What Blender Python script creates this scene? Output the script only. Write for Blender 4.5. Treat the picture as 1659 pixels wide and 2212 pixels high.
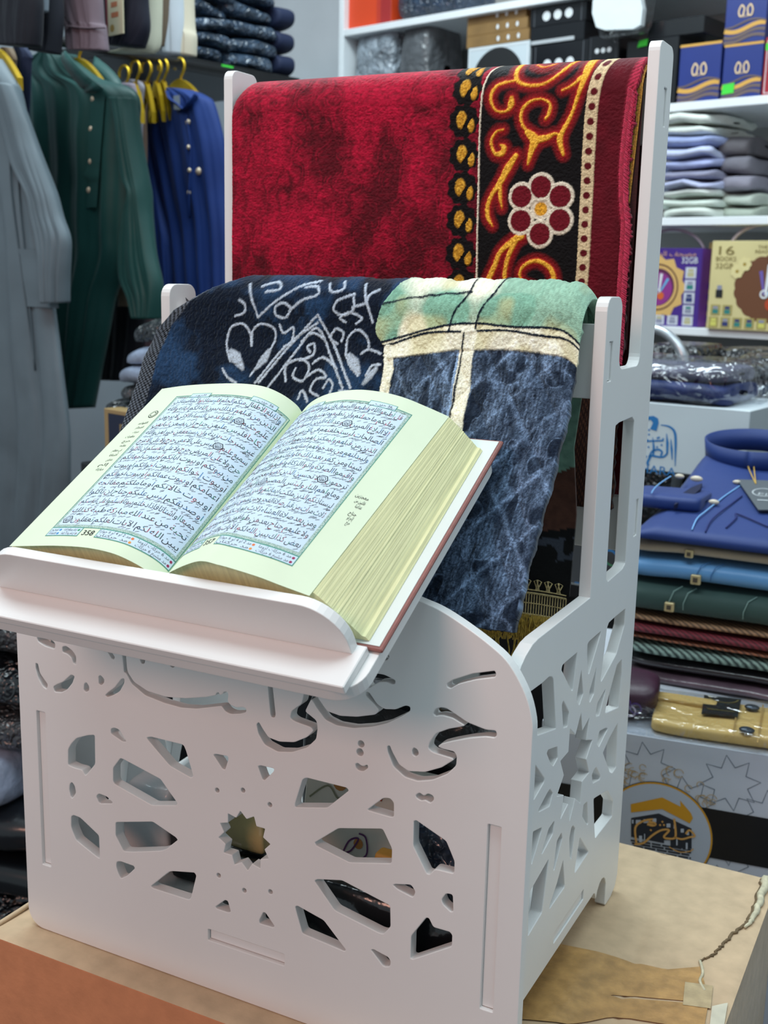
import bpy, math, random
import numpy as np
from mathutils import Vector, Matrix, noise as mnoise

for _o in list(bpy.data.objects):
    bpy.data.objects.remove(_o)
SC = bpy.context.scene
COL = SC.collection

# ------------------------------------------------------------------ camera
FPX = 2486.86                       # focal length in pixels of the 1659 x 2212 frame
YAW, PITCH, ROLL = 0.47397, 0.20294, 0.02276
CAM = np.array([0.63667, -0.62600, 0.52245])
_cy, _sy, _cp, _sp = math.cos(YAW), math.sin(YAW), math.cos(PITCH), math.sin(PITCH)
_R = np.array([_cy, _sy, 0.0]); _F = np.array([-_sy * _cp, _cy * _cp, -_sp]); _U = np.cross(_R, _F)
_cr, _sr = math.cos(ROLL), math.sin(ROLL)
CM = np.array([_R * _cr + _U * _sr, _U * _cr - _R * _sr, _F])
cam_data = bpy.data.cameras.new('camera')
cam_data.sensor_fit = 'VERTICAL'
cam_data.sensor_height = 36.0
cam_data.sensor_width = 36.0
cam_data.lens = FPX / 2212 * 36.0
cam_data.clip_start = 0.01
cam_data.dof.use_dof = True
cam_data.dof.focus_distance = 0.80
cam_data.dof.aperture_fstop = 13.0
cam = bpy.data.objects.new('camera', cam_data)
COL.objects.link(cam)
_m = Matrix.Identity(4)
for _i in range(3):
    _m[_i][0], _m[_i][1], _m[_i][2], _m[_i][3] = CM[0][_i], CM[1][_i], -CM[2][_i], CAM[_i]
cam.matrix_world = _m
SC.camera = cam

# ------------------------------------------------------------------ world, lamps, exposure
world = bpy.data.worlds.new('world'); SC.world = world
world.use_nodes = True
_bg = world.node_tree.nodes['Background']
_bg.inputs[0].default_value = (0.76, 0.92, 1.0, 1)
_bg.inputs[1].default_value = 0.40
def area(name, loc, target, sx, sy, watts, color):
    d = bpy.data.lights.new(name, 'AREA'); d.shape = 'RECTANGLE'; d.size = sx; d.size_y = sy
    d.energy = watts; d.color = color
    o = bpy.data.objects.new(name, d); COL.objects.link(o)
    o.location = loc
    o.rotation_euler = (Vector(target) - Vector(loc)).to_track_quat('-Z', 'Y').to_euler()
    return o
COOL = (0.80, 0.95, 1.0)
area('ceiling_lamp', (0.35, -0.32, 1.95), (0.35, -0.05, 0), 1.2, 0.5, 19, COOL)
area('ceiling_lamp.001', (-0.45, 1.15, 1.95), (-0.45, 1.25, 0), 1.2, 0.5, 30, COOL)
area('ceiling_lamp.002', (1.35, 0.75, 1.95), (1.15, 0.85, 0), 0.5, 1.2, 9, COOL)
area('warm_front_fill', (-0.1, -1.9, 1.3), (0.15, 0.0, 0.12), 0.9, 0.6, 16, (1.0, 0.52, 0.40))  # added warm fill from the front, standing in for bounced light
area('ceiling_lamp.003', (-1.3, 0.2, 1.95), (-1.2, 0.4, 0), 0.5, 1.2, 12, COOL)
vs = SC.view_settings
vs.view_transform = 'Standard'; vs.look = 'None'; vs.gamma = 1.0; vs.use_curve_mapping = False
vs.exposure = 0.0
SC.cycles.use_denoising = True
SC.cycles.max_bounces = 8
SC.cycles.transparent_max_bounces = 12
SC.cycles.sample_clamp_indirect = 6.0

# ------------------------------------------------------------------ measuring helpers
def ray(px, py):
    return CM.T @ np.array([(px - 829.5) / FPX, -(py - 1106) / FPX, 1.0])
def on_plane(px, py, P, n):
    d = ray(px, py); n = np.asarray(n, float)
    return CAM + d * (((np.asarray(P, float) - CAM) @ n) / (d @ n))
def on_x(px, py, x): return on_plane(px, py, (x, 0, 0), (1, 0, 0))
def on_y(px, py, y): return on_plane(px, py, (0, y, 0), (0, 1, 0))
def on_z(px, py, z): return on_plane(px, py, (0, 0, z), (0, 0, 1))
def at(px, py, dist): return CAM + ray(px, py) * dist

# ------------------------------------------------------------------ materials
def lin(c):
    return tuple(((v / 12.92) if v <= 0.04045 else ((v + 0.055) / 1.055) ** 2.4) for v in c)
def hx(s):
    return tuple(int(s[i:i + 2], 16) / 255 for i in (0, 2, 4))
_MATS = {}
def mat(name, color, rough=0.5, metal=0.0, var=0.0, vscale=40.0, bump=0.0, bscale=200.0, bdist=0.001,
        sheen=0.0, coat=0.0, spec=0.5, attr=None, stretch=None, crinkle=False, emit=0.0, trans=0.0, vcol=None):
    if name in _MATS: return _MATS[name]
    m = bpy.data.materials.new(name); _MATS[name] = m
    m.use_nodes = True
    nt = m.node_tree; b = nt.nodes['Principled BSDF']
    c = lin(hx(color)) if isinstance(color, str) else color
    b.inputs['Base Color'].default_value = (*c, 1)
    b.inputs['Roughness'].default_value = rough
    b.inputs['Metallic'].default_value = metal
    b.inputs['Specular IOR Level'].default_value = spec
    b.inputs['Sheen Weight'].default_value = sheen
    b.inputs['Sheen Roughness'].default_value = 0.4
    b.inputs['Coat Weight'].default_value = coat
    b.inputs['Coat Roughness'].default_value = 0.12
    b.inputs['Transmission Weight'].default_value = trans
    tc = nt.nodes.new('ShaderNodeTexCoord')
    mp = nt.nodes.new('ShaderNodeMapping')
    nt.links.new(tc.outputs['Object'], mp.inputs['Vector'])
    if stretch: mp.inputs['Scale'].default_value = stretch
    src = None
    if attr:
        a = nt.nodes.new('ShaderNodeAttribute'); a.attribute_name = attr
        src = a.outputs['Color']
    if var > 0:
        nz = nt.nodes.new('ShaderNodeTexNoise'); nz.inputs['Scale'].default_value = vscale
        nz.inputs['Detail'].default_value = 5
        nt.links.new(mp.outputs['Vector'], nz.inputs['Vector'])
        rp = nt.nodes.new('ShaderNodeMapRange')
        rp.inputs['From Min'].default_value = 0.3; rp.inputs['From Max'].default_value = 0.7
        rp.inputs['To Min'].default_value = 0; rp.inputs['To Max'].default_value = 1
        nt.links.new(nz.outputs['Fac'], rp.inputs['Value'])
        mx = nt.nodes.new('ShaderNodeMix'); mx.data_type = 'RGBA'
        mx.inputs[6].default_value = (*[v * (1 - var) for v in c], 1)
        mx.inputs[7].default_value = (*([min(1, v * (1 + var)) for v in c] if vcol is None else lin(hx(vcol))), 1)
        if src is not None:
            mx.blend_type = 'MULTIPLY'; mx.inputs[0].default_value = 1.0
            g = nt.nodes.new('ShaderNodeMapRange')
            g.inputs['From Min'].default_value = 0.3; g.inputs['From Max'].default_value = 0.7
            g.inputs['To Min'].default_value = 1 - var; g.inputs['To Max'].default_value = 1 + var
            nt.links.new(nz.outputs['Fac'], g.inputs['Value'])
            nt.links.new(src, mx.inputs[6]); nt.links.new(g.outputs['Result'], mx.inputs[7])
        else:
            nt.links.new(rp.outputs['Result'], mx.inputs[0])
        src = mx.outputs[2]
    if src is not None: nt.links.new(src, b.inputs['Base Color'])
    if bump > 0:
        nb = nt.nodes.new('ShaderNodeTexVoronoi' if crinkle else 'ShaderNodeTexNoise')
        nb.inputs['Scale'].default_value = bscale
        if crinkle:
            # creased film: warp the cells so the facets run in every direction
            wz = nt.nodes.new('ShaderNodeTexNoise'); wz.inputs['Scale'].default_value = bscale * 0.6
            wz.inputs['Detail'].default_value = 3
            nt.links.new(mp.outputs['Vector'], wz.inputs['Vector'])
            ad = nt.nodes.new('ShaderNodeMix'); ad.data_type = 'RGBA'; ad.blend_type = 'LINEAR_LIGHT'
            ad.inputs[0].default_value = 0.12
            nt.links.new(mp.outputs['Vector'], ad.inputs[6]); nt.links.new(wz.outputs['Color'], ad.inputs[7])
            nt.links.new(ad.outputs[2], nb.inputs['Vector'])
        else:
            nb.inputs['Detail'].default_value = 4
            nt.links.new(mp.outputs['Vector'], nb.inputs['Vector'])
        bp = nt.nodes.new('ShaderNodeBump'); bp.inputs['Strength'].default_value = bump
        bp.inputs['Distance'].default_value = bdist
        nt.links.new(nb.outputs[0], bp.inputs['Height'])
        nt.links.new(bp.outputs['Normal'], b.inputs['Normal'])
        if coat: nt.links.new(bp.outputs['Normal'], b.inputs['Coat Normal'])
    return m
def film(name, tint='ffffff', gloss=0.35, bscale=30.0, bdist=0.006):
    """clear creased polythene: mostly see-through with sharp glints"""
    if name in _MATS: return _MATS[name]
    m = bpy.data.materials.new(name); _MATS[name] = m
    m.use_nodes = True; nt = m.node_tree
    for n in list(nt.nodes): nt.nodes.remove(n)
    out = nt.nodes.new('ShaderNodeOutputMaterial')
    tr = nt.nodes.new('ShaderNodeBsdfTransparent'); tr.inputs[0].default_value = (*lin(hx(tint)), 1)
    gl = nt.nodes.new('ShaderNodeBsdfGlossy'); gl.inputs['Roughness'].default_value = 0.12
    gl.inputs[0].default_value = (1, 1, 1, 1)
    lw = nt.nodes.new('ShaderNodeLayerWeight'); lw.inputs['Blend'].default_value = 0.35
    ml = nt.nodes.new('ShaderNodeMath'); ml.operation = 'MULTIPLY_ADD'
    ml.inputs[1].default_value = gloss; ml.inputs[2].default_value = 0.03
    mx = nt.nodes.new('ShaderNodeMixShader')
    tc = nt.nodes.new('ShaderNodeTexCoord')
    nz = nt.nodes.new('ShaderNodeTexNoise'); nz.inputs['Scale'].default_value = bscale; nz.inputs['Detail'].default_value = 2.0
    nz.inputs['Distortion'].default_value = 1.2
    bp = nt.nodes.new('ShaderNodeBump'); bp.inputs['Strength'].default_value = 1.0; bp.inputs['Distance'].default_value = bdist
    nt.links.new(tc.outputs['Object'], nz.inputs['Vector'])
    nt.links.new(nz.outputs[0], bp.inputs['Height'])
    nt.links.new(bp.outputs['Normal'], gl.inputs['Normal']); nt.links.new(bp.outputs['Normal'], lw.inputs['Normal'])
    nt.links.new(lw.outputs['Facing'], ml.inputs[0]); nt.links.new(ml.outputs[0], mx.inputs[0])
    nt.links.new(tr.outputs[0], mx.inputs[1]); nt.links.new(gl.outputs[0], mx.inputs[2])
    nt.links.new(mx.outputs[0], out.inputs[0])
    return m

# ------------------------------------------------------------------ objects, tags
def tag(o, label, cat, group=None, kind=None):
    o['label'] = label; o['category'] = cat
    if group: o['group'] = group
    if kind: o['kind'] = kind
    return o
def thing(name, loc, label, cat, group=None):
    o = bpy.data.objects.new(name, None); COL.objects.link(o)
    o.empty_display_size = 0.02
    o.location = loc
    return tag(o, label, cat, group)
def world_loc(o):
    v = Vector((0, 0, 0))
    while o is not None:
        v += o.location; o = o.parent
    return np.array(v)
def link_mesh(name, V, F, mats, parent=None, mi=None, smooth=None, col=None, origin=None):
    V = np.asarray(V, float)
    if parent is not None: org = world_loc(parent)
    elif origin is not None: org = np.asarray(origin, float)
    else: org = np.array([(V[:, 0].min() + V[:, 0].max()) / 2, (V[:, 1].min() + V[:, 1].max()) / 2, V[:, 2].min()])
    me = bpy.data.meshes.new(name)
    if isinstance(F, np.ndarray):
        n, k = F.shape
        me.vertices.add(len(V)); me.vertices.foreach_set('co', (V - org).astype(np.float32).ravel())
        me.loops.add(n * k); me.loops.foreach_set('vertex_index', F.astype(np.int32).ravel())
        me.polygons.add(n); me.polygons.foreach_set('loop_start', np.arange(0, n * k, k, dtype=np.int32))
        me.update(calc_edges=True)
    else:
        me.from_pydata((V - org).tolist(), [], F)
    for m in (mats if isinstance(mats, (list, tuple)) else [mats]): me.materials.append(m)
    if mi is not None: me.polygons.foreach_set('material_index', np.asarray(mi, np.int32))
    if smooth is True: me.polygons.foreach_set('use_smooth', np.ones(len(me.polygons), bool))
    elif smooth is not None and smooth is not False: me.polygons.foreach_set('use_smooth', np.asarray(smooth, bool))
    if col is not None:
        a = me.color_attributes.new('pattern', 'FLOAT_COLOR', 'POINT')
        a.data.foreach_set('color', np.c_[col, np.ones(len(col))].astype(np.float32).ravel())
    me.validate(); me.update()
    o = bpy.data.objects.new(name, me); COL.objects.link(o)
    if parent is not None: o.parent = parent
    else: o.location = org
    return o

class Frame:
    """local axes: ex along, ey up, ez outwards"""
    def __init__(s, o, ex, ey, ez=None):
        s.o = np.asarray(o, float); s.ex = np.asarray(ex, float); s.ey = np.asarray(ey, float)
        s.ez = np.cross(s.ex, s.ey) if ez is None else np.asarray(ez, float)
    def P(s, u, v, d=0.0): return s.o + s.ex * u + s.ey * v + s.ez * d
    def uv(s, px, py, d=0.0):
        p = on_plane(px, py, s.o + s.ez * d, s.ez) - s.o
        return np.array([p @ s.ex, p @ s.ey])
    def uvs(s, pts, d=0.0): return [tuple(s.uv(x, y, d)) for x, y in pts]
def facing(px, py, dist, az):
    """upright plane through a measured point; az = heading of its horizontal axis in degrees"""
    a = math.radians(az)
    return Frame(at(px, py, dist), (math.cos(a), math.sin(a), 0), (0, 0, 1))

_FONT = {}
def text_tris(body, thin=0.0):
    if (body, thin) in _FONT: return _FONT[body, thin]
    c = bpy.data.curves.new('lettering', 'FONT'); c.body = body; c.size = 1.0; c.resolution_u = 3; c.offset = -thin
    o = bpy.data.objects.new('lettering', c); COL.objects.link(o)
    dg = bpy.context.evaluated_depsgraph_get()
    me = bpy.data.meshes.new_from_object(o.evaluated_get(dg))
    V = np.array([v.co[:2] for v in me.vertices]) if len(me.vertices) else np.zeros((0, 2))
    F = [tuple(p.vertices) for p in me.polygons]
    bpy.data.objects.remove(o); bpy.data.curves.remove(c); bpy.data.meshes.remove(me)
    _FONT[body, thin] = (V, F)
    return V, F

class MB:
    def __init__(s): s.V = []; s.F = []; s.M = []; s.S = []
    def add(s, V, F, m=0, sm=False):
        b = len(s.V); s.V.extend([tuple(map(float, v)) for v in V])
        for f in F:
            s.F.append([b + i for i in f]); s.M.append(m); s.S.append(sm)
        return s
    def box(s, fr, u0, u1, v0, v1, d0, d1, m=0, bev=0.0):
        if bev <= 0:
            V = [fr.P(u, v, d) for d in (d0, d1) for v in (v0, v1) for u in (u0, u1)]
            return s.add(V, [(0, 2, 3, 1), (4, 5, 7, 6), (0, 1, 5, 4), (2, 6, 7, 3), (0, 4, 6, 2), (1, 3, 7, 5)], m)
        V = []; idx = {}
        for i, (u, su) in enumerate(((u0, 1), (u1, -1))):
            for j, (v, sv) in enumerate(((v0, 1), (v1, -1))):
                for k, (d, sd) in enumerate(((d0, 1), (d1, -1))):
                    for ax in range(3):
                        idx[i, j, k, ax] = len(V)
                        V.append(fr.P(u + (0 if ax == 0 else su * bev), v + (0 if ax == 1 else sv * bev), d + (0 if ax == 2 else sd * bev)))
        F = []
        for i in (0, 1):
            F.append([idx[i, a, b, 0] for a, b in ((0, 0), (0, 1), (1, 1), (1, 0))])
            F.append([idx[a, i, b, 1] for a, b in ((0, 0), (0, 1), (1, 1), (1, 0))])
            F.append([idx[a, b, i, 2] for a, b in ((0, 0), (0, 1), (1, 1), (1, 0))])
        for a in (0, 1):
            for b in (0, 1):
                F.append([idx[0, a, b, 1], idx[1, a, b, 1], idx[1, a, b, 2], idx[0, a, b, 2]])
                F.append([idx[a, 0, b, 0], idx[a, 1, b, 0], idx[a, 1, b, 2], idx[a, 0, b, 2]])
                F.append([idx[a, b, 0, 0], idx[a, b, 1, 0], idx[a, b, 1, 1], idx[a, b, 0, 1]])
                for c in (0, 1): F.append([idx[a, b, c, k] for k in range(3)])
        return s.add(V, F, m)
    def prism(s, fr, pts, d0, d1, m=0, mside=None):
        n = len(pts)
        V = [fr.P(u, v, d0) for u, v in pts] + [fr.P(u, v, d1) for u, v in pts]
        s.add(V, [list(range(n))[::-1], list(range(n, 2 * n))], m)
        b = len(s.V) - 2 * n
        for i in range(n):
            j = (i + 1) % n
            s.F.append([b + i, b + j, b + n + j, b + n + i]); s.M.append(m if mside is None else mside); s.S.append(False)
        return s
    def flat(s, fr, pts, d, m=0):
        return s.add([fr.P(u, v, d) for u, v in pts], [list(range(len(pts)))], m)
    def stroke(s, fr, pts, w, d, m=0, closed=False):
        """flat printed line of width w (number or list) along a 2D path"""
        p = np.array(pts, float)
        if closed: p = np.vstack([p, p[:1]])
        t = np.gradient(p, axis=0)
        if closed: t[0] = t[-1] = (p[1] - p[0]) + (p[-1] - p[-2])
        t /= np.linalg.norm(t, axis=1)[:, None] + 1e-12
        nn = np.c_[-t[:, 1], t[:, 0]]
        w = np.atleast_1d(np.asarray(w, float)); w = np.interp(np.linspace(0, 1, len(p)), np.linspace(0, 1, len(w)), w)[:, None] / 2
        L, R = p + nn * w, p - nn * w
        V = [fr.P(u, v, d) for u, v in L] + [fr.P(u, v, d) for u, v in R]
        n = len(p)
        return s.add(V, [(i, i + n, i + n + 1, i + 1) for i in range(n - 1)], m)
    def disc(s, fr, c, r, d, m=0, n=28, r2=None):
        r2 = r if r2 is None else r2
        return s.flat(fr, [(c[0] + r * math.cos(2 * math.pi * i / n), c[1] + r2 * math.sin(2 * math.pi * i / n)) for i in range(n)], d, m)
    def ring(s, fr, c, r, w, d, m=0, n=48, a0=0.0, a1=360.0):
        k = [math.radians(a0 + (a1 - a0) * i / n) for i in range(n + 1)]
        return s.stroke(fr, [(c[0] + r * math.cos(a), c[1] + r * math.sin(a)) for a in k], w, d, m)
    def text(s, fr, body, u0, u1, vb, h, d, m=0, fit=True):
        V, F = text_tris(body)
        if not len(V): return s
        x0, x1 = V[:, 0].min(), V[:, 0].max()
        k = (u1 - u0) / max(x1 - x0, 1e-6) if fit else h
        return s.add([fr.P(u0 + (x - x0) * k, vb + y * h, d) for x, y in V], F, m)
    def tube(s, pts, r, m=0, n=8, caps=True, closed=False, flat=None):
        p = np.array(pts, float); k = len(p)
        rr = np.broadcast_to(np.asarray(r, float), (k,))
        t = np.gradient(p, axis=0)
        if closed: t = np.roll(p, -1, 0) - np.roll(p, 1, 0)
        t /= np.linalg.norm(t, axis=1)[:, None] + 1e-12
        a = np.array([0, 0, 1.0]) if abs(t[0][2]) < 0.9 else np.array([1.0, 0, 0])
        V = []
        nv = np.cross(t[0], a); nv /= np.linalg.norm(nv)
        for i in range(k):
            nv = nv - t[i] * (nv @ t[i]); nv /= np.linalg.norm(nv) + 1e-12
            bv = np.cross(t[i], nv)
            for j in range(n):
                an = 2 * math.pi * j / n
                V.append(p[i] + rr[i] * (math.cos(an) * nv + math.sin(an) * bv * (flat or 1)))
        F = []
        for i in range(k if closed else k - 1):
            i2 = (i + 1) % k
            for j in range(n):
                F.append((i * n + j, i * n + (j + 1) % n, i2 * n + (j + 1) % n, i2 * n + j))
        if caps and not closed:
            F.append(tuple(range(n))[::-1]); F.append(tuple(range((k - 1) * n, k * n)))
        return s.add(V, F, m, True)
    def ball(s, c, r, m=0, n=12, sq=(1, 1, 1), axes=None):
        A = np.eye(3) if axes is None else np.array(axes)
        V = []; F = []
        for i in range(n // 2 + 1):
            ph = math.pi * i / (n // 2)
            for j in range(n):
                th = 2 * math.pi * j / n
                l = np.array([r * sq[0] * math.sin(ph) * math.cos(th), r * sq[1] * math.sin(ph) * math.sin(th), r * sq[2] * math.cos(ph)])
                V.append(np.asarray(c) + l @ A)
        for i in range(n // 2):
            for j in range(n):
                F.append((i * n + j, i * n + (j + 1) % n, (i + 1) * n + (j + 1) % n, (i + 1) * n + j))
        return s.add(V, F, m, True)
    def slab(s, fr, w, dp, h, e=0.3, nu=26, nv=30, amp=0.0, freq=14.0, seed=0, m=0, taper=0.0, sag=0.0, wave=0.0):
        """soft folded bundle: centre bottom-front at fr.o; ex across, ey up, -ez into the depth"""
        def sg(v, ee): return math.copysign(abs(v) ** ee, v)
        V = []
        for i in range(nu + 1):
            ph = -math.pi / 2 + math.pi * i / nu
            x = w / 2 * sg(math.sin(ph), e * 0.7); r = max(abs(math.cos(ph)), 1e-3) ** (e * 0.7)
            for j in range(nv):
                th = 2 * math.pi * j / nv
                y = dp / 2 * r * sg(math.cos(th), e); z = h / 2 * r * sg(math.sin(th), 0.75)
                z *= 1 - taper * (y / dp + 0.5)
                z += -sag * (2 * x / w) ** 2 + wave * math.sin(x * 31 + seed) * 0.5
                q = fr.o + fr.ex * x + fr.ey * (z + h / 2) + fr.ez * (y - dp / 2)
                if amp:
                    nz = mnoise.noise_vector(Vector(q * freq) + Vector((seed * 3.1, seed * 1.7, seed)))
                    q = q + np.array(nz) * amp
                zz = (q - fr.o) @ fr.ey
                q = q + fr.ey * (min(max(zz, 0.0006), h - 0.0006) - zz)   # lies flat on what is below, flat under what is above
                V.append(q)
        F = []
        for i in range(nu):
            for j in range(nv):
                F.append((i * nv + j, i * nv + (j + 1) % nv, (i + 1) * nv + (j + 1) % nv, (i + 1) * nv + j))
        return s.add(V, F, m, True)
    def build(s, name, mats, parent=None, origin=None):
        return link_mesh(name, s.V, s.F, mats, parent, s.M, s.S, None, origin)

def plate(name, loops, fr, d0, d1, m, parent, bev=0.0006):
    """board cut to shape: first loop outline, the others cut-outs; edges slightly eased"""
    c = bpy.data.curves.new(name, 'CURVE'); c.dimensions = '2D'; c.fill_mode = 'BOTH'
    c.extrude = abs(d1 - d0) / 2 - bev; c.bevel_depth = bev; c.bevel_resolution = 1; c.offset = -bev
    for l in loops:
        sp = c.splines.new('POLY'); sp.points.add(len(l) - 1); sp.use_cyclic_u = True
        for p, q in zip(sp.points, l): p.co = (q[0], q[1], 0, 1)
    o = bpy.data.objects.new(name, c); COL.objects.link(o)
    me = bpy.data.meshes.new_from_object(o.evaluated_get(bpy.context.evaluated_depsgraph_get()))
    bpy.data.objects.remove(o); bpy.data.curves.remove(c)
    V = np.array([v.co[:] for v in me.vertices]); F = [list(p.vertices) for p in me.polygons]
    bpy.data.meshes.remove(me)
    mid = (d0 + d1) / 2
    W = [fr.P(a, b, mid + z) for a, b, z in V]
    return link_mesh(name, W, F, m, parent)
def fillet(pts, r=0.0018, n=3):
    """round every corner of a closed loop a little, as a router bit does"""
    p = [np.array(q, float) for q in pts]; out = []
    for i in range(len(p)):
        a, b, c = p[i - 1], p[i], p[(i + 1) % len(p)]
        u, v = a - b, c - b
        lu, lv = np.linalg.norm(u), np.linalg.norm(v)
        k = min(r, lu * 0.4, lv * 0.4)
        s_, e_ = b + u / (lu + 1e-9) * k, b + v / (lv + 1e-9) * k
        for j in range(n + 1):
            t = j / n
            out.append(tuple((1 - t) ** 2 * s_ + 2 * t * (1 - t) * b + t * t * e_))
    return out
def smooth_path(pts, n=8):
    p = np.array(pts, float); out = []
    for i in range(len(p) - 1):
        p0, p1, p2, p3 = p[max(i - 1, 0)], p[i], p[i + 1], p[min(i + 2, len(p) - 1)]
        for j in range(n):
            t = j / n
            out.append(0.5 * (2 * p1 + (p2 - p0) * t + (2 * p0 - 5 * p1 + 4 * p2 - p3) * t * t + (3 * p1 - p0 - 3 * p2 + p3) * t ** 3))
    out.append(p[-1])
    return np.array(out)
# smooth numpy value noise
def vnoise(x, y, seed=0):
    xi, yi = np.floor(x).astype(np.int64), np.floor(y).astype(np.int64)
    xf, yf = x - xi, y - yi
    u, v = xf * xf * (3 - 2 * xf), yf * yf * (3 - 2 * yf)
    def hsh(a, b):
        h = (a * 374761393 + b * 668265263 + seed * 974711) & 0x7fffffff
        h = ((h ^ (h >> 13)) * 1274126177) & 0x7fffffff
        return ((h ^ (h >> 16)) & 0xffff) / 65535.0
    return (hsh(xi, yi) * (1 - u) + hsh(xi + 1, yi) * u) * (1 - v) + (hsh(xi, yi + 1) * (1 - u) + hsh(xi + 1, yi + 1) * u) * v
def dist_path(P, path, w=None):
    """distance of points P (N,2) to a polyline, and the width interpolated along it"""
    a = np.asarray(path, float); D = np.full(len(P), 1e9); Wd = np.zeros(len(P))
    w = np.broadcast_to(np.asarray(0.0 if w is None else w, float), (len(a),))
    for i in range(len(a) - 1):
        d = a[i + 1] - a[i]; L = d @ d + 1e-15
        t = np.clip(((P - a[i]) @ d) / L, 0, 1)
        q = np.hypot(P[:, 0] - a[i][0] - t * d[0], P[:, 1] - a[i][1] - t * d[1])
        k = q < D
        D[k] = q[k]; Wd[k] = (w[i] + (w[i + 1] - w[i]) * t)[k]
    return D, Wd
# ================================================================== the room
AZ = -14.84                                            # heading of the shop's back wall
ra = math.radians(AZ)
RU = np.array([math.cos(ra), math.sin(ra), 0]); RV = np.array([-math.sin(ra), math.cos(ra), 0]); UP = np.array([0, 0, 1.0])
FLOOR = -0.90
M_wall = mat('wall_paint', 'e2e8ec', 0.7, var=0.04, vscale=6)
M_shelf = mat('white_shelf_laminate', 'ebeff2', 0.4, var=0.03, vscale=15)
M_back = mat('shelf_back_grey', 'a3a29f', 0.7, var=0.05, vscale=8)
M_floor = mat('floor_tile', '3a3c40', 0.35, var=0.15, vscale=5)
M_black = mat('black_laminate', '121417', 0.45, var=0.1, vscale=30)
SHD = 2.45
shA = at(1555, 215, SHD)                               # a point on the front edge of a shelf
shelf_fr = Frame(shA, RU, UP, -RV)                     # plane of the shelf fronts
def sh_z(px, py): return (on_plane(px, py, shA, RV) - shA)[2]
def struct(o, **k):
    o['kind'] = 'structure'; return o
def uvr(px, py): return shelf_fr.uv(px, py)
SU0 = uvr(731, 120)[0]; SU1 = SU0 + 2.0
DEP = 0.34
TOP = 2.15
big = MB()
ctr = shA - UP * shA[2]
fr_floor = Frame(ctr + UP * FLOOR, RU, RV, UP)
big.box(fr_floor, -2.6, 2.2, -3.6, DEP + 0.06, -0.02, 0.0)
struct(big.build('floor', M_floor))
w = MB(); w.box(Frame(ctr, RU, UP, -RV), -2.6, 2.2, FLOOR, TOP, -DEP - 0.06, -DEP - 0.02)
struct(w.build('wall_back', M_wall))
WL = uvr(470, 140)[0] - 0.30                           # where the left wall stands
w = MB(); w.box(Frame(ctr + RU * WL, RV, UP, RU), -2.6, DEP + 0.02, FLOOR, TOP, -0.04, 0.0)
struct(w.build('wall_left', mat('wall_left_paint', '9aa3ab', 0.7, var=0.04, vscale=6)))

# white wall shelving
unit = thing('wall_shelf_unit', shA + UP * (FLOOR - shA[2]) + RU * (SU0 + 0.8), 'white open wall shelving behind the stand, loaded with boxes and folded cloth', 'shelf')
ZA, ZB, ZC, ZD = sh_z(1045, 12), sh_z(1555, 214), sh_z(1555, 468), sh_z(1560, 711)
for z in (ZA, ZB, ZC, ZD):
    b = MB(); b.box(Frame(shA, RU, UP, -RV), SU0 + 0.018, SU1, z - 0.018, z, -DEP, 0.0, bev=0.0015)
    b.build('shelf_board', M_shelf, unit)
b = MB(); b.box(Frame(shA, RU, UP, -RV), SU0, SU0 + 0.018, FLOOR - shA[2], ZA + 0.6, -DEP, 0.0, bev=0.0015)
b.build('end_panel', M_shelf, unit)
b = MB(); b.box(Frame(shA, RU, UP, -RV), SU0, SU1, FLOOR - shA[2], ZA + 0.6, -DEP - 0.012, -DEP)
b.build('back_panel', M_back, unit)

# ================================================================== carton under the stand
M_card = mat('kraft_card_top', 'c4aa8a', 0.8, var=0.10, vscale=60, bump=0.25, bscale=160, bdist=0.002)
M_cardf = mat('kraft_card_side', 'cf8a61', 0.8, var=0.08, vscale=50, bump=0.25, bscale=120, bdist=0.002)
M_tape = mat('brown_parcel_tape', 'b58d58', 0.32, var=0.22, vscale=90, bump=0.5, bscale=220, bdist=0.001)
M_tape2 = mat('clear_parcel_tape', 'b9a580', 0.2, var=0.15, vscale=90, bump=0.5, bscale=150, bdist=0.001)
M_torn = mat('torn_card_edge', '6d5a40', 0.9, var=0.3, vscale=200)
M_ply = mat('exposed_card_ply', 'c9c0a4', 0.9, var=0.2, vscale=200)
CX0, CX1, CY0, CY1, CH = -0.0245, 0.5255, -0.0255, 0.3795, 0.42
carton = thing('cardboard_carton', ((CX0 + CX1) / 2, (CY0 + CY1) / 2, -CH), 'brown taped cardboard carton under the white carved stand, torn at its back right corner', 'carton')
def topz(X, Y):
    """the lid sags a little between its edges, and is creased"""
    e = np.minimum(np.minimum(X - CX0, CX1 - X), np.minimum(Y - CY0, CY1 - Y))
    out = -0.0022 * np.clip(e / 0.06, 0, 1) * np.clip((X - 0.418) / 0.02, 0, 1)
    out -= 0.0016 * np.exp(-((X - 0.445 + 0.12 * (Y - 0.2)) / 0.004) ** 2)
    return out - 0.0015 * np.clip(1 - e / 0.006, 0, 1) ** 2
nx, ny = 150, 110
gx = np.linspace(CX0, CX1, nx); gy = np.linspace(CY0, CY1, ny)
GX, GY = np.meshgrid(gx, gy, indexing='ij')
GZ = topz(GX, GY) - 0.0004
def grid_quads(a, b):
    i, j = np.meshgrid(np.arange(a - 1), np.arange(b - 1), indexing='ij')
    k = (i * b + j).ravel()
    return np.c_[k, k + b, k + b + 1, k + 1]
V = np.c_[GX.ravel(), GY.ravel(), GZ.ravel()]
link_mesh('lid', V, grid_quads(nx, ny), M_card, carton, smooth=True)
fw = Frame((0, 0, 0), (1, 0, 0), (0, 0, 1), (0, -1, 0))
b = MB()
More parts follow.
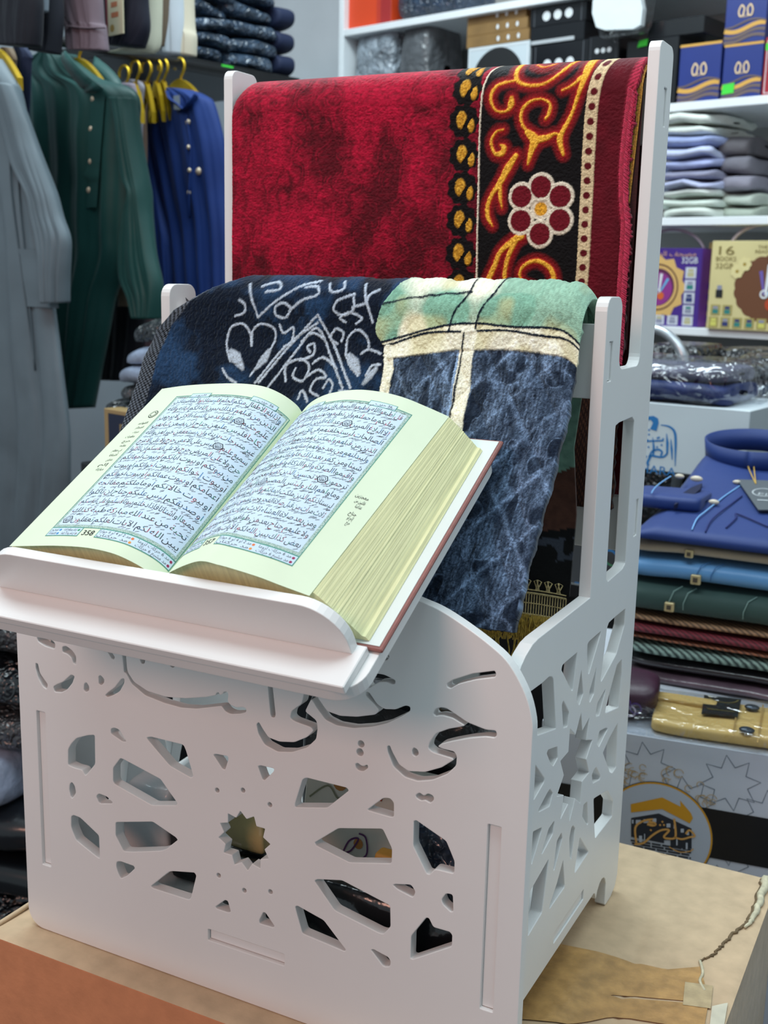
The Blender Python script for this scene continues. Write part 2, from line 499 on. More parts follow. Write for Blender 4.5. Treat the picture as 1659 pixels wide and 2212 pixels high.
b.box(Frame((0, 0, 0), (1, 0, 0), (0, 1, 0), (0, 0, 1)), CX0 + 0.0015, CX1 - 0.0015, CY0 + 0.0015, CY1 - 0.0015, -CH, -0.006)
b.box(fw, CX0, CX1, -CH, -0.0015, -CY0 - 0.003, -CY0, m=1, bev=0.0012)
b.box(fw, CX0, CX1, -CH, -0.0015, -CY1, -CY1 + 0.003, bev=0.0012)
fx = Frame((0, 0, 0), (0, 1, 0), (0, 0, 1), (1, 0, 0))
b.box(fx, CY0, CY1, -CH, -0.0015, CX1 - 0.003, CX1, bev=0.0012)
b.box(fx, CY0, CY1, -CH, -0.0015, CX0, CX0 + 0.003, m=1, bev=0.0012)
b.build('walls', [M_card, M_cardf], carton)
# bands of tape laid on the lid, measured on its plane
def on_lid(pts, dz): 
    out = []
    for x, y in pts:
        p = on_z(x, y, 0.0); out.append((p[0], p[1], float(topz(np.array(p[0]), np.array(p[1]))) + dz))
    return out
def lid_patch(poly_rows, m, name, dz=0.0003, n=24):
    """strip between two pixel paths"""
    A, B = [np.array([on_z(x, y, 0.0)[:2] for x, y in r]) for r in poly_rows]
    def rs(p):
        s_ = np.r_[0, np.cumsum(np.linalg.norm(np.diff(p, axis=0), axis=1))]; t = np.linspace(0, s_[-1], n)
        return np.c_[np.interp(t, s_, p[:, 0]), np.interp(t, s_, p[:, 1])]
    A, B = rs(A), rs(B); V = []
    for k in range(7):
        q = A + (B - A) * k / 6
        V += [(x, y, float(topz(np.array(x), np.array(y))) + dz) for x, y in q]
    link_mesh(name, V, grid_quads(7, n), m, carton, smooth=True)
lid_patch([[(1190, 2036), (1330, 2064), (1440, 2090), (1512, 2086)], [(1120, 2150), (1240, 2176), (1330, 2142), (1535, 2166)]], M_tape, 'parcel_tape', 0.0004)
lid_patch([[(1110, 2135), (1240, 2134), (1340, 2150), (1530, 2170)], [(1090, 2200), (1230, 2212), (1330, 2190), (1520, 2226)]], M_tape, 'parcel_tape', 0.0008)
lid_patch([[(1480, 2120), (1540, 2130)], [(1475, 2170), (1535, 2180)]], M_tape2, 'clear_tape', 0.0011, 6)
lid_patch([[(1538, 2175), (1572, 2168)], [(1530, 2240), (1560, 2240)]], mat('white_paper_tape', 'cfc9b4', 0.7, var=0.1, vscale=80), 'paper_tape', 0.0011, 6)
# torn seam near the back right corner
tear = [(1648, 1900), (1640, 1925), (1628, 1960), (1616, 1985), (1604, 2000), (1580, 2020), (1565, 2035), (1552, 2050), (1540, 2062), (1525, 2068), (1512, 2074)]
b = MB()
tp = smooth_path(on_lid(tear, 0.0004), 5)
rnd = random.Random(4)
tp = tp + np.array([[rnd.uniform(-.0012, .0012), rnd.uniform(-.0012, .0012), 0] for _ in tp])
b.tube(tp, np.linspace(0.0020, 0.0007, len(tp)), n=5)
b.build('tear', M_torn, carton)
b = MB(); tq = tp[:22] + np.array([0.003, 0.0005, 0.0012])
b.tube(tq, np.linspace(0.0042, 0.0012, len(tq)), n=6)
b.build('peeled_ply', M_ply, carton)
b = MB()
b.tube(smooth_path(on_lid([(1512, 2074), (1518, 2100), (1512, 2118), (1522, 2140)], 0.0006), 6), 0.0012, n=5)
b.build('peeled_ply', M_ply, carton)
# crushed left edge and torn tape on the right side
b = MB()
for k in range(5):
    y0 = 0.0 + 0.075 * k
    b.tube(smooth_path([(CX0 + 0.004 * rnd.random(), y0 - 0.02, 0.0), (CX0 + 0.006, y0 + 0.02, 0.0016), (CX0 + 0.003 * rnd.random(), y0 + 0.07, 0.0005)], 6), 0.0022, n=6)
b.build('crushed_edge', M_card, carton)
b = MB()
b.flat(Frame((CX1 + 0.0004, 0, 0), (0, 1, 0), (0, 0, 1), (1, 0, 0)), [(0.03, -0.004), (0.10, -0.004), (0.115, -0.02), (0.09, -0.05), (0.10, -0.10), (0.03, -0.12)], 0.0)
b.build('side_tape', mat('silver_worn_tape', '8f8a80', 0.3, var=0.2, vscale=60, bump=0.4, bscale=100), carton)
# low table below the carton
b = MB(); tf = Frame(((CX0 + CX1) / 2, (CY0 + CY1) / 2, FLOOR), (1, 0, 0), (0, 1, 0), (0, 0, 1))
t = thing('display_table', tf.o, 'low black display table carrying the brown carton', 'table')
hgt = -CH - FLOOR
b.box(tf, -0.31, 0.31, -0.24, 0.24, hgt - 0.03, hgt, bev=0.002); b.build('tabletop', M_black, t)
for sx in (-1, 1):
    for sy in (-1, 1):
        b = MB(); b.box(tf, sx * 0.28 - 0.02, sx * 0.28 + 0.02, sy * 0.21 - 0.02, sy * 0.21 + 0.02, 0, hgt - 0.03); b.build('leg', M_black, t)

# ================================================================== the white carved stand
M_white = mat('white_painted_board', 'e4e4e3', 0.38, var=0.015, vscale=12, bump=0.05, bscale=300, bdist=0.0006)
W_, T_ = 0.42, 0.009
XR = W_ - 0.0173; XL = 0.0173
SD, SH, SHM = 0.2939, 0.6955, 0.5111
stand = thing('rug_stand', (W_ / 2, 0.15, 0), 'white carved wooden stand with star and script cut-outs, holding rugs and an open book', 'stand')
FP = Frame((0, 0, 0), (1, 0, 0), (0, 0, 1), (0, -1, 0))
def z1(l): return [(x / 2.425, 1300 + y / 2.425) for x, y in l]
def z2(l): return [(500 + x / 2.5136, 1350 + y / 2.5136) for x, y in l]
def z5(l): return [(1080 + x / 4.879, 1250 + y / 4.879) for x, y in l]
def z6(l): return [(1100 + x / 5.0286, 1620 + y / 5.0286) for x, y in l]
front_holes = [z1(l) for l in (
    [(192, 188), (215, 178), (240, 174), (288, 218), (286, 248), (235, 232), (200, 210)],
    [(370, 203), (395, 206), (392, 222), (380, 222)],
    [(325, 236), (345, 232), (380, 258), (397, 285), (397, 330), (383, 322), (375, 295), (350, 272), (327, 265)],
    [(186, 322), (197, 325), (208, 375), (250, 435), (243, 458), (225, 445), (200, 400), (186, 350)],
    [(278, 445), (300, 432), (330, 420), (372, 382), (390, 390), (378, 425), (350, 460), (320, 475), (285, 472)],
    [(440, 430), (452, 422), (466, 445), (465, 465), (450, 474), (438, 462)],
    [(515, 392), (525, 385), (545, 405), (543, 425), (530, 438), (517, 430)],
    [(535, 222), (560, 225), (600, 290), (597, 303), (585, 300), (570, 275)],
    [(550, 490), (565, 475), (600, 450), (635, 405), (650, 402), (650, 425), (625, 470), (590, 490), (562, 500)],
    [(634, 240), (656, 243), (663, 345), (668, 370), (700, 420), (770, 468), (870, 500), (970, 507), (1080, 500), (1130, 490), (1133, 478), (1145, 475), (1150, 490), (1165, 485), (1172, 472), (1190, 472), (1195, 490), (1190, 520), (1205, 540), (1240, 556), (1270, 552), (1288, 560), (1288, 578), (1260, 586), (1210, 588), (1180, 575), (1160, 545), (1100, 552), (1030, 560), (950, 555), (860, 530), (760, 490), (690, 430), (660, 375), (648, 368), (645, 330)],
    [(733, 290), (745, 282), (760, 305), (755, 325), (742, 325), (733, 310)],
    [(888, 318), (915, 312), (922, 330), (905, 347), (890, 338)],
    [(1143, 365), (1190, 372), (1214, 385), (1205, 393), (1195, 388), (1180, 375), (1150, 372)],
    [(1282, 386), (1297, 390), (1290, 398)],
    [(1398, 405), (1422, 405), (1442, 590), (1438, 607), (1422, 605), (1416, 590)],
    [(400, 715), (460, 700), (495, 698), (497, 850), (447, 912), (430, 880), (390, 870), (356, 855), (356, 775), (372, 745)],
    [(580, 665), (600, 660), (625, 672), (662, 735), (640, 732), (580, 690)],
    [(768, 712), (790, 708), (960, 750), (973, 780), (1012, 915), (1000, 922), (890, 860), (775, 725)],
    [(592, 870), (630, 820), (645, 825), (840, 930), (928, 1055), (922, 1066), (795, 1066), (600, 955), (592, 940)],
    [(1117, 802), (1130, 798), (1192, 810), (1195, 825), (1178, 880), (1165, 875)],
    [(1350, 862), (1365, 858), (1435, 875), (1432, 890), (1385, 935), (1375, 930)],
    [(365, 955), (377, 945), (390, 965), (397, 1000), (378, 1030), (370, 1020), (362, 985)],
    [(503, 1020), (517, 1005), (560, 1022), (588, 1050), (585, 1057), (520, 1057)],
    [(372, 1125), (385, 1118), (420, 1132), (517, 1225), (522, 1345), (505, 1335), (400, 1250), (380, 1205), (372, 1180)],
    [(605, 1155), (800, 1153), (920, 1235), (930, 1248), (870, 1295), (840, 1305), (690, 1310), (648, 1308), (605, 1225)],
    [(610, 1362), (630, 1360), (700, 1385), (705, 1397), (665, 1435), (632, 1450), (620, 1425), (608, 1390)],
    [(790, 1490), (885, 1415), (905, 1412), (1018, 1420), (1027, 1435), (998, 1555), (985, 1560), (800, 1500)],
    [(1128, 1598), (1178, 1563), (1192, 1568), (1208, 1625), (1195, 1628), (1135, 1608)],
    [(1357, 1670), (1378, 1627), (1390, 1630), (1437, 1700), (1430, 1706), (1360, 1685)])]
front_holes += [z2(l) for l in (
    [(815, 198), (828, 165), (850, 158), (855, 175), (845, 190)],
    [(735, 325), (760, 275), (790, 265), (830, 272), (888, 300), (888, 320), (870, 322), (840, 308), (800, 310), (760, 335), (745, 343)],
    [(1170, 320), (1200, 300), (1310, 265), (1430, 250), (1436, 270), (1430, 283), (1330, 295), (1230, 320), (1190, 345), (1172, 338)],
    [(400, 335), (455, 343), (470, 400), (520, 470), (590, 495), (680, 500), (780, 488), (803, 465), (775, 430), (728, 385), (730, 363), (747, 368), (790, 432), (830, 458), (890, 460), (945, 438), (970, 445), (968, 470), (920, 498), (840, 535), (760, 553), (660, 560), (570, 545), (510, 515), (465, 455), (432, 402), (412, 440), (398, 470), (460, 520), (466, 560), (458, 620), (410, 665), (330, 690), (250, 688), (180, 650), (145, 590), (135, 540), (148, 528), (165, 560), (200, 612), (260, 635), (340, 638), (410, 610), (445, 575), (430, 555), (340, 522), (318, 505), (325, 470), (350, 450), (380, 430)],
    [(672, 755), (685, 750), (710, 770), (738, 760), (740, 778), (715, 795), (690, 790), (675, 775)],
    [(1095, 480), (1110, 455), (1140, 448), (1170, 455), (1280, 530), (1380, 570), (1435, 575), (1440, 600), (1428, 612), (1380, 605), (1300, 612), (1200, 630), (1140, 645), (1118, 660), (1140, 672), (1210, 690), (1222, 715), (1218, 765), (1170, 810), (1090, 842), (1010, 848), (940, 825), (880, 770), (848, 690), (845, 660), (858, 655), (872, 690), (910, 760), (960, 795), (1050, 800), (1140, 775), (1205, 735), (1200, 725), (1090, 690), (1068, 670), (1075, 640), (1110, 590), (1180, 565), (1240, 555), (1270, 548), (1200, 505), (1140, 490), (1105, 495)],
    [(980, 680), (990, 665), (1012, 680), (1015, 705), (1000, 715), (983, 705)],
    [(1000, 925), (1020, 910), (1045, 930), (1068, 915), (1095, 930), (1098, 950), (1080, 968), (1050, 950), (1030, 955), (1005, 940)],
    [(385, 840), (405, 830), (625, 885), (636, 900), (520, 992), (345, 990), (345, 970)],
    [(740, 1002), (825, 940), (860, 942), (880, 965), (880, 1040), (865, 1043), (745, 1008)],
    [(452, 1182), (580, 1105), (820, 1108), (870, 1215), (868, 1295), (640, 1290), (460, 1198)],
    [(990, 1065), (1003, 1062), (1165, 1175), (1210, 1285), (1207, 1350), (1105, 1325), (1075, 1355), (1060, 1350), (987, 1200)],
    [(450, 1390), (465, 1382), (600, 1388), (860, 1525), (862, 1640), (825, 1678), (800, 1672), (560, 1550)],
    [(877, 1412), (890, 1408), (975, 1412), (998, 1450), (985, 1480), (900, 1435)],
    [(1140, 1492), (1165, 1458), (1200, 1465), (1203, 1555), (1190, 1558), (1150, 1520)],
    [(345, 1530), (358, 1526), (500, 1605), (620, 1765), (612, 1772), (385, 1675), (352, 1560)],
    [(975, 1690), (1055, 1592), (1070, 1592), (1095, 1642), (1185, 1668), (1197, 1685), (1195, 1745), (985, 1815), (972, 1810)],
    [(758, 1765), (770, 1762), (850, 1805), (862, 1825), (860, 1855), (825, 1855)])]
loops = []
arch = [(0.4200, 0.248), (0.4195, 0.2599), (0.4142, 0.2766), (0.403, 0.2936), (0.3905, 0.3032), (0.3717, 0.3134), (0.3559, 0.3203), (0.3414, 0.3241), (0.31, 0.3315), (0.27, 0.3385), (0.235, 0.3415), (0.21, 0.342)]
arch = arch + [(W_ - x, z) for x, z in arch[::-1][1:]]
out = [tuple(p) for p in smooth_path(arch, 5)]
def corner(c, r, a0, a1, n=8): return [(c[0] + r * math.cos(math.radians(a0 + (a1 - a0) * i / n)), c[1] + r * math.sin(math.radians(a0 + (a1 - a0) * i / n))) for i in range(n + 1)]
rr = 0.016
loops.append(out + corner((rr, rr), rr, 180, 270) + corner((W_ - rr, rr), rr, 270, 360))
for h in front_holes: loops.append(fillet(FP.uvs(h), 0.0016))
for cx, cy in ((1137, 988), (1272, 988), (1413, 1064), (1145, 1434), (1279, 1513), (1416, 1520)):
    c = FP.uv(*z1([(cx, cy)])[0]); loops.append(corner(c, 0.0018, 0, 342, 13))
for cx, cy, r in ((703, 647, .0024), (697, 692, .0026)):
    c = FP.uv(*z2([(cx, cy)])[0]); loops.append(corner(c, r, 0, 342, 13))
st = []
for i in range(24):
    a = math.radians(15 * i + 8); r = 0.0222 if i % 2 == 0 else 0.0172
    st.append((0.21 + r * math.cos(a), 0.1275 + r * math.sin(a)))
loops.append(fillet(st, 0.0006, 2))
# slots for the tabs of the sides and of the bottom board
sl = [FP.uv(*p) for p in z2([(1408, 1085), (1366, 2088)])]
SZ0, SZ1 = sl[1][1], sl[0][1]
for x0, x1 in ((XR - T_, XR), (XL, XL + T_)):
    loops.append(fillet([(x0, SZ0), (x1, SZ0), (x1, SZ1), (x0, SZ1)], 0.001, 2))
bz0, bz1 = 0.040, 0.049
bx0, bx1 = FP.uv(449, 2011)[0], FP.uv(614, 2072)[0]
loops.append(fillet([(bx0, bz0), (bx1, bz0), (bx1, bz1), (bx0, bz1)], 0.001, 2))
plate('front_panel', loops, FP, -T_, 0.0, M_white, stand)

# side panels: profile in (depth, height)
SP = Frame((0, 0, 0), (0, 1, 0), (0, 0, 1), (1, 0, 0))
SPR = Frame((XR, 0, 0), (0, 1, 0), (0, 0, 1), (1, 0, 0))
prof = [(T_, 0.024), (0.018, 0.030), (0.222, 0.030), (0.226, 0.028)] + corner((0.2435, 0.018), 0.0145, 165, 15, 6) + [(0.258, 0.010), (0.258, 0.0025), (0.2605, 0.0), (0.276, 0.0), (0.288, 0.004), (SD, 0.014)]
prof += corner((SD - 0.008, SH - 0.008), 0.008, 0, 90, 5) + corner((0.2542 + 0.008, SH - 0.008), 0.008, 90, 180, 5)
prof += corner((0.2542 - 0.009, 0.459 + 0.009), 0.009, 0, -90, 5) + corner((0.1985 + 0.009, 0.459 + 0.009), 0.009, -90, -180, 5)
prof += corner((0.1985 - 0.010, SHM - 0.010), 0.010, 0, 90, 5) + corner((0.1615 + 0.010, SHM - 0.010), 0.010, 90, 180, 5)
prof += [(0.1615, 0.2962), (0.052, 0.2956), (0.0416, 0.2945), (0.030, 0.2905), (0.0225, 0.2860), (0.016, 0.2795), (0.012, 0.270), (T_, 0.258)]
tabs = [(T_, SZ1 - 0.0008), (0.0030, SZ1 - 0.0008), (0.0030, SZ0 + 0.0008), (T_, SZ0 + 0.0008)]
side_holes = [
    [(1330, 920), (1338, 913), (1366, 901), (1370.5, 909), (1351, 1216.6), (1345, 1228), (1313.5, 1256), (1309.7, 1250)]]
side_holes += [z5(l) for l in (
    [(1325, 315), (1313, 490), (1230, 790), (1070, 1085), (1060, 1070), (1090, 850), (1130, 520), (1150, 465), (1215, 405)],
    [(1065, 555), (1060, 590), (940, 1005), (930, 1000), (922, 790), (925, 690), (945, 660)],
    [(815, 780), (815, 800), (770, 1175), (755, 1180), (690, 1040), (650, 960), (660, 915), (690, 885)],
    [(860, 960), (878, 1215), (838, 1335), (810, 1275), (820, 1200)],
    [(1020, 930), (993, 1215), (950, 1305), (940, 1290), (945, 1190)],
    [(1287, 848), (1285, 1000), (1250, 1355), (1115, 1415), (1110, 1400), (1150, 1230), (1235, 910)],
    [(1115, 1160), (1110, 1200), (1050, 1440), (1012, 1452), (1010, 1420), (1030, 1310)],
    [(550, 1035), (565, 1060), (590, 1580), (395, 1650), (385, 1600), (300, 1210), (450, 1100), (520, 1035)],
    [(668, 1285), (730, 1410), (712, 1560), (670, 1572), (655, 1330)],
    [(1135, 1580), (1130, 1600), (1045, 1775), (1020, 1735), (1050, 1610), (1115, 1575)])]
side_holes += [
    [(1334.8, 1561.5), (1330.7, 1657.8), (1322.7, 1670), (1317.8, 1667.7), (1302.8, 1626), (1315.7, 1596.4)],
    [(1181.5, 1627), (1184.5, 1620), (1204.4, 1613), (1204.8, 1638), (1195.8, 1654.8), (1189.5, 1647.8)]]
side_holes += [z6(l) for l in (
    [(240, 120), (292, 170), (385, 310), (380, 350), (278, 528), (240, 560)],
    [(445, 422), (475, 470), (440, 610), (325, 670), (318, 655), (415, 470)],
    [(945, 185), (992, 285), (985, 320), (908, 362), (900, 270), (920, 220)],
    [(1065, 443), (1130, 555), (1118, 720), (935, 958), (925, 800), (918, 535), (935, 520), (1010, 475)],
    [(850, 560), (857, 800), (850, 815), (795, 720), (808, 600)],
    [(355, 842), (352, 880), (245, 1248), (240, 1200), (260, 890)],
    [(490, 770), (492, 800), (475, 915), (360, 1130), (352, 1120), (430, 860)],
    [(570, 897), (578, 960), (490, 1310), (480, 1300), (520, 990)],
    [(692, 820), (718, 850), (675, 1185), (660, 1160), (655, 960), (675, 850)],
    [(768, 950), (858, 1100), (855, 1120), (715, 1335), (712, 1310), (740, 1120)],
    [(430, 1185), (355, 1770), (205, 2020), (210, 1790), (225, 1545)],
    [(587, 1195), (603, 1470), (598, 1495), (440, 1725), (437, 1700), (520, 1450)])]
sloops = [prof + tabs]
for h in side_holes:
    q = [tuple(p) for p in SPR.uvs(h)]
    q = [(max(y, T_ + 0.004), z) for y, z in q]
    sloops.append(fillet(q, 0.0012, 2))
st = []
for i in range(20):
    a = math.radians(18 * i + 9); r = 0.041 if i % 2 == 0 else 0.027
    st.append((0.150 + r * math.cos(a), 0.1690 + r * math.sin(a)))
sloops.append(fillet(st, 0.0006, 2))
RAILS = ((0.1755, 0.452, 0.480, 0.4392, 0.4919), (0.2755, 0.3205, 0.3505, 0.3075, 0.352), (0.2770, 0.6368, 0.6645, 0.624, 0.672))
for y, a, c, _, _ in RAILS:
    sloops.append(fillet([(y - T_ / 2, a), (y + T_ / 2, a), (y + T_ / 2, c), (y - T_ / 2, c)], 0.001, 2))
gy0, gy1 = SPR.uv(1196.8, 2022.8)[0], SPR.uv(1261.1, 1925.3)[0]
sloops.append(fillet([(gy0, bz0), (gy1, bz0), (gy1, bz1), (gy0, bz1)], 0.001, 2))
sr = plate('side_panel', sloops, SP, XR - T_, XR, M_white, stand)
slp = sr.copy(); COL.objects.link(slp); slp.parent = stand; slp.location = (XL - (XR - T_), 0, 0)
for nm, (y, a, c, z0, z1_) in zip(('middle_rail', 'lower_back_rail', 'top_rail'), RAILS):
    b = MB(); e = 0.0014
    b.box(FP, XL + T_, XR - T_, z0, z1_, -y - T_ / 2, -y + T_ / 2, bev=0.0005)
    for x0, x1 in ((XR - T_, XR - e), (XL + e, XL + T_)):
        b.box(FP, x0, x1, a + 0.0006, c - 0.0006, -y - T_ / 2 + 0.0003, -y + T_ / 2 - 0.0003)
    b.build(nm, M_white, stand)
b = MB()
fb = Frame((0, 0, 0), (1, 0, 0), (0, 1, 0), (0, 0, 1))
b.box(fb, XL + T_, XR - T_, T_, SD - 0.004, bz0 + 0.0003, bz1 - 0.0003, bev=0.0004)
b.box(fb, bx0 + 0.0006, bx1 - 0.0006, 0.0030, T_, bz0 + 0.0006, bz1 - 0.0006)
b.box(fb, XR - T_, XR - 0.0014, gy0 + 0.0006, gy1 - 0.0006, bz0 + 0.0006, bz1 - 0.0006)
b.build('bottom_board', M_white, stand)

# tilted book rest fixed over the top of the front panel
TA = math.radians(29.7)
BV = np.array([0, math.cos(TA), math.sin(TA)]); BN = np.array([0, -math.sin(TA), math.cos(TA)])
BP = on_y(740.9, 1485, -0.105); BP[0] = 0.0
BR = Frame(BP, (1, 0, 0), BV, BN)
b = MB()
hm0, hm1 = -0.0150, -0.0060
r_ = 0.018; mx0, mx1 = 0.0610, 0.3525
rest = plate('book_rest_board', [corner((mx0 + r_, 0.001 + r_), r_, 180, 270) + corner((mx1 - r_, 0.001 + r_), r_, 270, 360) + corner((mx1 - r_, 0.226 - r_), r_, 0, 90) + corner((mx0 + r_, 0.226 - r_), r_, 90, 180)], BR, hm0, hm1, M_white, stand)
b = MB(); b.box(BR, 0.0663, 0.3467, 0.0, 0.0318, hm1, 0.0, bev=0.0006); b.build('ledge', M_white, rest)
LF = Frame(BP + BV * 0.0238, (1, 0, 0), BN, -BV)
lx0, lx1, lh, lr = 0.0725, 0.3405, 0.0335, 0.027
plate('lip', [[(lx0, 0.0), (lx1, 0.0)] + corner((lx1 - lr, lh - lr), lr, 0, 90, 10) + corner((lx0 + lr, lh - lr), lr, 90, 180, 10)], LF, -0.0076, 0.0, M_white, rest)
# isolated-form code points per letter; joins: D = dual, R = right only
AR={}
def _mk():
    t=[('ا',0xFE8D,'R'),('ب',0xFE8F,'D'),('ة',0xFE93,'R'),('ت',0xFE95,'D'),('ث',0xFE99,'D'),('ج',0xFE9D,'D'),('ح',0xFEA1,'D'),('خ',0xFEA5,'D'),('د',0xFEA9,'R'),('ذ',0xFEAB,'R'),('ر',0xFEAD,'R'),('ز',0xFEAF,'R'),('س',0xFEB1,'D'),('ش',0xFEB5,'D'),('ص',0xFEB9,'D'),('ض',0xFEBD,'D'),('ط',0xFEC1,'D'),('ظ',0xFEC5,'D'),('ع',0xFEC9,'D'),('غ',0xFECD,'D'),('ف',0xFED1,'D'),('ق',0xFED5,'D'),('ك',0xFED9,'D'),('ل',0xFEDD,'D'),('م',0xFEE1,'D'),('ن',0xFEE5,'D'),('ه',0xFEE9,'D'),('و',0xFEED,'R'),('ى',0xFEEF,'R'),('ي',0xFEF1,'D'),('آ',0xFE81,'R'),('أ',0xFE83,'R'),('ؤ',0xFE85,'R'),('إ',0xFE87,'R'),('ئ',0xFE89,'D')]
    for c,b,j in t: AR[c]=(b,j)
_mk()
LA={'آ':0xFEF5,'أ':0xFEF7,'إ':0xFEF9,'ا':0xFEFB}
MK=set('\u064b\u064c\u064d\u064e\u064f\u0650\u0651\u0652\u0670')
def shape(s):
    cl=[]
    for ch in s:
        if ch in MK and cl: cl[-1][1]+=ch
        else: cl.append([ch,''])
    out=[];i=0;prev=False
    while i<len(cl):
        ch,m=cl[i]
        if ch in AR:
            if ch=='ل' and i+1<len(cl) and cl[i+1][0] in LA:
                out.append(chr(LA[cl[i+1][0]]+(1 if prev else 0))+m+cl[i+1][1]);prev=False;i+=2;continue
            b,j=AR[ch]
            nx=j=='D' and i+1<len(cl) and cl[i+1][0] in AR
            k=(3 if prev else 2) if nx else (1 if prev else 0)
            out.append(chr(b+k)+m);prev=nx
        else: out.append(ch+m);prev=False
        i+=1
    return ''.join(reversed(out))
# ================================================================== velvet rugs over the rails
def drape(xs, front, back, yc, zc, r, n_arc=40):
    """profile rows over a rail: front heights (bottom to top), the arc, then the back; -> list of (kind, value)"""
    rows = [('f', z) for z in front] + [('a', a) for a in np.linspace(180, 0, n_arc)[1:-1]] + [('b', z) for z in back]
    return rows
def seg_mix(col, mask, c):
    m = mask[:, None]
    return col * (1 - m) + np.asarray(c) * m
def sst(d, w, soft):  # 1 inside a line of half width w
    return np.clip((w - d) / soft + 0.5, 0, 1)

# ---- the red rug on the top rail
RZ, RR, RYC, RZC = 0.687, 0.0275, 0.2765, 0.6595
RYF = RYC - RR
def r7(l): return [(900 + x / 2.8603, 90 + y / 2.8603) for x, y in l]
def on_red(px, py):
    p = on_y(px, py, RYF); return (p[0], RZ - p[2])
def redpath(l, n=6): return smooth_path([on_red(*q) for q in r7(l)], n)
nxr = 660
xr = np.linspace(0.0300, 0.3895, nxr)
front = np.arange(0.350, RZC, 0.00062)
front = np.r_[np.linspace(0.345, 0.50, 60), np.arange(0.5006, RZC, 0.00058)]
back = np.linspace(RZC, 0.352, 60)
arc = np.linspace(180, 0, 90)[1:-1]
rows = [(RYF, z, RZ - z) for z in front]
rows += [(RYC + RR * math.cos(math.radians(a)), RZC + RR * math.sin(math.radians(a)), (RZ - RZC) - RR * 1.0 * math.sin(math.radians(a)) if a > 90 else -(1 - math.sin(math.radians(a))) * RR) for a in arc]
rows += [(RYC + RR, z, -0.03 - (RZC - z)) for z in back]
rows = np.array(rows); nr = len(rows)
X = np.repeat(xr[:, None], nr, 1); Y = np.repeat(rows[None, :, 0], nxr, 0).copy(); Z = np.repeat(rows[None, :, 1], nxr, 0).copy(); Tt = np.repeat(rows[None, :, 2], nxr, 0)
_edge = redpath([(1425, 40), (1400, 100), (1365, 250), (1345, 400), (1325, 560), (1305, 750), (1300, 930), (1310, 1100), (1335, 1300), (1345, 1700), (1345, 1900)])
xlim = np.minimum(np.interp(Tt, _edge[:, 1], _edge[:, 0]), 0.3895)     # the top layer draws back from its inner folds
X = np.where(X > 0.35, 0.35 + (X - 0.35) * (xlim - 0.35) / (0.3895 - 0.35), X)
P2 = np.c_[X.ravel(), Tt.ravel()]
N_ = len(P2)
n1 = vnoise(P2[:, 0] * 38, P2[:, 1] * 30, 3); n2 = vnoise(P2[:, 0] * 110, P2[:, 1] * 90, 5); n3 = vnoise(P2[:, 0] * 700, P2[:, 1] * 1000, 7); n4 = vnoise(P2[:, 0] * 1500, P2[:, 1] * 1500, 9)
RED = np.array(lin(hx('a80d30'))); DRED = np.array(lin(hx('5a0818'))); BLK = np.array(lin(hx('0b0709'))); GOLD = np.array(lin(hx('d99a2b'))); GOLD2 = np.array(lin(hx('f2cc5a'))); BEIGE = np.array(lin(hx('dcc49c'))); ORA = np.array(lin(hx('b3261c'))); CREAM = np.array(lin(hx('e2d5c0')))
n5 = vnoise(P2[:, 0] * 420 + 9 * n2, P2[:, 1] * 160, 11)
pile_sheen = np.clip(0.40 + (n1 - 0.5) * 1.35 + (n2 - 0.5) * 0.55 + (n5 - 0.5) * 0.75 + 0.5 * np.clip((0.03 - P2[:, 1]) / 0.03, 0, 1) - 0.35 * np.exp(-((P2[:, 0] - 0.16 - 0.1 * (P2[:, 1] - 0.1)) / 0.022) ** 2) * (P2[:, 1] > 0.09), 0, 1)  # brushed pile sheen put into the colour, brighter over the fold, darker mid-band
col = DRED * (1 - pile_sheen[:, None]) + RED * pile_sheen[:, None]
n6 = vnoise(P2[:, 0] * 260, P2[:, 1] * 1300, 12)
col = col * (0.40 + 0.62 * n3[:, None] + 0.62 * n6[:, None])
jit = (n4 - 0.5) * 0.0007
def PJ(): return P2 + np.c_[jit, np.roll(jit, 137)]
PJn = PJ()
lineL = redpath([(482, 90), (470, 120), (435, 170), (415, 260), (400, 400), (388, 600), (383, 850), (375, 1100), (372, 1300), (368, 1540), (364, 1800)])
strip = redpath([(1170, 80), (1150, 120), (1120, 200), (1095, 330), (1080, 450), (1070, 600), (1060, 760), (1053, 920), (1045, 1080), (1038, 1250), (1030, 1400), (1020, 1550), (1030, 1640), (1035, 1900)])
xl = np.interp(P2[:, 1], lineL[:, 1], lineL[:, 0]); xs_ = np.interp(P2[:, 1], strip[:, 1], strip[:, 0])
col = seg_mix(col, np.clip((PJn[:, 0] - xl) / 0.0006, 0, 1) * np.clip((xs_ - PJn[:, 0]) / 0.0006, 0, 1), BLK)
edge = _edge - np.array([0.0062, 0])
right = np.clip((PJn[:, 0] - xs_) / 0.0006, 0, 1)
col = seg_mix(col, right, DRED * (0.8 + 0.5 * n2[:, None]) + 0 * col)
rel = np.zeros(N_)                                       # pile height
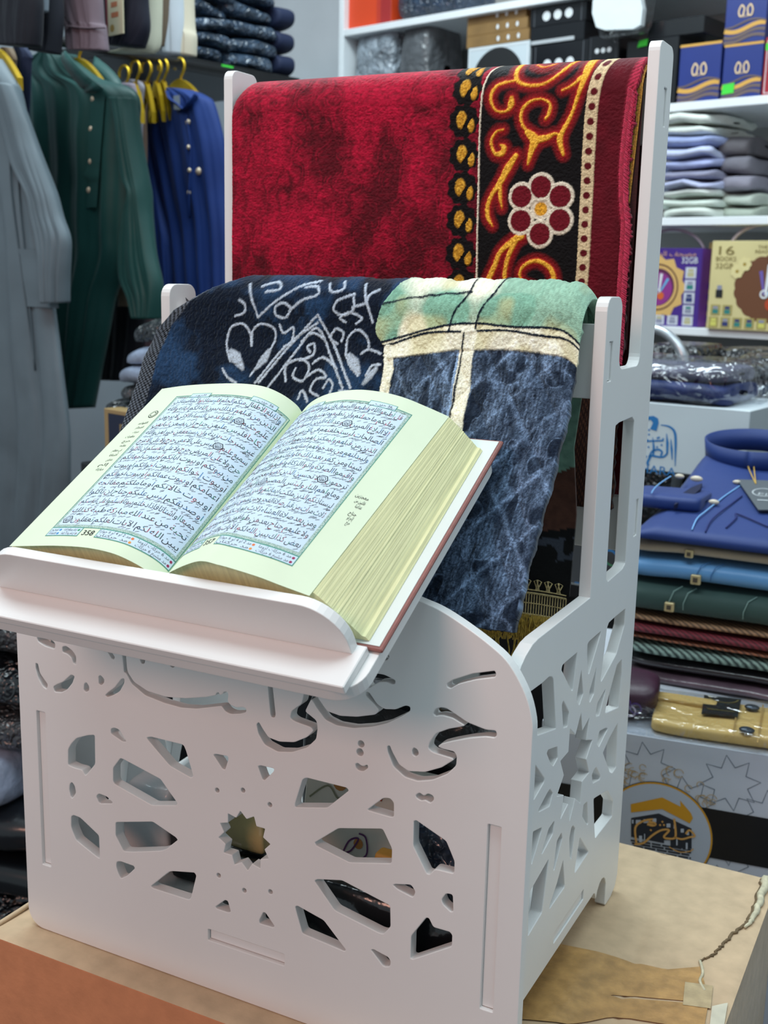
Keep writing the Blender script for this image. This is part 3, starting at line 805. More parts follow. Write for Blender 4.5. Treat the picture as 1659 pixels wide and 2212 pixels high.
# black coins with gold lenses
for cx, cy in ((312, 150), (310, 290), (290, 490), (290, 700), (280, 905), (275, 1105), (270, 1310), (275, 1500), (278, 1700)):
    c = np.array(on_red(*r7([(cx, cy)])[0])); k = 1 / 2.8603
    sc_ = abs(on_red(900 + (cx + 100) / 2.8603, 90 + cy / 2.8603)[0] - c[0]) / 100
    d = PJn - c; dd = np.hypot(d[:, 0], d[:, 1]); an = np.arctan2(d[:, 1], d[:, 0])
    near = dd < 130 * sc_
    if not near.any(): continue
    m = np.where(near, sst(dd, 92 * sc_ + 6 * sc_ * np.cos(9 * an), 8 * sc_), 0); col = seg_mix(col, m, BLK)
    for ox, oy, rx, ry in ((-14, -6, 34, 50), (46, 26, 22, 40)):
        e = np.hypot((d[:, 0] - ox * sc_) / (rx * sc_), (d[:, 1] - oy * sc_) / (ry * sc_))
        a2 = (d[:, 0] - 28 * sc_) * 0.83 + (d[:, 1] + 2 * sc_) * 0.55
        m = np.where(near & (np.abs(a2) > 11 * sc_), sst(e, 0.95, 0.25), 0)
        g = GOLD * (0.45 + 0.55 * n4[:, None]) + GOLD2 * 0.25 * (n3[:, None] > 0.6)
        col = seg_mix(col, m, g); rel += m * 0.0006
SC_ = abs(on_red(*r7([(900, 900)])[0])[0] - on_red(*r7([(800, 900)])[0])[0]) / 100
def orn(pts, w, halo=34, closed=False):
    global col, rel
    p = redpath(pts); ww = np.interp(np.linspace(0, 1, len(p)), np.linspace(0, 1, len(np.atleast_1d(w))), np.atleast_1d(w)) * SC_
    mn, mx = p.min(0) - 70 * SC_, p.max(0) + 70 * SC_
    k = np.where((P2[:, 0] > mn[0]) & (P2[:, 0] < mx[0]) & (P2[:, 1] > mn[1]) & (P2[:, 1] < mx[1]))[0]
    if not len(k): return
    d, wd = dist_path(PJn[k], p, ww)
    inband = np.clip((P2[k, 0] - xl[k]) / 0.0008, 0, 1) * np.clip((xs_[k] - 38 * SC_ - P2[k, 0]) / 0.0008, 0, 1)
    c = col[k]
    isgold = c[:, 0] > 0.3
    m = sst(d, wd / 2 + halo * SC_, 22 * SC_) * inband * (~isgold)
    c = seg_mix(c, m * 0.9, np.array(lin(hx('7d0f17'))) * (0.6 + 0.8 * n4[k][:, None]))
    m = sst(d, wd / 2 + 9 * SC_, 10 * SC_) * inband * (~isgold); c = seg_mix(c, m * 0.85, ORA)
    m = sst(d, wd / 2, 7 * SC_) * inband
    c = seg_mix(c, m, GOLD * (0.75 + 0.5 * n3[k][:, None]) * (1 - 0.0) + GOLD2 * 0.35 * (n4[k][:, None] > 0.5))
    col[k] = c; rel[k] = np.maximum(rel[k], m * 0.0009)
orn([(590, 60), (600, 110), (600, 200), (640, 255), (720, 270), (800, 250), (880, 180), (930, 110), (950, 70)], [34, 30, 22, 16, 14, 16, 22, 26])
orn([(700, 120), (760, 140), (820, 115)], [6], 40)
orn([(1055, 60), (1045, 140), (1030, 230), (1000, 330), (960, 450), (910, 550), (890, 610), (912, 700)], [52, 50, 34, 20, 18, 26, 34, 14])
orn([(900, 300), (960, 270), (1010, 220)], [8, 12, 26])
orn([(615, 235), (510, 262), (465, 320), (465, 380), (500, 430), (560, 430), (588, 390), (590, 350)], [10, 16, 22, 18, 10, 12, 40, 22])
orn([(700, 570), (655, 505), (655, 430), (700, 375), (770, 355), (825, 385), (822, 440), (800, 480)], [16, 16, 18, 16, 8, 14, 20, 12])
orn([(690, 560), (735, 610), (715, 680), (695, 760)], [30, 60, 34, 8]); orn([(740, 610), (810, 595), (865, 570), (895, 600)], [46, 30, 14, 14])
orn([(540, 545), (495, 560), (463, 620), (485, 690), (530, 690), (545, 655), (520, 640)], [8, 12, 16, 18, 34, 30, 10])
orn([(620, 705), (570, 780), (520, 870), (470, 940), (440, 1010), (440, 1080), (470, 1140)], [26, 44, 36, 22, 26, 26, 8]); orn([(520, 870), (520, 960), (530, 1030)], [22, 22, 6])
orn([(650, 1200), (590, 1240), (520, 1300), (480, 1390), (440, 1480), (410, 1600), (390, 1750)], [44, 34, 26, 30, 34, 34, 30]); orn([(615, 1230), (565, 1340), (545, 1440), (550, 1540), (545, 1700)], [34, 26, 24, 22, 20])
orn([(715, 1510), (660, 1490), (640, 1430), (680, 1375), (755, 1355), (830, 1400), (852, 1470), (830, 1560), (800, 1680)], [14, 18, 14, 18, 22, 26, 30, 26, 20])
# six-petalled flower
PET = np.array(lin(hx('6a0b1c')))
for cx, cy in ((775, 900), (893, 958), (890, 1105), (768, 1190), (650, 1108), (655, 958)):
    c = np.array(on_red(*r7([(cx, cy)])[0])); d = np.hypot(*(PJn - c).T)
    for rad, cc in ((84, CREAM), (64, PET)):
        m = sst(d, rad * SC_, 7 * SC_); col = seg_mix(col, m, cc * (0.75 + 0.5 * n4[:, None]))
        rel = np.maximum(rel, m * 0.0007)
for cx, cy in ((775, 900), (893, 958), (890, 1105), (768, 1190), (650, 1108), (655, 958)):
    c = np.array(on_red(*r7([(cx, cy)])[0])); d = np.hypot(*(PJn - c).T)
    col = seg_mix(col, sst(d, 62 * SC_, 7 * SC_), PET * (0.75 + 0.5 * n4[:, None]))
c = np.array(on_red(*r7([(773, 1035)])[0])); d = np.hypot(*(PJn - c).T)
col = seg_mix(col, sst(d, 64 * SC_, 7 * SC_), CREAM * (0.8 + 0.4 * n4[:, None])); col = seg_mix(col, sst(d, 40 * SC_, 7 * SC_), GOLD * (0.6 + 0.8 * n4[:, None]))
# chain of dark octagons on a beige strip
d = np.abs(PJn[:, 0] - xs_)
m = sst(d, 37 * SC_, 5 * SC_); col = seg_mix(col, m, BEIGE * (0.62 + 0.6 * n4[:, None])); rel = np.maximum(rel, m * 0.0006)
per = 82 * SC_
ph = (P2[:, 1] / per) % 1.0 - 0.5
e = np.hypot(PJn[:, 0] - xs_, ph * per)
col = seg_mix(col, sst(e, 21 * SC_, 6 * SC_), np.array(lin(hx('5c0a16'))))
# cream cord
d = np.abs(PJn[:, 0] - xl); col = seg_mix(col, sst(d, 5.5 * SC_, 4 * SC_), CREAM * (0.8 + 0.4 * n4[:, None])); rel = np.maximum(rel, sst(d, 6 * SC_, 4 * SC_) * 0.0008)
# whipped right edge in brighter red
xe = np.interp(P2[:, 1], edge[:, 1], edge[:, 0])
m = np.clip((P2[:, 0] - xe + 0.002) / 0.003, 0, 1)
stv = 0.5 + 0.5 * np.sin((P2[:, 1] * 1.0 + (P2[:, 0] - xe) * 0.6) * 2 * math.pi / 0.0032 + 3 * n3)
col = seg_mix(col, m * (0.25 + 0.75 * stv), np.array(lin(hx('c23350'))))
low = np.clip((P2[:, 1] - 0.232) / 0.006, 0, 1)          # the hidden end shows its coarse backing
col = seg_mix(col, low, np.array(lin(hx('2a1512'))) + np.array(lin(hx('4a2c1c'))) * (np.sin((P2[:, 0] + P2[:, 1]) * 2 * math.pi / 0.004) > 0.6)[:, None])
rel *= 1 - low
# bend the sheet: right hand edge follows the whipped line, soft waves elsewhere
Xn = X.copy(); wv = 0.0016 * np.sin(X * 21 + 1.0) + 0.0010 * np.sin(X * 57 + Z * 15)
fmask = (Y < RYC).astype(float)
Y -= wv * fmask * np.clip((RZ - Z) / 0.06, 0, 1)
rl = rel.reshape(nxr, nr); pile = ((n3 - 0.5) * 0.0006 + (n1 - 0.5) * 0.0012).reshape(nxr, nr)
Y -= np.where(Y < RYC + 0.001, rl + pile, 0)
Z -= 0.010 * np.clip((0.045 - X) / 0.017, 0, 1) ** 2 * np.clip((Z - 0.60) / 0.08, 0, 1)
M_red = mat('red_velvet', 'ffffff', 0.75, attr='pattern', sheen=0.12, bump=0.5, bscale=900, bdist=0.0008, spec=0.15)
red = thing('red_rug', ((xr[0] + xr[-1]) / 2, RYC, 0.34), 'deep red velvet rug with black scroll border, folded over the top rail', 'rug')
V = np.c_[Xn.ravel(), Y.ravel(), Z.ravel()]
o = link_mesh('rug_pile', V, grid_quads(nxr, nr), M_red, red, smooth=True, col=np.clip(col, 0, 1))
md = o.modifiers.new('thickness', 'SOLIDIFY'); md.thickness = 0.006; md.offset = -1
# the folds beneath: gold-braided edge and inner layer showing at the right
M_gold = mat('gold_braid', 'b98a35', 0.5, var=0.5, vscale=700, bump=0.6, bscale=900, bdist=0.001)
M_drk = mat('dark_red_backing', '3a1416', 0.85, var=0.3, vscale=300, stretch=(1, 1, 3))
zz_ = np.r_[np.linspace(0.47, RZC, 30)]; V = []
for z in zz_: V += [(0.350, RYF + 0.0085, z), (0.3912, RYF + 0.0085, z)]
for a in np.linspace(180, 60, 12):
    V += [(0.350, RYC + (RR - 0.0085) * math.cos(math.radians(a)), RZC + (RR - 0.0085) * math.sin(math.radians(a))), (0.3912, RYC + (RR - 0.0085) * math.cos(math.radians(a)), RZC + (RR - 0.0085) * math.sin(math.radians(a)))]
b = MB(); b.add(V, [(2 * i, 2 * i + 1, 2 * i + 3, 2 * i + 2) for i in range(len(V) // 2 - 1)], 0, True)
b.build('inner_fold', M_drk, red)
b = MB()
for k in range(9):
    x = 0.3905 - 0.0014 * k; zb = 0.50 + 0.012 * k
    pts = [(x - 0.0045 * np.clip((RZC - z) / 0.08, 0, 1), RYF + 0.0066, z) for z in np.linspace(zb, RZC, 14)]
    pts += [(x, RYC + (RR - 0.006) * math.cos(math.radians(a)), RZC + (RR - 0.006) * math.sin(math.radians(a))) for a in (165, 140, 110, 80, 50)]
    b.tube(pts, 0.00085, n=6)
b.build('braided_edge', M_gold, red)
M_frg = mat('red_fringe', 'b8294a', 0.7, var=0.35, vscale=500)
b = MB(); rnd = random.Random(8)
for k in range(300):
    z = 0.46 + (RZC - 0.46) * k / 300
    x0 = min(float(np.interp(RZ - z, _edge[:, 1], _edge[:, 0])), 0.3895) - 0.0012 - 0.0006 * rnd.random()
    b.tube([(x0 - 0.0045, RYF - 0.0010, z + 0.0026), (x0 - 0.001, RYF - 0.0022, z + 0.0004), (x0 + 0.0018, RYF + 0.0015, z - 0.0024 + 0.001 * rnd.random())], 0.00062, n=5, caps=False)
f_ = b.build('whipped_edge', M_frg, red)
b = MB()
for k in range(70):
    x = 0.372 + 0.0175 * rnd.random(); y = RYC + RR + 0.001 - 0.006 * rnd.random()
    dx = 0.006 * (rnd.random() - 0.35)
    b.tube([(x, y, 0.356), (x + dx * 0.3, y, 0.342), (x + dx, y + 0.003 * (rnd.random() - 0.5), 0.318 + 0.014 * rnd.random())], 0.0006, n=5, caps=False)
b.build('tassel', mat('tassel_red', '7d1626', 0.7, var=0.3, vscale=300), red)

# ---- the navy quilted rug on the middle rail
BZ, BRr, BYC, BZC = 0.520, 0.0265, 0.1740, 0.4935
BYF = BYC - BRr
def yfront(z):
    return np.interp(z, [0.27, 0.305, 0.345, 0.383, 0.43, 0.47, 0.4935], [0.042, 0.050, 0.072, 0.098, 0.126, 0.143, BYF])
def on_blue(px, py):
    z = 0.45
    for _ in range(25):
        p = on_y(px, py, float(yfront(z))); z = 0.5 * z + 0.5 * min(p[2], 0.53)
    return (p[0], BZ - p[2])
def z6q(l): return [(320 + x / 1.6929, 560 + y / 1.6929) for x, y in l]
def z8q(l): return [(850 + x / 2.6649, 620 + y / 2.6649) for x, y in l]
def bluepath(l, n=6): return smooth_path([on_blue(*q) for q in l], n)
nxb = 640
xb = np.linspace(0.0305, 0.3895, nxb)
frontb = np.arange(0.2965, BZC, 0.00055)
arcb = np.linspace(180, 0, 80)[1:-1]
rows = [(float(yfront(z)), z, BZ - z) for z in frontb]
rows += [(BYC + BRr * math.cos(math.radians(a)), BZC + BRr * math.sin(math.radians(a)), BRr * (1 - math.sin(math.radians(a))) if a > 90 else -BRr * (1 - math.sin(math.radians(a)))) for a in arcb]
rows += [(BYC + BRr, z, -BRr - (BZC - z)) for z in np.linspace(BZC, 0.466, 14)]
rows = np.array(rows); nr = len(rows)
X = np.repeat(xb[:, None], nr, 1); Y = np.repeat(rows[None, :, 0], nxb, 0).copy(); Z = np.repeat(rows[None, :, 1], nxb, 0).copy(); Tt = np.repeat(rows[None, :, 2], nxb, 0)
XLB = np.interp(Tt, [-0.05, -0.005, 0.002, 0.008, 0.020, 0.040, 0.065, 0.09, 0.22], [0.088, 0.085, 0.076, 0.060, 0.042, 0.028, 0.0215, 0.022, 0.024])
X = np.where(X < 0.16, 0.16 - (0.16 - X) * (0.16 - XLB) / (0.16 - xb[0]), X)      # the bound left edge runs askew
P2 = np.c_[X.ravel(), Tt.ravel()]; N_ = len(P2)
n1 = vnoise(P2[:, 0] * 45, P2[:, 1] * 40, 13); n2 = vnoise(P2[:, 0] * 170, P2[:, 1] * 150, 15); n3 = vnoise(P2[:, 0] * 800, P2[:, 1] * 600, 17); n4 = vnoise(P2[:, 0] * 1600, P2[:, 1] * 1300, 19)
NAVY = np.array(lin(hx('091425'))); NAV2 = np.array(lin(hx('1f3a5a'))); LBL = np.array(lin(hx('93b0d6'))); WHT = np.array(lin(hx('b9c6d6'))); CRM = 1.15 * np.array(lin(hx('eeecd6'))); GRN = np.array(lin(hx('86b8a0'))); INK = np.array(lin(hx('0e1a2a'))); YEL = np.array(lin(hx('cfc58a')))
SB = abs(on_blue(960, 850)[0] - on_blue(860, 850)[0]) / 100        # metres per photo pixel
PJn = P2 + np.c_[(n4 - 0.5), np.roll(n4, 91) - 0.5] * 2.2 * SB
k_ = np.clip((n1 - 0.45) * 2.4 + (n2 - 0.5), 0, 1)[:, None]
col = NAVY * (1 - k_) + NAV2 * k_
col *= (0.7 + 0.6 * n3[:, None])
rel = (n1 - 0.5) * 0.002
seam = bluepath(z6q([(930, 60), (890, 105), (850, 180), (832, 260), (862, 320), (880, 400), (868, 490), (860, 560), (850, 900)]))
xsm = np.interp(P2[:, 1], seam[:, 1], seam[:, 0])
left = P2[:, 0] < xsm
# quilted diamonds with netted lines on the right-hand block
u_ = (P2[:, 0] * 0.80 + P2[:, 1] * 0.62) / (62 * SB); v_ = (-P2[:, 0] * 0.80 + P2[:, 1] * 0.62) / (62 * SB)
u_ += 0.10 * (n1 - 0.5); v_ += 0.10 * (n1 - 0.5)
fu, fv = np.abs(u_ - np.round(u_)), np.abs(v_ - np.round(v_))
quilt = np.minimum(fu, fv)
wx, wy = P2[:, 0] + 0.0016 * (n2 - 0.5), P2[:, 1] + 0.0026 * (n1 - 0.5)
def lattice(a, b, w):
    p, q = wx / a + wy / b, -wx / a + wy / b
    p, q = np.abs(p - np.round(p)), np.abs(q - np.round(q))
    return np.exp(-(np.minimum(p, q) / w) ** 2)
streak = vnoise(wx / (4.5 * SB), wy / (26 * SB), 23); patch = vnoise(wx / (34 * SB), wy / (52 * SB), 25); blob = vnoise(wx / (17 * SB), wy / (30 * SB), 27)
rib = 0.5 + 0.5 * np.sin(wx * 2 * math.pi / (8 * SB))
dg = (wx * 0.72 + wy * 0.70) / (76 * SB); dg2 = (-wx * 0.80 + wy * 0.62) / (88 * SB)
l1 = np.exp(-(np.abs(dg - np.round(dg)) / 0.055) ** 2); l2 = np.exp(-(np.abs(dg2 - np.round(dg2)) / 0.06) ** 2)
lum = 0.10 + 0.34 * np.clip((patch - 0.30) * 2.2, 0, 1) * (0.35 + 0.65 * rib) * (0.4 + 0.9 * streak) + 0.20 * streak ** 2
lum *= 0.30 + 0.70 * np.clip((blob - 0.30) * 4, 0, 1)
lum += 0.42 * l1 * (0.25 + 0.9 * n2) + 0.30 * l2 * np.clip((n1 - 0.35) * 3, 0, 1) + 0.30 * np.exp(-((blob - 0.42) / 0.035) ** 2) * (n2 > 0.42)
tex = np.clip(lum * (0.25 + 1.7 * n4), 0, 1) ** 1.1
right_ = (~left).astype(float)
c2 = NAVY * (0.7 + 0.6 * n3[:, None]) * (1 - np.clip(tex, 0, 1)[:, None]) + LBL * np.clip(tex, 0, 1)[:, None] * 0.85
col = seg_mix(col, right_, c2)
# green / cream plaid of the top edge
plaid_low = bluepath(z8q([(-60, 420), (0, 408), (100, 395), (380, 360), (480, 360), (700, 365), (980, 400), (1100, 430)]))
tl = np.interp(P2[:, 0], plaid_low[:, 0], plaid_low[:, 1])
pl = right_ * np.clip((tl - PJn[:, 1]) / (4 * SB) + 0.5, 0, 1)
lineA = bluepath(z8q([(-80, 320), (0, 300), (200, 245), (340, 215), (500, 210), (700, 230), (900, 235), (1050, 270), (1120, 290)]))
lineB = bluepath(z8q([(-80, 345), (0, 325), (200, 265), (420, 255), (650, 250), (850, 280), (1030, 300), (1120, 320)]))
ta = np.interp(P2[:, 0], lineA[:, 0], lineA[:, 1])
gm = np.clip((vnoise(P2[:, 0] * 42, P2[:, 1] * 48, 31) - 0.40) * 5, 0, 1) * (P2[:, 1] < ta)
gm = np.maximum(gm, (P2[:, 1] < ta) * np.clip((P2[:, 0] - on_blue(*z8q([(520, 150)])[0])[0]) / (30 * SB), 0, 1) * 0.9)
pc = (CRM * (1 - gm[:, None]) + GRN * gm[:, None]) * (0.78 + 0.4 * n3[:, None])
yl = np.clip((vnoise(P2[:, 0] * 60, P2[:, 1] * 60, 37) - 0.55) * 4, 0, 1)[:, None]
pc = pc * (1 - 0.5 * yl) + YEL * 0.5 * yl
col = seg_mix(col, pl, pc)
def bline(path, w, c, mask=None, soft=2.0, colr=None):
    global col, rel
    p = path; mn, mx = p.min(0) - 30 * SB, p.max(0) + 30 * SB
    k = np.where((P2[:, 0] > mn[0]) & (P2[:, 0] < mx[0]) & (P2[:, 1] > mn[1]) & (P2[:, 1] < mx[1]))[0]
    if not len(k): return
    ww = np.interp(np.linspace(0, 1, len(p)), np.linspace(0, 1, len(np.atleast_1d(w))), np.atleast_1d(w)) * SB
    d, wd = dist_path(PJn[k], p, ww)
    m = sst(d, wd / 2, soft * SB)
    if mask is not None: m = m * mask[k]
    col[k] = seg_mix(col[k], m, np.asarray(c) * (0.65 + 0.6 * n4[k][:, None])); rel[k] = np.maximum(rel[k], rel[k] + m * 0.0003)
for L_ in (lineA, lineB): bline(L_, 5, INK, right_)
for l in ([(420, -40), (420, 40), (350, 150), (328, 250)], [(600, -40), (560, 45), (500, 150), (475, 240)], [(-100, 110), (0, 85), (200, 50), (430, 35)]): bline(bluepath(z8q(l)), 4.5, INK, right_)
# cream columns on the block
bline(bluepath(z8q([(440, 280), (425, 380), (405, 500), (395, 600), (368, 760), (350, 900), (330, 1100)])), [34, 34, 32, 32, 32], CRM)
bline(bluepath(z8q([(415, 265), (395, 400), (360, 600), (335, 730), (310, 900)])), 4, INK)
bline(bluepath(z8q([(375, 380), (350, 560), (325, 700), (300, 850)])), [5], LBL)
bline(bluepath(z6q([(878, 330), (880, 400), (868, 470), (860, 540)])), [20], CRM)
# white scrolls on the left-hand block
lm = left.astype(float)
scrolls = [[(352, 92), (380, 155), (402, 212)], [(402, 212), (470, 150), (540, 100), (600, 80)], [(330, 148), (352, 165), (350, 195), (318, 207)],
 [(500, 215), (468, 205), (466, 175), (495, 160), (520, 180), (505, 212)], [(515, 190), (560, 150), (612, 130), (600, 100), (560, 105)],
 [(745, 128), (690, 150), (678, 188), (715, 205), (750, 180), (745, 140)], [(745, 175), (790, 160), (800, 130), (830, 110)], [(770, 90), (800, 170), (820, 230)],
 [(720, 230), (700, 215), (735, 195), (780, 215), (760, 235)], [(400, 100), (450, 85), (470, 110), (420, 120)], [(640, 90), (660, 120), (700, 110), (690, 85)],
 [(300, 372), (285, 310), (300, 252), (340, 236), (368, 262), (376, 315)], [(376, 315), (380, 262), (415, 236), (462, 258), (455, 312), (400, 385), (372, 425)],
 [(272, 400), (290, 430), (320, 452)], [(400, 452), (500, 335), (600, 225), (622, 205)], [(622, 205), (680, 320), (742, 470)], [(432, 470), (520, 360), (612, 252), (660, 340), (712, 470)], [(388, 452), (500, 320), (620, 232)],
 [(480, 240), (495, 270), (530, 250), (525, 300), (495, 320)], [(498, 445), (500, 390), (555, 365), (585, 395), (560, 445), (525, 430), (535, 400)], [(575, 430), (620, 405), (650, 430), (610, 440), (590, 480), (620, 500)],
 [(590, 340), (580, 320), (605, 310), (600, 350), (550, 370)], [(690, 310), (665, 290), (685, 255), (712, 270), (705, 300)], [(722, 340), (728, 290), (765, 258), (800, 285), (808, 320)], [(722, 345), (740, 390), (770, 425)], [(800, 425), (820, 390), (850, 385)],
 [(780, 345), (808, 330), (850, 345)], [(640, 470), (660, 440), (675, 460), (660, 500)], [(545, 510), (560, 480), (580, 520)], [(700, 480), (745, 490), (740, 530)], [(560, 300), (600, 270), (640, 290)], [(690, 400), (640, 360), (600, 380)]]
for l in scrolls: bline(bluepath(z6q(l)), 5.0, WHT, lm, 2.5)
for l, w in (([(300, 335), (320, 360), (345, 400)], [10, 24, 8]), ([(440, 335), (420, 365), (392, 400)], [10, 20, 6]), ([(735, 350), (755, 380), (775, 415)], [8, 22, 6]), ([(835, 400), (815, 425), (790, 455)], [8, 14, 6])):
    bline(bluepath(z6q(l)), w, WHT * 0.9, lm, 4)
# knitted binding on the left
bx = P2[:, 0] - XLB.ravel()
bind = np.clip((40 * SB - bx) / (2 * SB), 0, 1)
kn = 0.5 + 0.5 * np.sin(P2[:, 1] * 2 * math.pi / (9 * SB)) * np.sin(bx * 2 * math.pi / (10 * SB) + P2[:, 1] * 500)
top_light = np.clip((0.035 - P2[:, 1]) / 0.04, 0, 1)  # stitch highlights put into the colour, stronger over the top of the fold
col = seg_mix(col, bind, np.array(lin(hx('14171d'))) * (0.6 + 0.8 * kn[:, None]) + np.array(lin(hx('7b8592'))) * np.clip((kn[:, None] - 0.4) * 3, 0, 1) * (0.60 + 0.9 * top_light[:, None]))
rel += bind * (kn - 0.5) * 0.0008
q = np.exp(-(quilt / 0.05) ** 2)
rel += right_ * (np.clip(quilt * 2.2, 0, 1) ** 0.7 - 0.6) * 0.0036 * (1 - 0.45 * pl)
col *= (1 - 0.0 * q[:, None])
rel += (n3 - 0.5) * 0.0009 + pl * 0.0010
# drop at both ends, skewed right edge, waves
sag = 0.012 * np.clip((XLB + 0.03 - X) / 0.03, 0, 1) ** 2 + 0.012 * np.clip((X - 0.375) / 0.015, 0, 1) ** 2
wgt = np.clip((Z - 0.43) / 0.09, 0, 1)
Z = Z - sag * wgt
Xn = X + (-0.004 * np.clip((X - 0.2) / 0.19, 0, 1)) * np.clip((0.5 - Z) / 0.2, 0, 1) 
Y = Y - 0.0035 * np.sin(X * 26 + 0.6) * np.clip((0.5 - Z) / 0.15, 0, 1) * (Y < BYC) - 0.003 * np.clip((0.06 - X) / 0.03, 0, 1) ** 2 * (Y < BYC)
rl = rel.reshape(nxb, nr) * np.clip((X - XLB) / 0.008, 0.0, 1) * np.clip((xb[-1] - X) / 0.012, 0.0, 1) * np.clip((Z - 0.2965) / 0.012, 0.0, 1)
dy = np.where(Y < BYC, -1.0, 0.6); up = np.clip((Z - BZC) / BRr, 0, 1)
Y = Y + rl * dy * (1 - up); Z = Z + rl * up
M_navy = mat('navy_plush', 'ffffff', 0.85, attr='pattern', sheen=0.25, bump=0.7, bscale=750, bdist=0.0012, spec=0.1)
blue = thing('navy_rug', (0.21, BYC, 0.29), 'thick navy quilted plush rug with white scrolls and green plaid corner, behind the book', 'rug')
o = link_mesh('rug_pile', np.c_[Xn.ravel(), Y.ravel(), Z.ravel()], grid_quads(nxb, nr), M_navy, blue, smooth=True, col=np.clip(col, 0, 1))
md = o.modifiers.new('thickness', 'SOLIDIFY'); md.thickness = 0.008; md.offset = -1

# ---- the quilt with a lace hem hanging beneath the navy rug
quil = thing('lace_hem_quilt', (0.24, 0.19, 0.23), 'green, brown and black quilt with golden lace hem, hanging behind the navy rug', 'quilt')
xq = np.linspace(0.11, 0.3800, 200)
prof_q = [(0.1575, z) for z in np.linspace(0.45, 0.4935, 6)] + [(BYC + 0.0160 * math.cos(math.radians(a)), BZC + 0.0160 * math.sin(math.radians(a))) for a in np.linspace(180, 0, 14)[1:-1]]
prof_q += [(float(np.interp(z, [0.28, 0.36, 0.4935], [0.183, 0.1905, 0.1905])), z) for z in np.linspace(0.4935, 0.288, 130)]
pq = np.array(prof_q); nq = len(pq)
X = np.repeat(xq[:, None], nq, 1); Y = np.repeat(pq[None, :, 0], 200, 0).copy(); Z = np.repeat(pq[None, :, 1], 200, 0).copy()
fz = Z.ravel(); fx_ = X.ravel(); na = vnoise(fx_ * 300, fz * 300, 41); nb_ = vnoise(fx_ * 60, fz * 60, 43)
wz = fz + 0.004 * np.sin(fx_ * 60) + 0.006 * (nb_ - 0.5)
gr = np.array(lin(hx('86b29c'))); br = np.array(lin(hx('5f3b2e'))); bl = np.array(lin(hx('07080b')))
c = np.where((wz > 0.383)[:, None], gr, np.where((wz > 0.338)[:, None], br, bl)) * (0.75 + 0.5 * na[:, None])
ln = np.abs(fx_ - 0.352 - 0.06 * (fz - 0.44)) < 0.0014
c[ln & (wz > 0.34)] = np.array(lin(hx('12202a')))
flk = (np.abs(wz - 0.322) < 0.010) & (vnoise(fx_ * 130, fz * 110, 47) > 0.66)
c[flk] = np.array(lin(hx('4b5260')))
Y += 0.004 * np.sin(X * 40) * np.clip((0.46 - Z) / 0.1, 0, 1) * 0.6
Xs = X - 0.005 * np.clip(1 - np.abs(Z - 0.40) / 0.05, 0, 1) * np.clip((X - 0.3) / 0.07, 0, 1)
o = link_mesh('quilt_cloth', np.c_[Xs.ravel(), Y.ravel(), Z.ravel()], grid_quads(200, nq), mat('quilt_plush', 'ffffff', 0.85, attr='pattern', bump=0.5, bscale=500, bdist=0.001, sheen=0.2), quil, smooth=True, col=c)
md = o.modifiers.new('thickness', 'SOLIDIFY'); md.thickness = 0.003; md.offset = -1
M_lace = mat('golden_crochet', 'e6cf96', 0.7, var=0.3, vscale=400)
M_lace2 = mat('yellow_net_fringe', 'e8bd58', 0.65, var=0.4, vscale=300)
def hem(x): return 0.288 + 0.0015 * math.sin(x * 40), 0.1785 - 0.003 * math.sin(x * 30)
b = MB()
xx = np.arange(0.12, 0.3795, 0.0021)
for i, x in enumerate(xx):
    z, y = hem(x)
    b.tube([(x, y, z - 0.002), (x, y - 0.001, z - 0.019)], 0.00050, n=4, caps=False)
    if i % 4 == 0:
        for s_ in (-1, 1):
            b.tube([(x, y, z + 0.001), (x + s_ * 0.003, y, z + 0.0075), (x + s_ * 0.0006, y - 0.0005, z + 0.0088), (x - s_ * 0.0012, y, z + 0.001)], 0.0006, n=4, caps=False)
for dz, r in ((-0.002, 0.0009), (0.0005, 0.0006), (-0.010, 0.0005), (-0.019, 0.0010)):
    b.tube([(x, hem(x)[1] - 0.0004, hem(x)[0] + dz) for x in xx], r, n=5)
b.build('crochet_band', M_lace, quil)
b = MB(); rnd = random.Random(3)
for i in range(900):
    x = rnd.uniform(0.12, 0.379); z, y = hem(x); z -= 0.019
    l = rnd.uniform(0.010, 0.022); sl_ = rnd.uniform(-0.008, 0.008)
    b.tube([(x, y - 0.001, z), (x + sl_ * 0.5 + rnd.uniform(-.002, .002), y - 0.001 - rnd.uniform(0, .005), z - l * 0.5), (x + sl_, y - rnd.uniform(-.002, .004), z - l)], 0.00055, n=4, caps=False)
for i in range(220):
    x = rnd.uniform(0.12, 0.372); z, y = hem(x); z -= 0.036
    b.tube([(x, y, z), (x + rnd.uniform(-.006, .006), y - 0.003, z - 0.012), (x + rnd.uniform(-.008, .008), y, z - 0.025)], 0.0006, n=4, caps=False)
b.build('net_fringe', M_lace2, quil)
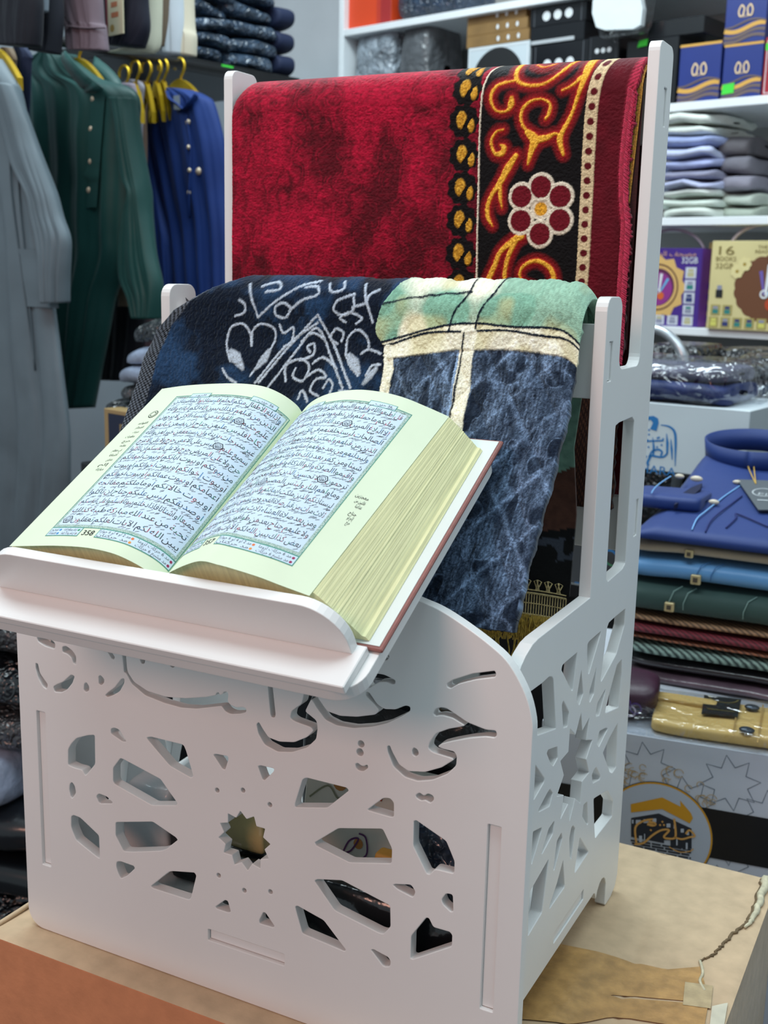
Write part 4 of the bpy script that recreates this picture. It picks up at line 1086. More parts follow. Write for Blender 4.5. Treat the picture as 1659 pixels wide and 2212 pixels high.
# ================================================================== the open book
VB, VT = 0.034, 0.219
PL = (np.array([(.0891, .0301), (.1156, .0350), (.1354, .0383), (.1588, .0407), (.1777, .0397), (.1899, .0358), (.2000, .0300), (.2060, .0235), (.2085, .0175)]),
      np.array([(.0879, .0280), (.1113, .0327), (.1379, .0363), (.1630, .0384), (.1825, .0373), (.1964, .0316), (.2056, .0236), (.2084, .0174)]))
PR_ = (np.array([(.2085, .0175), (.2130, .0245), (.2205, .0320), (.2446, .0445), (.2591, .0444), (.2727, .0423), (.2859, .0396), (.2985, .0359), (.3163, .0311)]),
      np.array([(.2084, .0174), (.2169, .0254), (.2270, .0317), (.2396, .0366), (.2588, .0405), (.2767, .0403), (.2935, .0372), (.3094, .0310), (.3250, .0241)]))
def resamp(c, n):
    c = smooth_path(c, 8); s_ = np.r_[0, np.cumsum(np.linalg.norm(np.diff(c, axis=0), axis=1))]; t = np.linspace(0, s_[-1], n)
    return np.c_[np.interp(t, s_, c[:, 0]), np.interp(t, s_, c[:, 1])]
def page_fn(side, n=240):
    a, b_ = resamp(side[0], n), resamp(side[1], n)
    ts = np.linspace(0, 1, n)
    def f(t, w, off=0.0):
        t = np.asarray(t, float); w = np.asarray(w, float)
        def q(tt):
            return np.stack([np.interp(tt, ts, a[:, k]) * (1 - w) + np.interp(tt, ts, b_[:, k]) * w for k in (0, 1)], -1)
        p = q(t); d = q(np.clip(t + 0.004, 0, 1)) - q(np.clip(t - 0.004, 0, 1)); d /= np.linalg.norm(d, axis=-1)[..., None]
        x = p[..., 0] - d[..., 1] * off; h = p[..., 1] + d[..., 0] * off
        v = VB + (VT - VB) * w
        return BP + x[..., None] * BR.ex + v[..., None] * BV + h[..., None] * BN
    return f
M_cover = mat('brown_leatherette', '86514a', 0.45, var=0.12, vscale=200, bump=0.3, bscale=500, bdist=0.0006)
M_paper = mat('cream_paper', 'cfdcc3', 0.85, var=0.02, vscale=30, spec=0.2)
M_white_p = mat('printed_panel', 'c0d3e2', 0.85, var=0.02, vscale=30, spec=0.2)
M_edge = mat('page_edges', 'dcdcae', 0.85, var=0.10, vscale=600, stretch=(1, 0.05, 0.05), spec=0.2)
M_edge2 = mat('page_edges_dark', 'd5d5a4', 0.85, var=0.10, vscale=600, stretch=(1, 0.05, 0.05), spec=0.2)
M_end = mat('endpaper', 'd6dedb', 0.8, var=0.02, spec=0.2)
INKM = [mat('ink_black', '23262b', 0.8, spec=0.2), mat('ink_blue', '2f6fa6', 0.8, spec=0.2), mat('ink_red', 'c04a58', 0.8, spec=0.2), mat('ink_green', '3d8f6a', 0.8, spec=0.2)]
M_bord = mat('green_page_border', '7fa79c', 0.85, var=0.45, vscale=1500, vcol='c4d8cf', spec=0.2)
M_bord2 = mat('green_rule', '4f8f80', 0.85, spec=0.2)
M_dots = [mat('dot_plum', '8e2450', 0.8), mat('dot_orange', 'd08a3c', 0.8), mat('dot_green', '2f8f5c', 0.8), mat('dot_grey', '8a8f96', 0.8), mat('dot_blue', '2f7fb8', 0.8), mat('dot_red', 'd0703c', 0.8)]
book = thing('open_book', BP + np.array([0.206, 0, 0]) + BV * 0.034 - BN * 0.006, 'thick open holy book with two pages of Arabic script, resting on the white tilted rest', 'book')
b = MB()
CT0, CT1 = -0.0058, -0.0030
b.box(BR, 0.2175, 0.3545, 0.0328, 0.2330, CT0, CT1, bev=0.0008)
b.box(BR, 0.0575, 0.1945, 0.0328, 0.2330, CT0, CT1, bev=0.0008)
b.box(BR, 0.1945, 0.2175, 0.0328, 0.2330, CT0, CT1 - 0.0008)
cov = b.build('cover', M_cover, book)
b = MB(); b.box(BR, 0.2125, 0.3520, 0.0355, 0.2310, CT1, CT1 + 0.0004); b.box(BR, 0.0612, 0.2000, 0.0368, 0.2298, CT1, CT1 + 0.0004)
b.build('endpaper', M_end, book)
def block(side, right):
    """page block below the top leaf: fanned fore-edge made of many leaf edges"""
    n = 60; rnd = random.Random(5 if right else 6)
    bot, top = resamp(side[0], n), resamp(side[1], n)
    if not right: bot, top = bot[::-1], top[::-1]            # from spine outwards
    K = 70
    xe = 0.3430 if right else 0.0680
    js = [rnd.uniform(-0.00012, 0.00012) + (0.00025 if rnd.random() < 0.08 else 0) for _ in range(K)]
    def section(c, w):
        p = [(x, h - 0.0006) for x, h in c]
        x0, h0 = p[-1]
        for k in range(1, K + 1):
            t = k / K
            s_ = 1 if right else -1
            x = x0 + (xe - x0) * (t ** 0.9) + s_ * js[k - 1] + s_ * (0.0016 if t > 0.9 else 0)
            p.append((x, h0 + (CT1 + 0.0007 - h0) * t))
        p.append((0.206, CT1 + 0.0007))
        return p
    ws = np.linspace(0.02, 1.0, 7); V = []; 
    for w in ws:
        c = bot * (1 - w) + top * w
        for x, h in section(c, w): V.append(BR.P(x, VB + (VT - VB) * w, h))
    m = n + K + 1; F = []; M = []
    for i in range(len(ws) - 1):
        for j in range(m):
            j2 = (j + 1) % m
            f = (i * m + j, i * m + j2, (i + 1) * m + j2, (i + 1) * m + j)
            F.append(f if right else f[::-1]); M.append(1 if n - 1 <= j < n + K and (j * 7) % 5 == 0 else 0)
    F.append(tuple(range(m)) if not right else tuple(range(m))[::-1]); M.append(0)
    F.append(tuple(range((len(ws) - 1) * m, len(ws) * m))); M.append(0)
    return link_mesh('page_block', V, F, [M_edge, M_edge2], book, M, False)
block(PR_, True); block(PL, False)

Q357 = ['قل أطيعوا الله وأطيعوا الرسول فإن تولوا فإنما عليه ما حمل', 'وعليكم ما حملتم وإن تطيعوه تهتدوا وما على الرسول', 'إلا البلاغ المبين ﴿54﴾ وعد الله الذين آمنوا منكم وعملوا', 'الصالحات ليستخلفنهم في الأرض كما استخلف',
 'الذين من قبلهم وليمكنن لهم دينهم الذي ارتضى لهم', 'وليبدلنهم من بعد خوفهم أمنا يعبدونني لا يشركون بي', 'شيئا ومن كفر بعد ذلك فأولئك هم الفاسقون ﴿55﴾', 'وأقيموا الصلاة وآتوا الزكاة وأطيعوا الرسول لعلكم',
 'ترحمون ﴿56﴾ لا تحسبن الذين كفروا معجزين في الأرض', 'ومأواهم النار ولبئس المصير ﴿57﴾ يا أيها الذين آمنوا', 'ليستأذنكم الذين ملكت أيمانكم والذين لم يبلغوا الحلم منكم', 'ثلاث مرات من قبل صلاة الفجر وحين تضعون ثيابكم من الظهيرة',
 'ومن بعد صلاة العشاء ثلاث عورات لكم ليس عليكم', 'ولا عليهم جناح بعدهن طوافون عليكم بعضكم على', 'بعض كذلك يبين الله لكم الآيات والله عليم حكيم ﴿58﴾']
Q358 = ['وإذا بلغ الأطفال منكم الحلم فليستأذنوا كما استأذن', 'الذين من قبلهم كذلك يبين الله لكم آياته والله', 'عليم حكيم ﴿59﴾ والقواعد من النساء اللاتي لا يرجون', 'نكاحا فليس عليهن جناح أن يضعن ثيابهن',
 'غير متبرجات بزينة وأن يستعففن خير لهن والله', 'سميع عليم ﴿60﴾ ليس على الأعمى حرج ولا على الأعرج', 'حرج ولا على المريض حرج ولا على أنفسكم أن تأكلوا', 'من بيوتكم أو بيوت آبائكم أو بيوت أمهاتكم',
 'أو بيوت إخوانكم أو بيوت أخواتكم أو بيوت', 'أعمامكم أو بيوت عماتكم أو بيوت أخوالكم', 'أو بيوت خالاتكم أو ما ملكتم مفاتحه', 'أو صديقكم ليس عليكم جناح أن تأكلوا',
 'جميعا أو أشتاتا فإذا دخلتم بيوتا فسلموا على أنفسكم', 'تحية من عند الله مباركة طيبة كذلك', 'يبين الله لكم الآيات لعلكم تعقلون ﴿61﴾']
def page(side, t0, t1, w0, w1, lines, number, right):
    f = page_fn(side); LEN = 0.128; HT = VT - VB
    b = MB()
    n, m = 90, 12
    # sheet
    tt = np.linspace(0, 1, n); ww = np.linspace(0, 1, m)
    G = f(tt[:, None] + 0 * ww[None], 0 * tt[:, None] + ww[None])
    b.add(G.reshape(-1, 3), grid_quads(n, m).tolist(), 0, True)
    def patch(a0, a1, b0, b1, off, mi, k=40):
        t = np.linspace(a0, a1, k); w = np.array([b0, b1])
        g = f(t[:, None] + 0 * w[None], 0 * t[:, None] + w[None], off)
        b.add(g.reshape(-1, 3), grid_quads(k, 2).tolist(), mi, True)
    bw = 0.020; bh = 0.016
    patch(t0, t1, w0 + 0.045, w1, 0.00005, 3)                      # ornamental border
    patch(t0 + bw, t1 - bw, w0 + 0.045 + bh, w1 - bh, 0.00010, 1)  # white text panel
    for a0, a1, b0, b1 in ((t0, t1, w1 - .003, w1), (t0, t0 + .004, w0 + .045, w1), (t1 - .004, t1, w0 + .045, w1), (t0, t1, w0 + .045, w0 + .048)):
        patch(a0, a1, b0, b1, 0.00012, 4)
    tn = t0 + (t1 - t0) * (0.37 if right else 0.36)
    nw = 0.055
    for a0, a1 in ((t0, tn - nw), (tn + nw, t1)):
        patch(a0, a1, w0, w0 + 0.046, 0.00014, 4); patch(a0 + .005, a1 - .005, w0 + .004, w0 + .043, 0.00018, 1)
    for a0, a1 in ((t0 + 0.11, t0 + 0.25), (t1 - 0.25, t1 - 0.09)):
        patch(a0, a1, w1 - 0.018, w1 + 0.012, 0.00014, 4); patch(a0 + .004, a1 - .004, w1 - 0.015, w1 + 0.009, 0.00018, 1)
    def put(body, a0, a1, wb, hgt, mi=5, colours=False, off=0.00022, seed=0):
        V, F = text_tris(body, 0.004 if colours else 0.0)
        if not len(V): return
        x0, x1 = V[:, 0].min(), V[:, 0].max()
        t = a0 + (V[:, 0] - x0) / (x1 - x0) * (a1 - a0); w = wb + V[:, 1] * hgt
        P = f(t, w, off)
        base = len(b.V); b.V.extend([tuple(p) for p in P]); rnd = random.Random(seed)
        cuts = [rnd.choices((5, 6, 7, 8), (80, 8, 7, 5))[0] for _ in range(40)]
        for q in F:
            b.F.append([base + i for i in q]); b.S.append(False)
            if colours:
                xc = (sum(V[i, 0] for i in q) / len(q) - x0) / (x1 - x0)
                b.M.append(cuts[min(39, int(xc * 40))])
            else: b.M.append(mi)
    def digits(s_): return ''.join(ch for ch in s_)
    rs = 15; step = (w1 - w0 - 0.045 - 2 * bh) / rs
    a0, a1 = t0 + bw + 0.012, t1 - bw - 0.012
    for i, l in enumerate(lines):
        wb = w1 - bh - step * (i + 0.66)
        # words, right to left; verse marks become rosettes
        words = l.split(' '); items = []
        for wd in words:
            if '﴿' in wd: items.append((None, wd.strip('﴿﴾'), 0.9))
            else:
                s_ = shape(wd); V, _ = text_tris(s_); items.append((s_, wd, (V[:, 0].max() - V[:, 0].min()) if len(V) else 0.3))
        gap = 0.17; tot = sum(q[2] for q in items) + gap * (len(items) - 1)
        k = (a1 - a0) / tot; x = a1
        for j, (s_, wd, wdt) in enumerate(items):
            xa = x - wdt * k
            if s_ is None:
                c_t, c_w = (x + xa) / 2, wb + step * 0.22
                rt, rw = 0.031, 0.031 * LEN / HT
                for sc_, mi in ((1.0, 5), (0.82, 1), (0.62, 5), (0.5, 1)):
                    an = np.linspace(0, 2 * math.pi, 13)[:-1]
                    r2 = np.where(np.arange(12) % 2 == 0, 1.0, 0.86) * sc_
                    P = f(c_t + rt * r2 * np.cos(an), c_w + rw * r2 * np.sin(an), 0.00022 + 0.00003 * (1 - sc_) * 4)
                    b.add(P, [list(range(12))], mi)
                put(wd, c_t - 0.009, c_t + 0.009, c_w - 0.008, 0.017, off=0.0004)
            else:
                put(s_, xa, x, wb, step * 0.72, colours=True, seed=i * 31 + j + (500 if right else 0))
                rnd = random.Random(i * 77 + j)
                for q in range(max(1, int(wdt / 0.42))):       # vowel strokes
                    tc = xa + (x - xa) * (q + 0.2 + 0.6 * rnd.random()) / max(1, int(wdt / 0.42))
                    wc = wb + step * (0.60 + 0.12 * rnd.random()) if rnd.random() < 0.72 else wb - step * 0.26
                    kx = 0.009
                    P = f(np.array([tc - kx, tc - kx, tc + kx, tc + kx]), np.array([wc - 0.002, wc, wc + 0.0075, wc + 0.0055]), 0.00022)
                    b.add(P, [[0, 3, 2, 1]], 5)
            x = xa - gap * k
    put(number, tn - 0.036, tn + 0.036, w0 + 0.008, 0.036, off=0.00025)
    put(shape('حزب') + '', t1 - 0.21, t1 - 0.15, w1 - 0.008, 0.018); put('36', t1 - 0.14, t1 - 0.115, w1 - 0.008, 0.018)
    put(shape('النور'), t0 + 0.14, t0 + 0.22, w1 - 0.008, 0.016)
    foot_r = [(shape('مد 6 حركات لزوما'), 0), (shape('مد مشبع 6 حركات'), 0)]; foot_m = [(shape('مد 2 أو 4 أو 6 جوازا'), 5), (shape('مد حركتان'), 1)]
    foot_l = [(shape('إخفاء ومواقع الغنة'), 2), (shape('إدغام وما لا يلفظ'), 3)]; foot_e = [(shape('تفخيم'), 4), (shape('قلقلة'), 4)]
    def foot(lst, a0, a1):
        for r, (s_, dm) in enumerate(lst):
            wb = w0 + 0.028 - 0.019 * r
            put(s_, a0, a1 - 0.022, wb, 0.019)
            an = np.linspace(0, 2 * math.pi, 11)[:-1]
            P = f(a1 - 0.009 + 0.008 * np.cos(an), wb + 0.004 + 0.0056 * np.sin(an), 0.00024); b.add(P, [list(range(10))], 9 + dm)
    e0 = tn + nw + 0.01; e1 = t1 - 0.012
    foot(foot_m, e0, e0 + (e1 - e0) * 0.48); foot(foot_r, e0 + (e1 - e0) * 0.53, e1)
    foot(foot_l, t0 + 0.10, tn - nw - 0.012); foot(foot_e, t0 + 0.012, t0 + 0.085)
    # notes in the margin
    if right:
        for k, (s_, a0, a1, wb) in enumerate(((shape('معجزين'), 0.885, 0.965, 0.46), (shape('فائتين من'), 0.90, 0.965, 0.435), (shape('عذابنا'), 0.92, 0.965, 0.412), (shape('جناح'), 0.915, 0.965, 0.375), (shape('إثم أو'), 0.925, 0.965, 0.352), (shape('حرج'), 0.935, 0.965, 0.330))):
            put(s_, a0 - 0.02, a1 - 0.03, wb, 0.022)
    else:
        for k, s_ in enumerate(('القواعد', 'العجائز', 'متبرجات', 'مظهرات', 'حرج', 'مفاتحه', 'في حفظكم', 'أشتاتا', 'متفرقين', 'إثم', 'مباركة')):
            put(shape(s_), 0.095 + 0.012 * (k % 3), 0.165, 0.735 - 0.03 * k, 0.020)
        an = np.linspace(0, 2 * math.pi, 17)[:-1]
        for sc_, mi in ((1, 5), (0.84, 0), (0.66, 5), (0.5, 0)):
            P = f(0.145 + 0.030 * sc_ * np.cos(an), 0.80 + 0.024 * sc_ * np.sin(an), 0.0002 + 0.0001 * (1 - sc_)); b.add(P, [list(range(16))], mi)
    o = b.build('printed_page', [M_paper, M_white_p, M_paper, M_bord, M_bord2] + INKM + M_dots, book)
    return o
page(PL, 0.20, 0.975, 0.052, 0.920, Q358, '358', False)
page(PR_, 0.045, 0.835, 0.085, 0.930, Q357, '357', True)
# ================================================================== boxes and cloth on the white shelves
def pl(name, color, rough=0.6, **k): return mat(name, color, rough, **k)
INK_D = pl('print_dark', '17191c'); INK_W = pl('print_white', 'dfe3e6'); P_GOLD = pl('print_gold', 'd6a34c', 0.4); P_BLUE = pl('print_blue', '2b6fae'); P_GREEN = pl('price_sticker_green', '3fd23c', 0.6)
def rect(fr, xl, xr, yt, yb, v0=None):
    ym, xm = (yt + yb) / 2, (xl + xr) / 2
    u0, u1 = fr.uv(xl, ym)[0], fr.uv(xr, ym)[0]
    va, vb = fr.uv(xm, yb)[1], fr.uv(xm, yt)[1]
    if v0 is not None: va = v0
    return u0, u1, va, vb
def shelf_plane(off): return Frame(shA - RV * off, RU, UP, -RV)
ARA = shape
def carton_box(name, fr, r, depth, mats, label, cat, group=None, bev=0.001, art=None):
    """a printed box: root empty + body; returns (root, local frame whose origin is the front lower left corner, width, height)"""
    u0, u1, v0, v1 = r
    root = thing(name, fr.P((u0 + u1) / 2, v0, -depth / 2), label, cat, group)
    b = MB(); b.box(fr, u0, u1, v0, v1, -depth, 0.0, bev=bev)
    f = Frame(fr.P(u0, v0, 0.0), fr.ex, fr.ey, fr.ez)
    if art: art(b, f, u1 - u0, v1 - v0)
    b.build('body', mats, root)
    return root, f, u1 - u0, v1 - v0

# blue perfume boxes
NAVYB = pl('blue_box_card', '24357e', 0.3, var=0.05, vscale=20, coat=0.5)
def perfume(r, label, sticker=False):
    fr = shelf_plane(-0.02)
    root, f, w, h = carton_box('perfume_box', fr, r, (r[1] - r[0]) * 0.7, [NAVYB], label, 'box', 'navy and gold perfume boxes')
    b = MB(); d = 0.0006
    b.flat(f, [(0.0, h * 0.955), (w, h * 0.955), (w, h), (0, h)], d, 0)
    for k, yy, th, mi in ((0, 0.25, 0.075, 0), (1, 0.15, 0.06, 1), (2, 0.06, 0.06, 1), (3, 0.33, 0.03, 1)):
        x = np.linspace(0, 1, 24); y = yy + 0.05 * np.sin(x * 5.2 + 3.4 + 0.3 * k) + 0.03 * x
        b.stroke(f, np.c_[x * w, np.clip(y, 0.03, 0.97) * h], th * h, d + 0.0002 * k, mi)
    for s_ in (-1, 1):    # pair of looped gold letters
        p = smooth_path([(0.5 + s_ * 0.03, 0.50), (0.5 + s_ * 0.13, 0.47), (0.5 + s_ * 0.17, 0.56), (0.5 + s_ * 0.11, 0.66), (0.5 + s_ * 0.04, 0.60), (0.5 + s_ * 0.06, 0.50)], 6)
        b.stroke(f, p * np.array([w, h]), 0.035 * w, d + 0.001, 2)
    b.text(f, ARA('العطر'), 0.42 * w, 0.58 * w, 0.45 * h, 0.06 * h, d + 0.001, 2)
    b.build('print', [P_GOLD, pl('print_bronze', '6b5a58', 0.4), pl('print_pale_gold', 'e6c8a0', 0.4)], root)
    if sticker:
        b = MB(); b.flat(f, [(0.02 * w, 0.10 * h), (0.33 * w, 0.12 * h), (0.34 * w, 0.30 * h), (0.03 * w, 0.28 * h)], 0.002)
        b.build('price_sticker', P_GREEN, root)
    return root
fs = shelf_plane(-0.02)
perfume(rect(fs, 1467, 1556, 93, 207, ZB), 'navy perfume box with gold waves, left of the pair standing on the shelf')
perfume(rect(fs, 1562, 1646, 93, 202, ZB), 'navy perfume box with gold waves and a green price sticker', True)
vtop = rect(fs, 1562, 1646, 93, 202, ZB)[3]
perfume(rect(fs, 1568, 1656, -32, 90, vtop), 'navy perfume box standing on top of the pair of perfume boxes')
r = rect(fs, 1650, 1740, 76, 201, ZB)
root, f, w, h = carton_box('red_box', fs, r, 0.08, [pl('dark_red_card', '9c1f2b', 0.4)], 'dark red box with pale frame at right end of the perfume shelf', 'box')
b = MB(); b.stroke(f, [(.06 * w, .06 * h), (.94 * w, .06 * h), (.94 * w, .94 * h), (.06 * w, .94 * h)], 0.002, 0.0006, 0, closed=True); b.flat(f, [(0.02 * w, .78 * h), (.3 * w, .78 * h), (.3 * w, .9 * h), (.02 * w, .9 * h)], .0008, 1)
b.build('print', [INK_W, P_GREEN], root)
# black boxes, brown boxes, frame
BLKB = pl('black_gloss_card', '17191d', 0.25, coat=0.4)
def blackbox(px, label, dots, off=-0.02, v0=None, dep=0.12):
    fr = shelf_plane(off); r = rect(fr, *px, v0)
    def art(b, f, w, h):
        if not dots: return
        for k in range(3): b.disc(f, (w * (0.30 + 0.2 * k), h * dots), w * 0.07, 0.0006, 1, 16)
        for x in (.08, .92): b.stroke(f, [(w * x, 0.02 * h), (w * x, .98 * h)], w * 0.012, 0.0005, 2)
    root, f, w, h = carton_box('black_box', fr, r, dep, [BLKB, INK_W, pl('print_grey', '55595f')], label, 'box', 'black boxes on the upper shelf', art=art)
    return root, r
_, r0 = blackbox((1146, 1268, 92, 208), 'black gift box with three white dots, lowest of the left black pile', 0.72, v0=ZB)
_, r1 = blackbox((1146, 1262, 52, 90), 'black gift box with a pale lid line, middle of the left black pile', 0.0, v0=r0[3])
_, r2 = blackbox((1146, 1266, 10, 51), 'black gift box with three white dots, top of the left black pile', 0.5, v0=r1[3])
_, r3 = blackbox((1269, 1334, 76, 206), 'black gift box with three white dots beneath the white pouch', 0.8, v0=ZB)
_, r4 = blackbox((1352, 1462, 84, 206), 'large black box beside the right back post of the stand', 0.0, v0=ZB)
_, r5 = blackbox((1400, 1520, 40, 83), 'black foil wrapped box lying on the large black box', 0.0, v0=r4[3])
b = MB(); q = Frame(shelf_plane(-0.02).P(r0[0], r0[3], 0.001), RU, UP, -RV); 
b.box(q, 0, (r1[1] - r1[0]) * 0.8, 0.002, 0.010, 0.0, 0.002)
o = b.build('silver_strip', pl('silver_card', 'b9bec2', 0.3)); tag(o, 'silver strip along the front of the middle black box', 'strip')
b = MB(); b.flat(Frame(shelf_plane(-0.018).P(*shelf_plane(-0.018).uv(1388, 98)), RU, UP, -RV), [(-.012, -.004), (.012, -.002), (.014, .012), (-.008, .010)], 0.002)
tag(b.build('price_sticker', P_GREEN), 'green price sticker on the large black box behind the stand post', 'sticker')
BRN = pl('brown_kraft_box', '8a6a3e', 0.6, var=0.15, vscale=20)
prev = None
fr = shelf_plane(-0.02)
rw = rect(fr, 1010, 1142, 96, 212, ZB)
root, f, w, h = carton_box('framed_box', fr, rw, 0.12, [pl('pale_box_card', 'c9d4da', 0.5)], 'pale framed box with a black disc, below the brown box pile', 'box')
b = MB(); b.disc(f, (w * .5, h * 0.52), w * 0.42, 0.0006, 0, 40); b.stroke(f, [(.03 * w, .02 * h), (.97 * w, .02 * h), (.97 * w, .97 * h), (.03 * w, .97 * h)], 0.004, 0.0008, 1, closed=True)
b.build('print', [INK_D, INK_W], root)
v = rw[3]
for k, (yt, yb, lab) in enumerate(((70, 96, 'lowest'), (45, 70, 'middle'), (18, 45, 'topmost'))):
    r = rect(fr, 1010 + (2 - k) * -1, 1142 - 3 * k, yt, yb); hh = r[3] - r[2]; r = (r[0], r[1], v, v + hh); v += hh
    def art(b, f, w, h):
        for j in range(3): b.disc(f, (w * (0.52 + 0.16 * j), h * 0.5), h * 0.15, 0.0006, 1, 14, h * 0.22)
    carton_box('brown_box', fr, r, 0.12, [BRN, INK_W], 'brown box with three white dots, %s of its pile on the shelf' % lab, 'box', 'brown boxes on the shelf', art=art)
# white pouch hanging from the top shelf
fp = shelf_plane(0.03)
b = MB(); pts = [fp.uv(*p) for p in ((1290, -70), (1375, -70), (1392, 20), (1388, 55), (1372, 64), (1310, 66), (1292, 60), (1283, 30))]
b.prism(fp, pts, -0.008, 0.008, 0)
root = thing('white_pouch', fp.P(*fp.uv(1335, 66)), 'white cloth pouch in clear film hanging from the top shelf', 'pouch')
b.build('pouch', pl('white_cloth', 'dbe2e4', 0.8, bump=0.4, bscale=30, bdist=0.004), root)
b = MB(); o_ = Frame(fp.P(*fp.uv(1335, 76)), RU, UP, -RV); b.slab(o_, 0.125, 0.05, 0.15, e=0.4, amp=0.004, seed=3); b.build('film', film('clear_film', gloss=0.5), root)
# grey bagged bundles at the left end of the shelf
GREYW = pl('grey_wrapped_cloth', '8f99a3', 0.35, var=0.5, vscale=26, coat=0.6, bump=0.9, bscale=26, bdist=0.01, crinkle=True)
GREYD = pl('dark_grey_wrapped_cloth', '5c5f63', 0.4, var=0.3, vscale=22, coat=0.4, bump=0.7, bscale=22, bdist=0.008, crinkle=True)
for (xl, xr, yt, yb), m, lab, sd in (((758, 846, 46, 232), GREYW, 'grey mottled bundle in plastic at the left end of the shelf', 1), ((856, 925, 40, 232), GREYD, 'dark grey bundle in plastic beside the mottled one', 2)):
    r = rect(fs, xl, xr, yt, yb, ZB); b = MB()
    b.slab(Frame(fs.P((r[0] + r[1]) / 2, r[2], 0), RU, UP, -RV), r[1] - r[0], 0.16, r[3] - r[2], e=0.35, amp=0.010, freq=12, seed=sd)
    tag(b.build('wrapped_bundle', m), lab, 'bundle', 'grey bundles on the shelf')
r = rect(fs, 738, 846, -90, 11, ZA); root, f, w, h = carton_box('orange_box', fs, r, 0.1, [pl('orange_red_card', 'e04a22', 0.4)], 'bright orange red box on the top shelf above the grey bundle', 'box')
b = MB(); b.flat(f, [(w * .72, 0), (w * .8, 0), (w * .8, h), (w * .72, h)], .0006); b.flat(f, [(w * .8, 0), (w, 0), (w, h), (w * .8, h)], .0006, 1); b.build('print', [pl('p_red1', 'c53a26'), pl('p_red2', 'a82a2a')], root)
b = MB(); rr_ = rect(fs, 862, 1005, -60, 16, ZA)
b.slab(Frame(fs.P((rr_[0] + rr_[1]) / 2, rr_[2], 0.02), RU, UP, -RV), rr_[1] - rr_[0], 0.16, rr_[3] - rr_[2], e=0.4, amp=0.008, freq=16, seed=5)
NAVW = pl('navy_wrapped_cloth', '2c3c52', 0.3, var=0.45, vscale=30, coat=0.8, bump=1.0, bscale=34, bdist=0.008, crinkle=True)
tag(b.build('wrapped_bundle', NAVW), 'navy garment in clear plastic on the top shelf beside the orange box', 'bundle')

# folded white and lilac cloths on the third shelf
fc = shelf_plane(0.0)
cols = [('d5dcd3', 'pale white'), ('ccd6cc', 'off white'), ('dde3dd', 'creamy white'), ('b9bedd', 'lilac'), ('8f8fa6', 'greyish lilac'), ('a6afd8', 'light lavender'), ('c4cbe8', 'pale lavender'), ('99a5cf', 'blue lavender'), ('dfe6df', 'bright white'), ('e4eae2', 'white')]
ys = [470, 447, 426, 407, 386, 364, 340, 316, 290, 266, 240]
v = ZC; ordn = ('lowest', 'second from the bottom', 'third from the bottom', 'fourth from the bottom', 'fifth from the bottom', 'fifth from the top', 'fourth from the top', 'third from the top', 'second from the top', 'topmost')
for k, (c_, nm) in enumerate(cols):
    xl, xr = 1415 - 12 * (k % 2), 1538 - 6 * (k > 7) + 5 * (k % 2)
    r = rect(fc, xl, xr, ys[k + 1], ys[k]); hh = fc.uv(1480, ys[k + 1])[1] - v
    b = MB(); b.slab(Frame(fc.P((r[0] + r[1]) / 2, v, -0.004 * (k % 3)), RU, UP, -RV), r[1] - r[0], 0.24, hh, e=0.42, amp=0.012, freq=15, seed=k, sag=0.004)
    tag(b.build('folded_cloth', pl('cloth_' + c_, c_, 0.75, var=0.12, vscale=14, bump=0.5, bscale=50, bdist=0.004)), '%s folded cloth, %s of the left pile on the shelf' % (nm, ordn[k]), 'cloth', 'folded cloths on the shelf')
    v += hh
v = ZC
for k, (c_, yb, yt, nm, od) in enumerate((('a9b3a6', 470, 440, 'sage grey', 'lowest'), ('b4bdb2', 440, 412, 'pale sage', 'second from bottom'), ('8d8a98', 412, 375, 'mauve grey', 'middle'), ('74727c', 375, 330, 'slate grey', 'second from top'), ('5f5b60', 330, 285, 'dark grey', 'topmost'))):
    r = rect(fc, 1536, 1600 - 5 * k, yt, yb); hh = fc.uv(1560, yt)[1] - v
    b = MB(); b.slab(Frame(fc.P((r[0] + r[1]) / 2, v, -0.05), RU, UP, -RV), r[1] - r[0] + 0.02, 0.2, hh, e=0.42, amp=0.011, freq=15, seed=k + 20)
    tag(b.build('folded_cloth', pl('cloth_' + c_, c_, 0.8, var=0.12, vscale=14, bump=0.5, bscale=50, bdist=0.004)), '%s folded cloth, %s of the set back right pile' % (nm, od), 'cloth', 'folded cloths set back on the shelf')
    v += hh
# dark vase just in frame at the right
p = fc.P(fc.uv(1690, 460)[0], ZC, -0.05); prf = [(0.02, 0), (0.03, 0.01), (0.034, 0.04), (0.022, 0.075), (0.010, 0.092), (0.014, 0.10)]
b = MB(); n = 20; V = []; F = []
for r_i, z_i in prf: V += [p + np.array([r_i * math.cos(2 * math.pi * j / n), r_i * math.sin(2 * math.pi * j / n), z_i]) for j in range(n)]
for i in range(len(prf) - 1):
    for j in range(n): F.append((i * n + j, i * n + (j + 1) % n, (i + 1) * n + (j + 1) % n, (i + 1) * n + j))
root = thing('ornament_jug', p, 'small dark ornamental jug on the shelf at the right edge', 'jug')
b.add(V, F, 0, True); b.build('jug_body', pl('dark_bronze', '3a322c', 0.4, metal=0.5), root)
b = MB(); b.tube(smooth_path([p + np.array([-.012, 0, .097]), p + np.array([-.03, 0, .10]), p + np.array([-.038, 0, .094])], 5), 0.003); b.build('spout', pl('dark_bronze', '3a322c'), root)

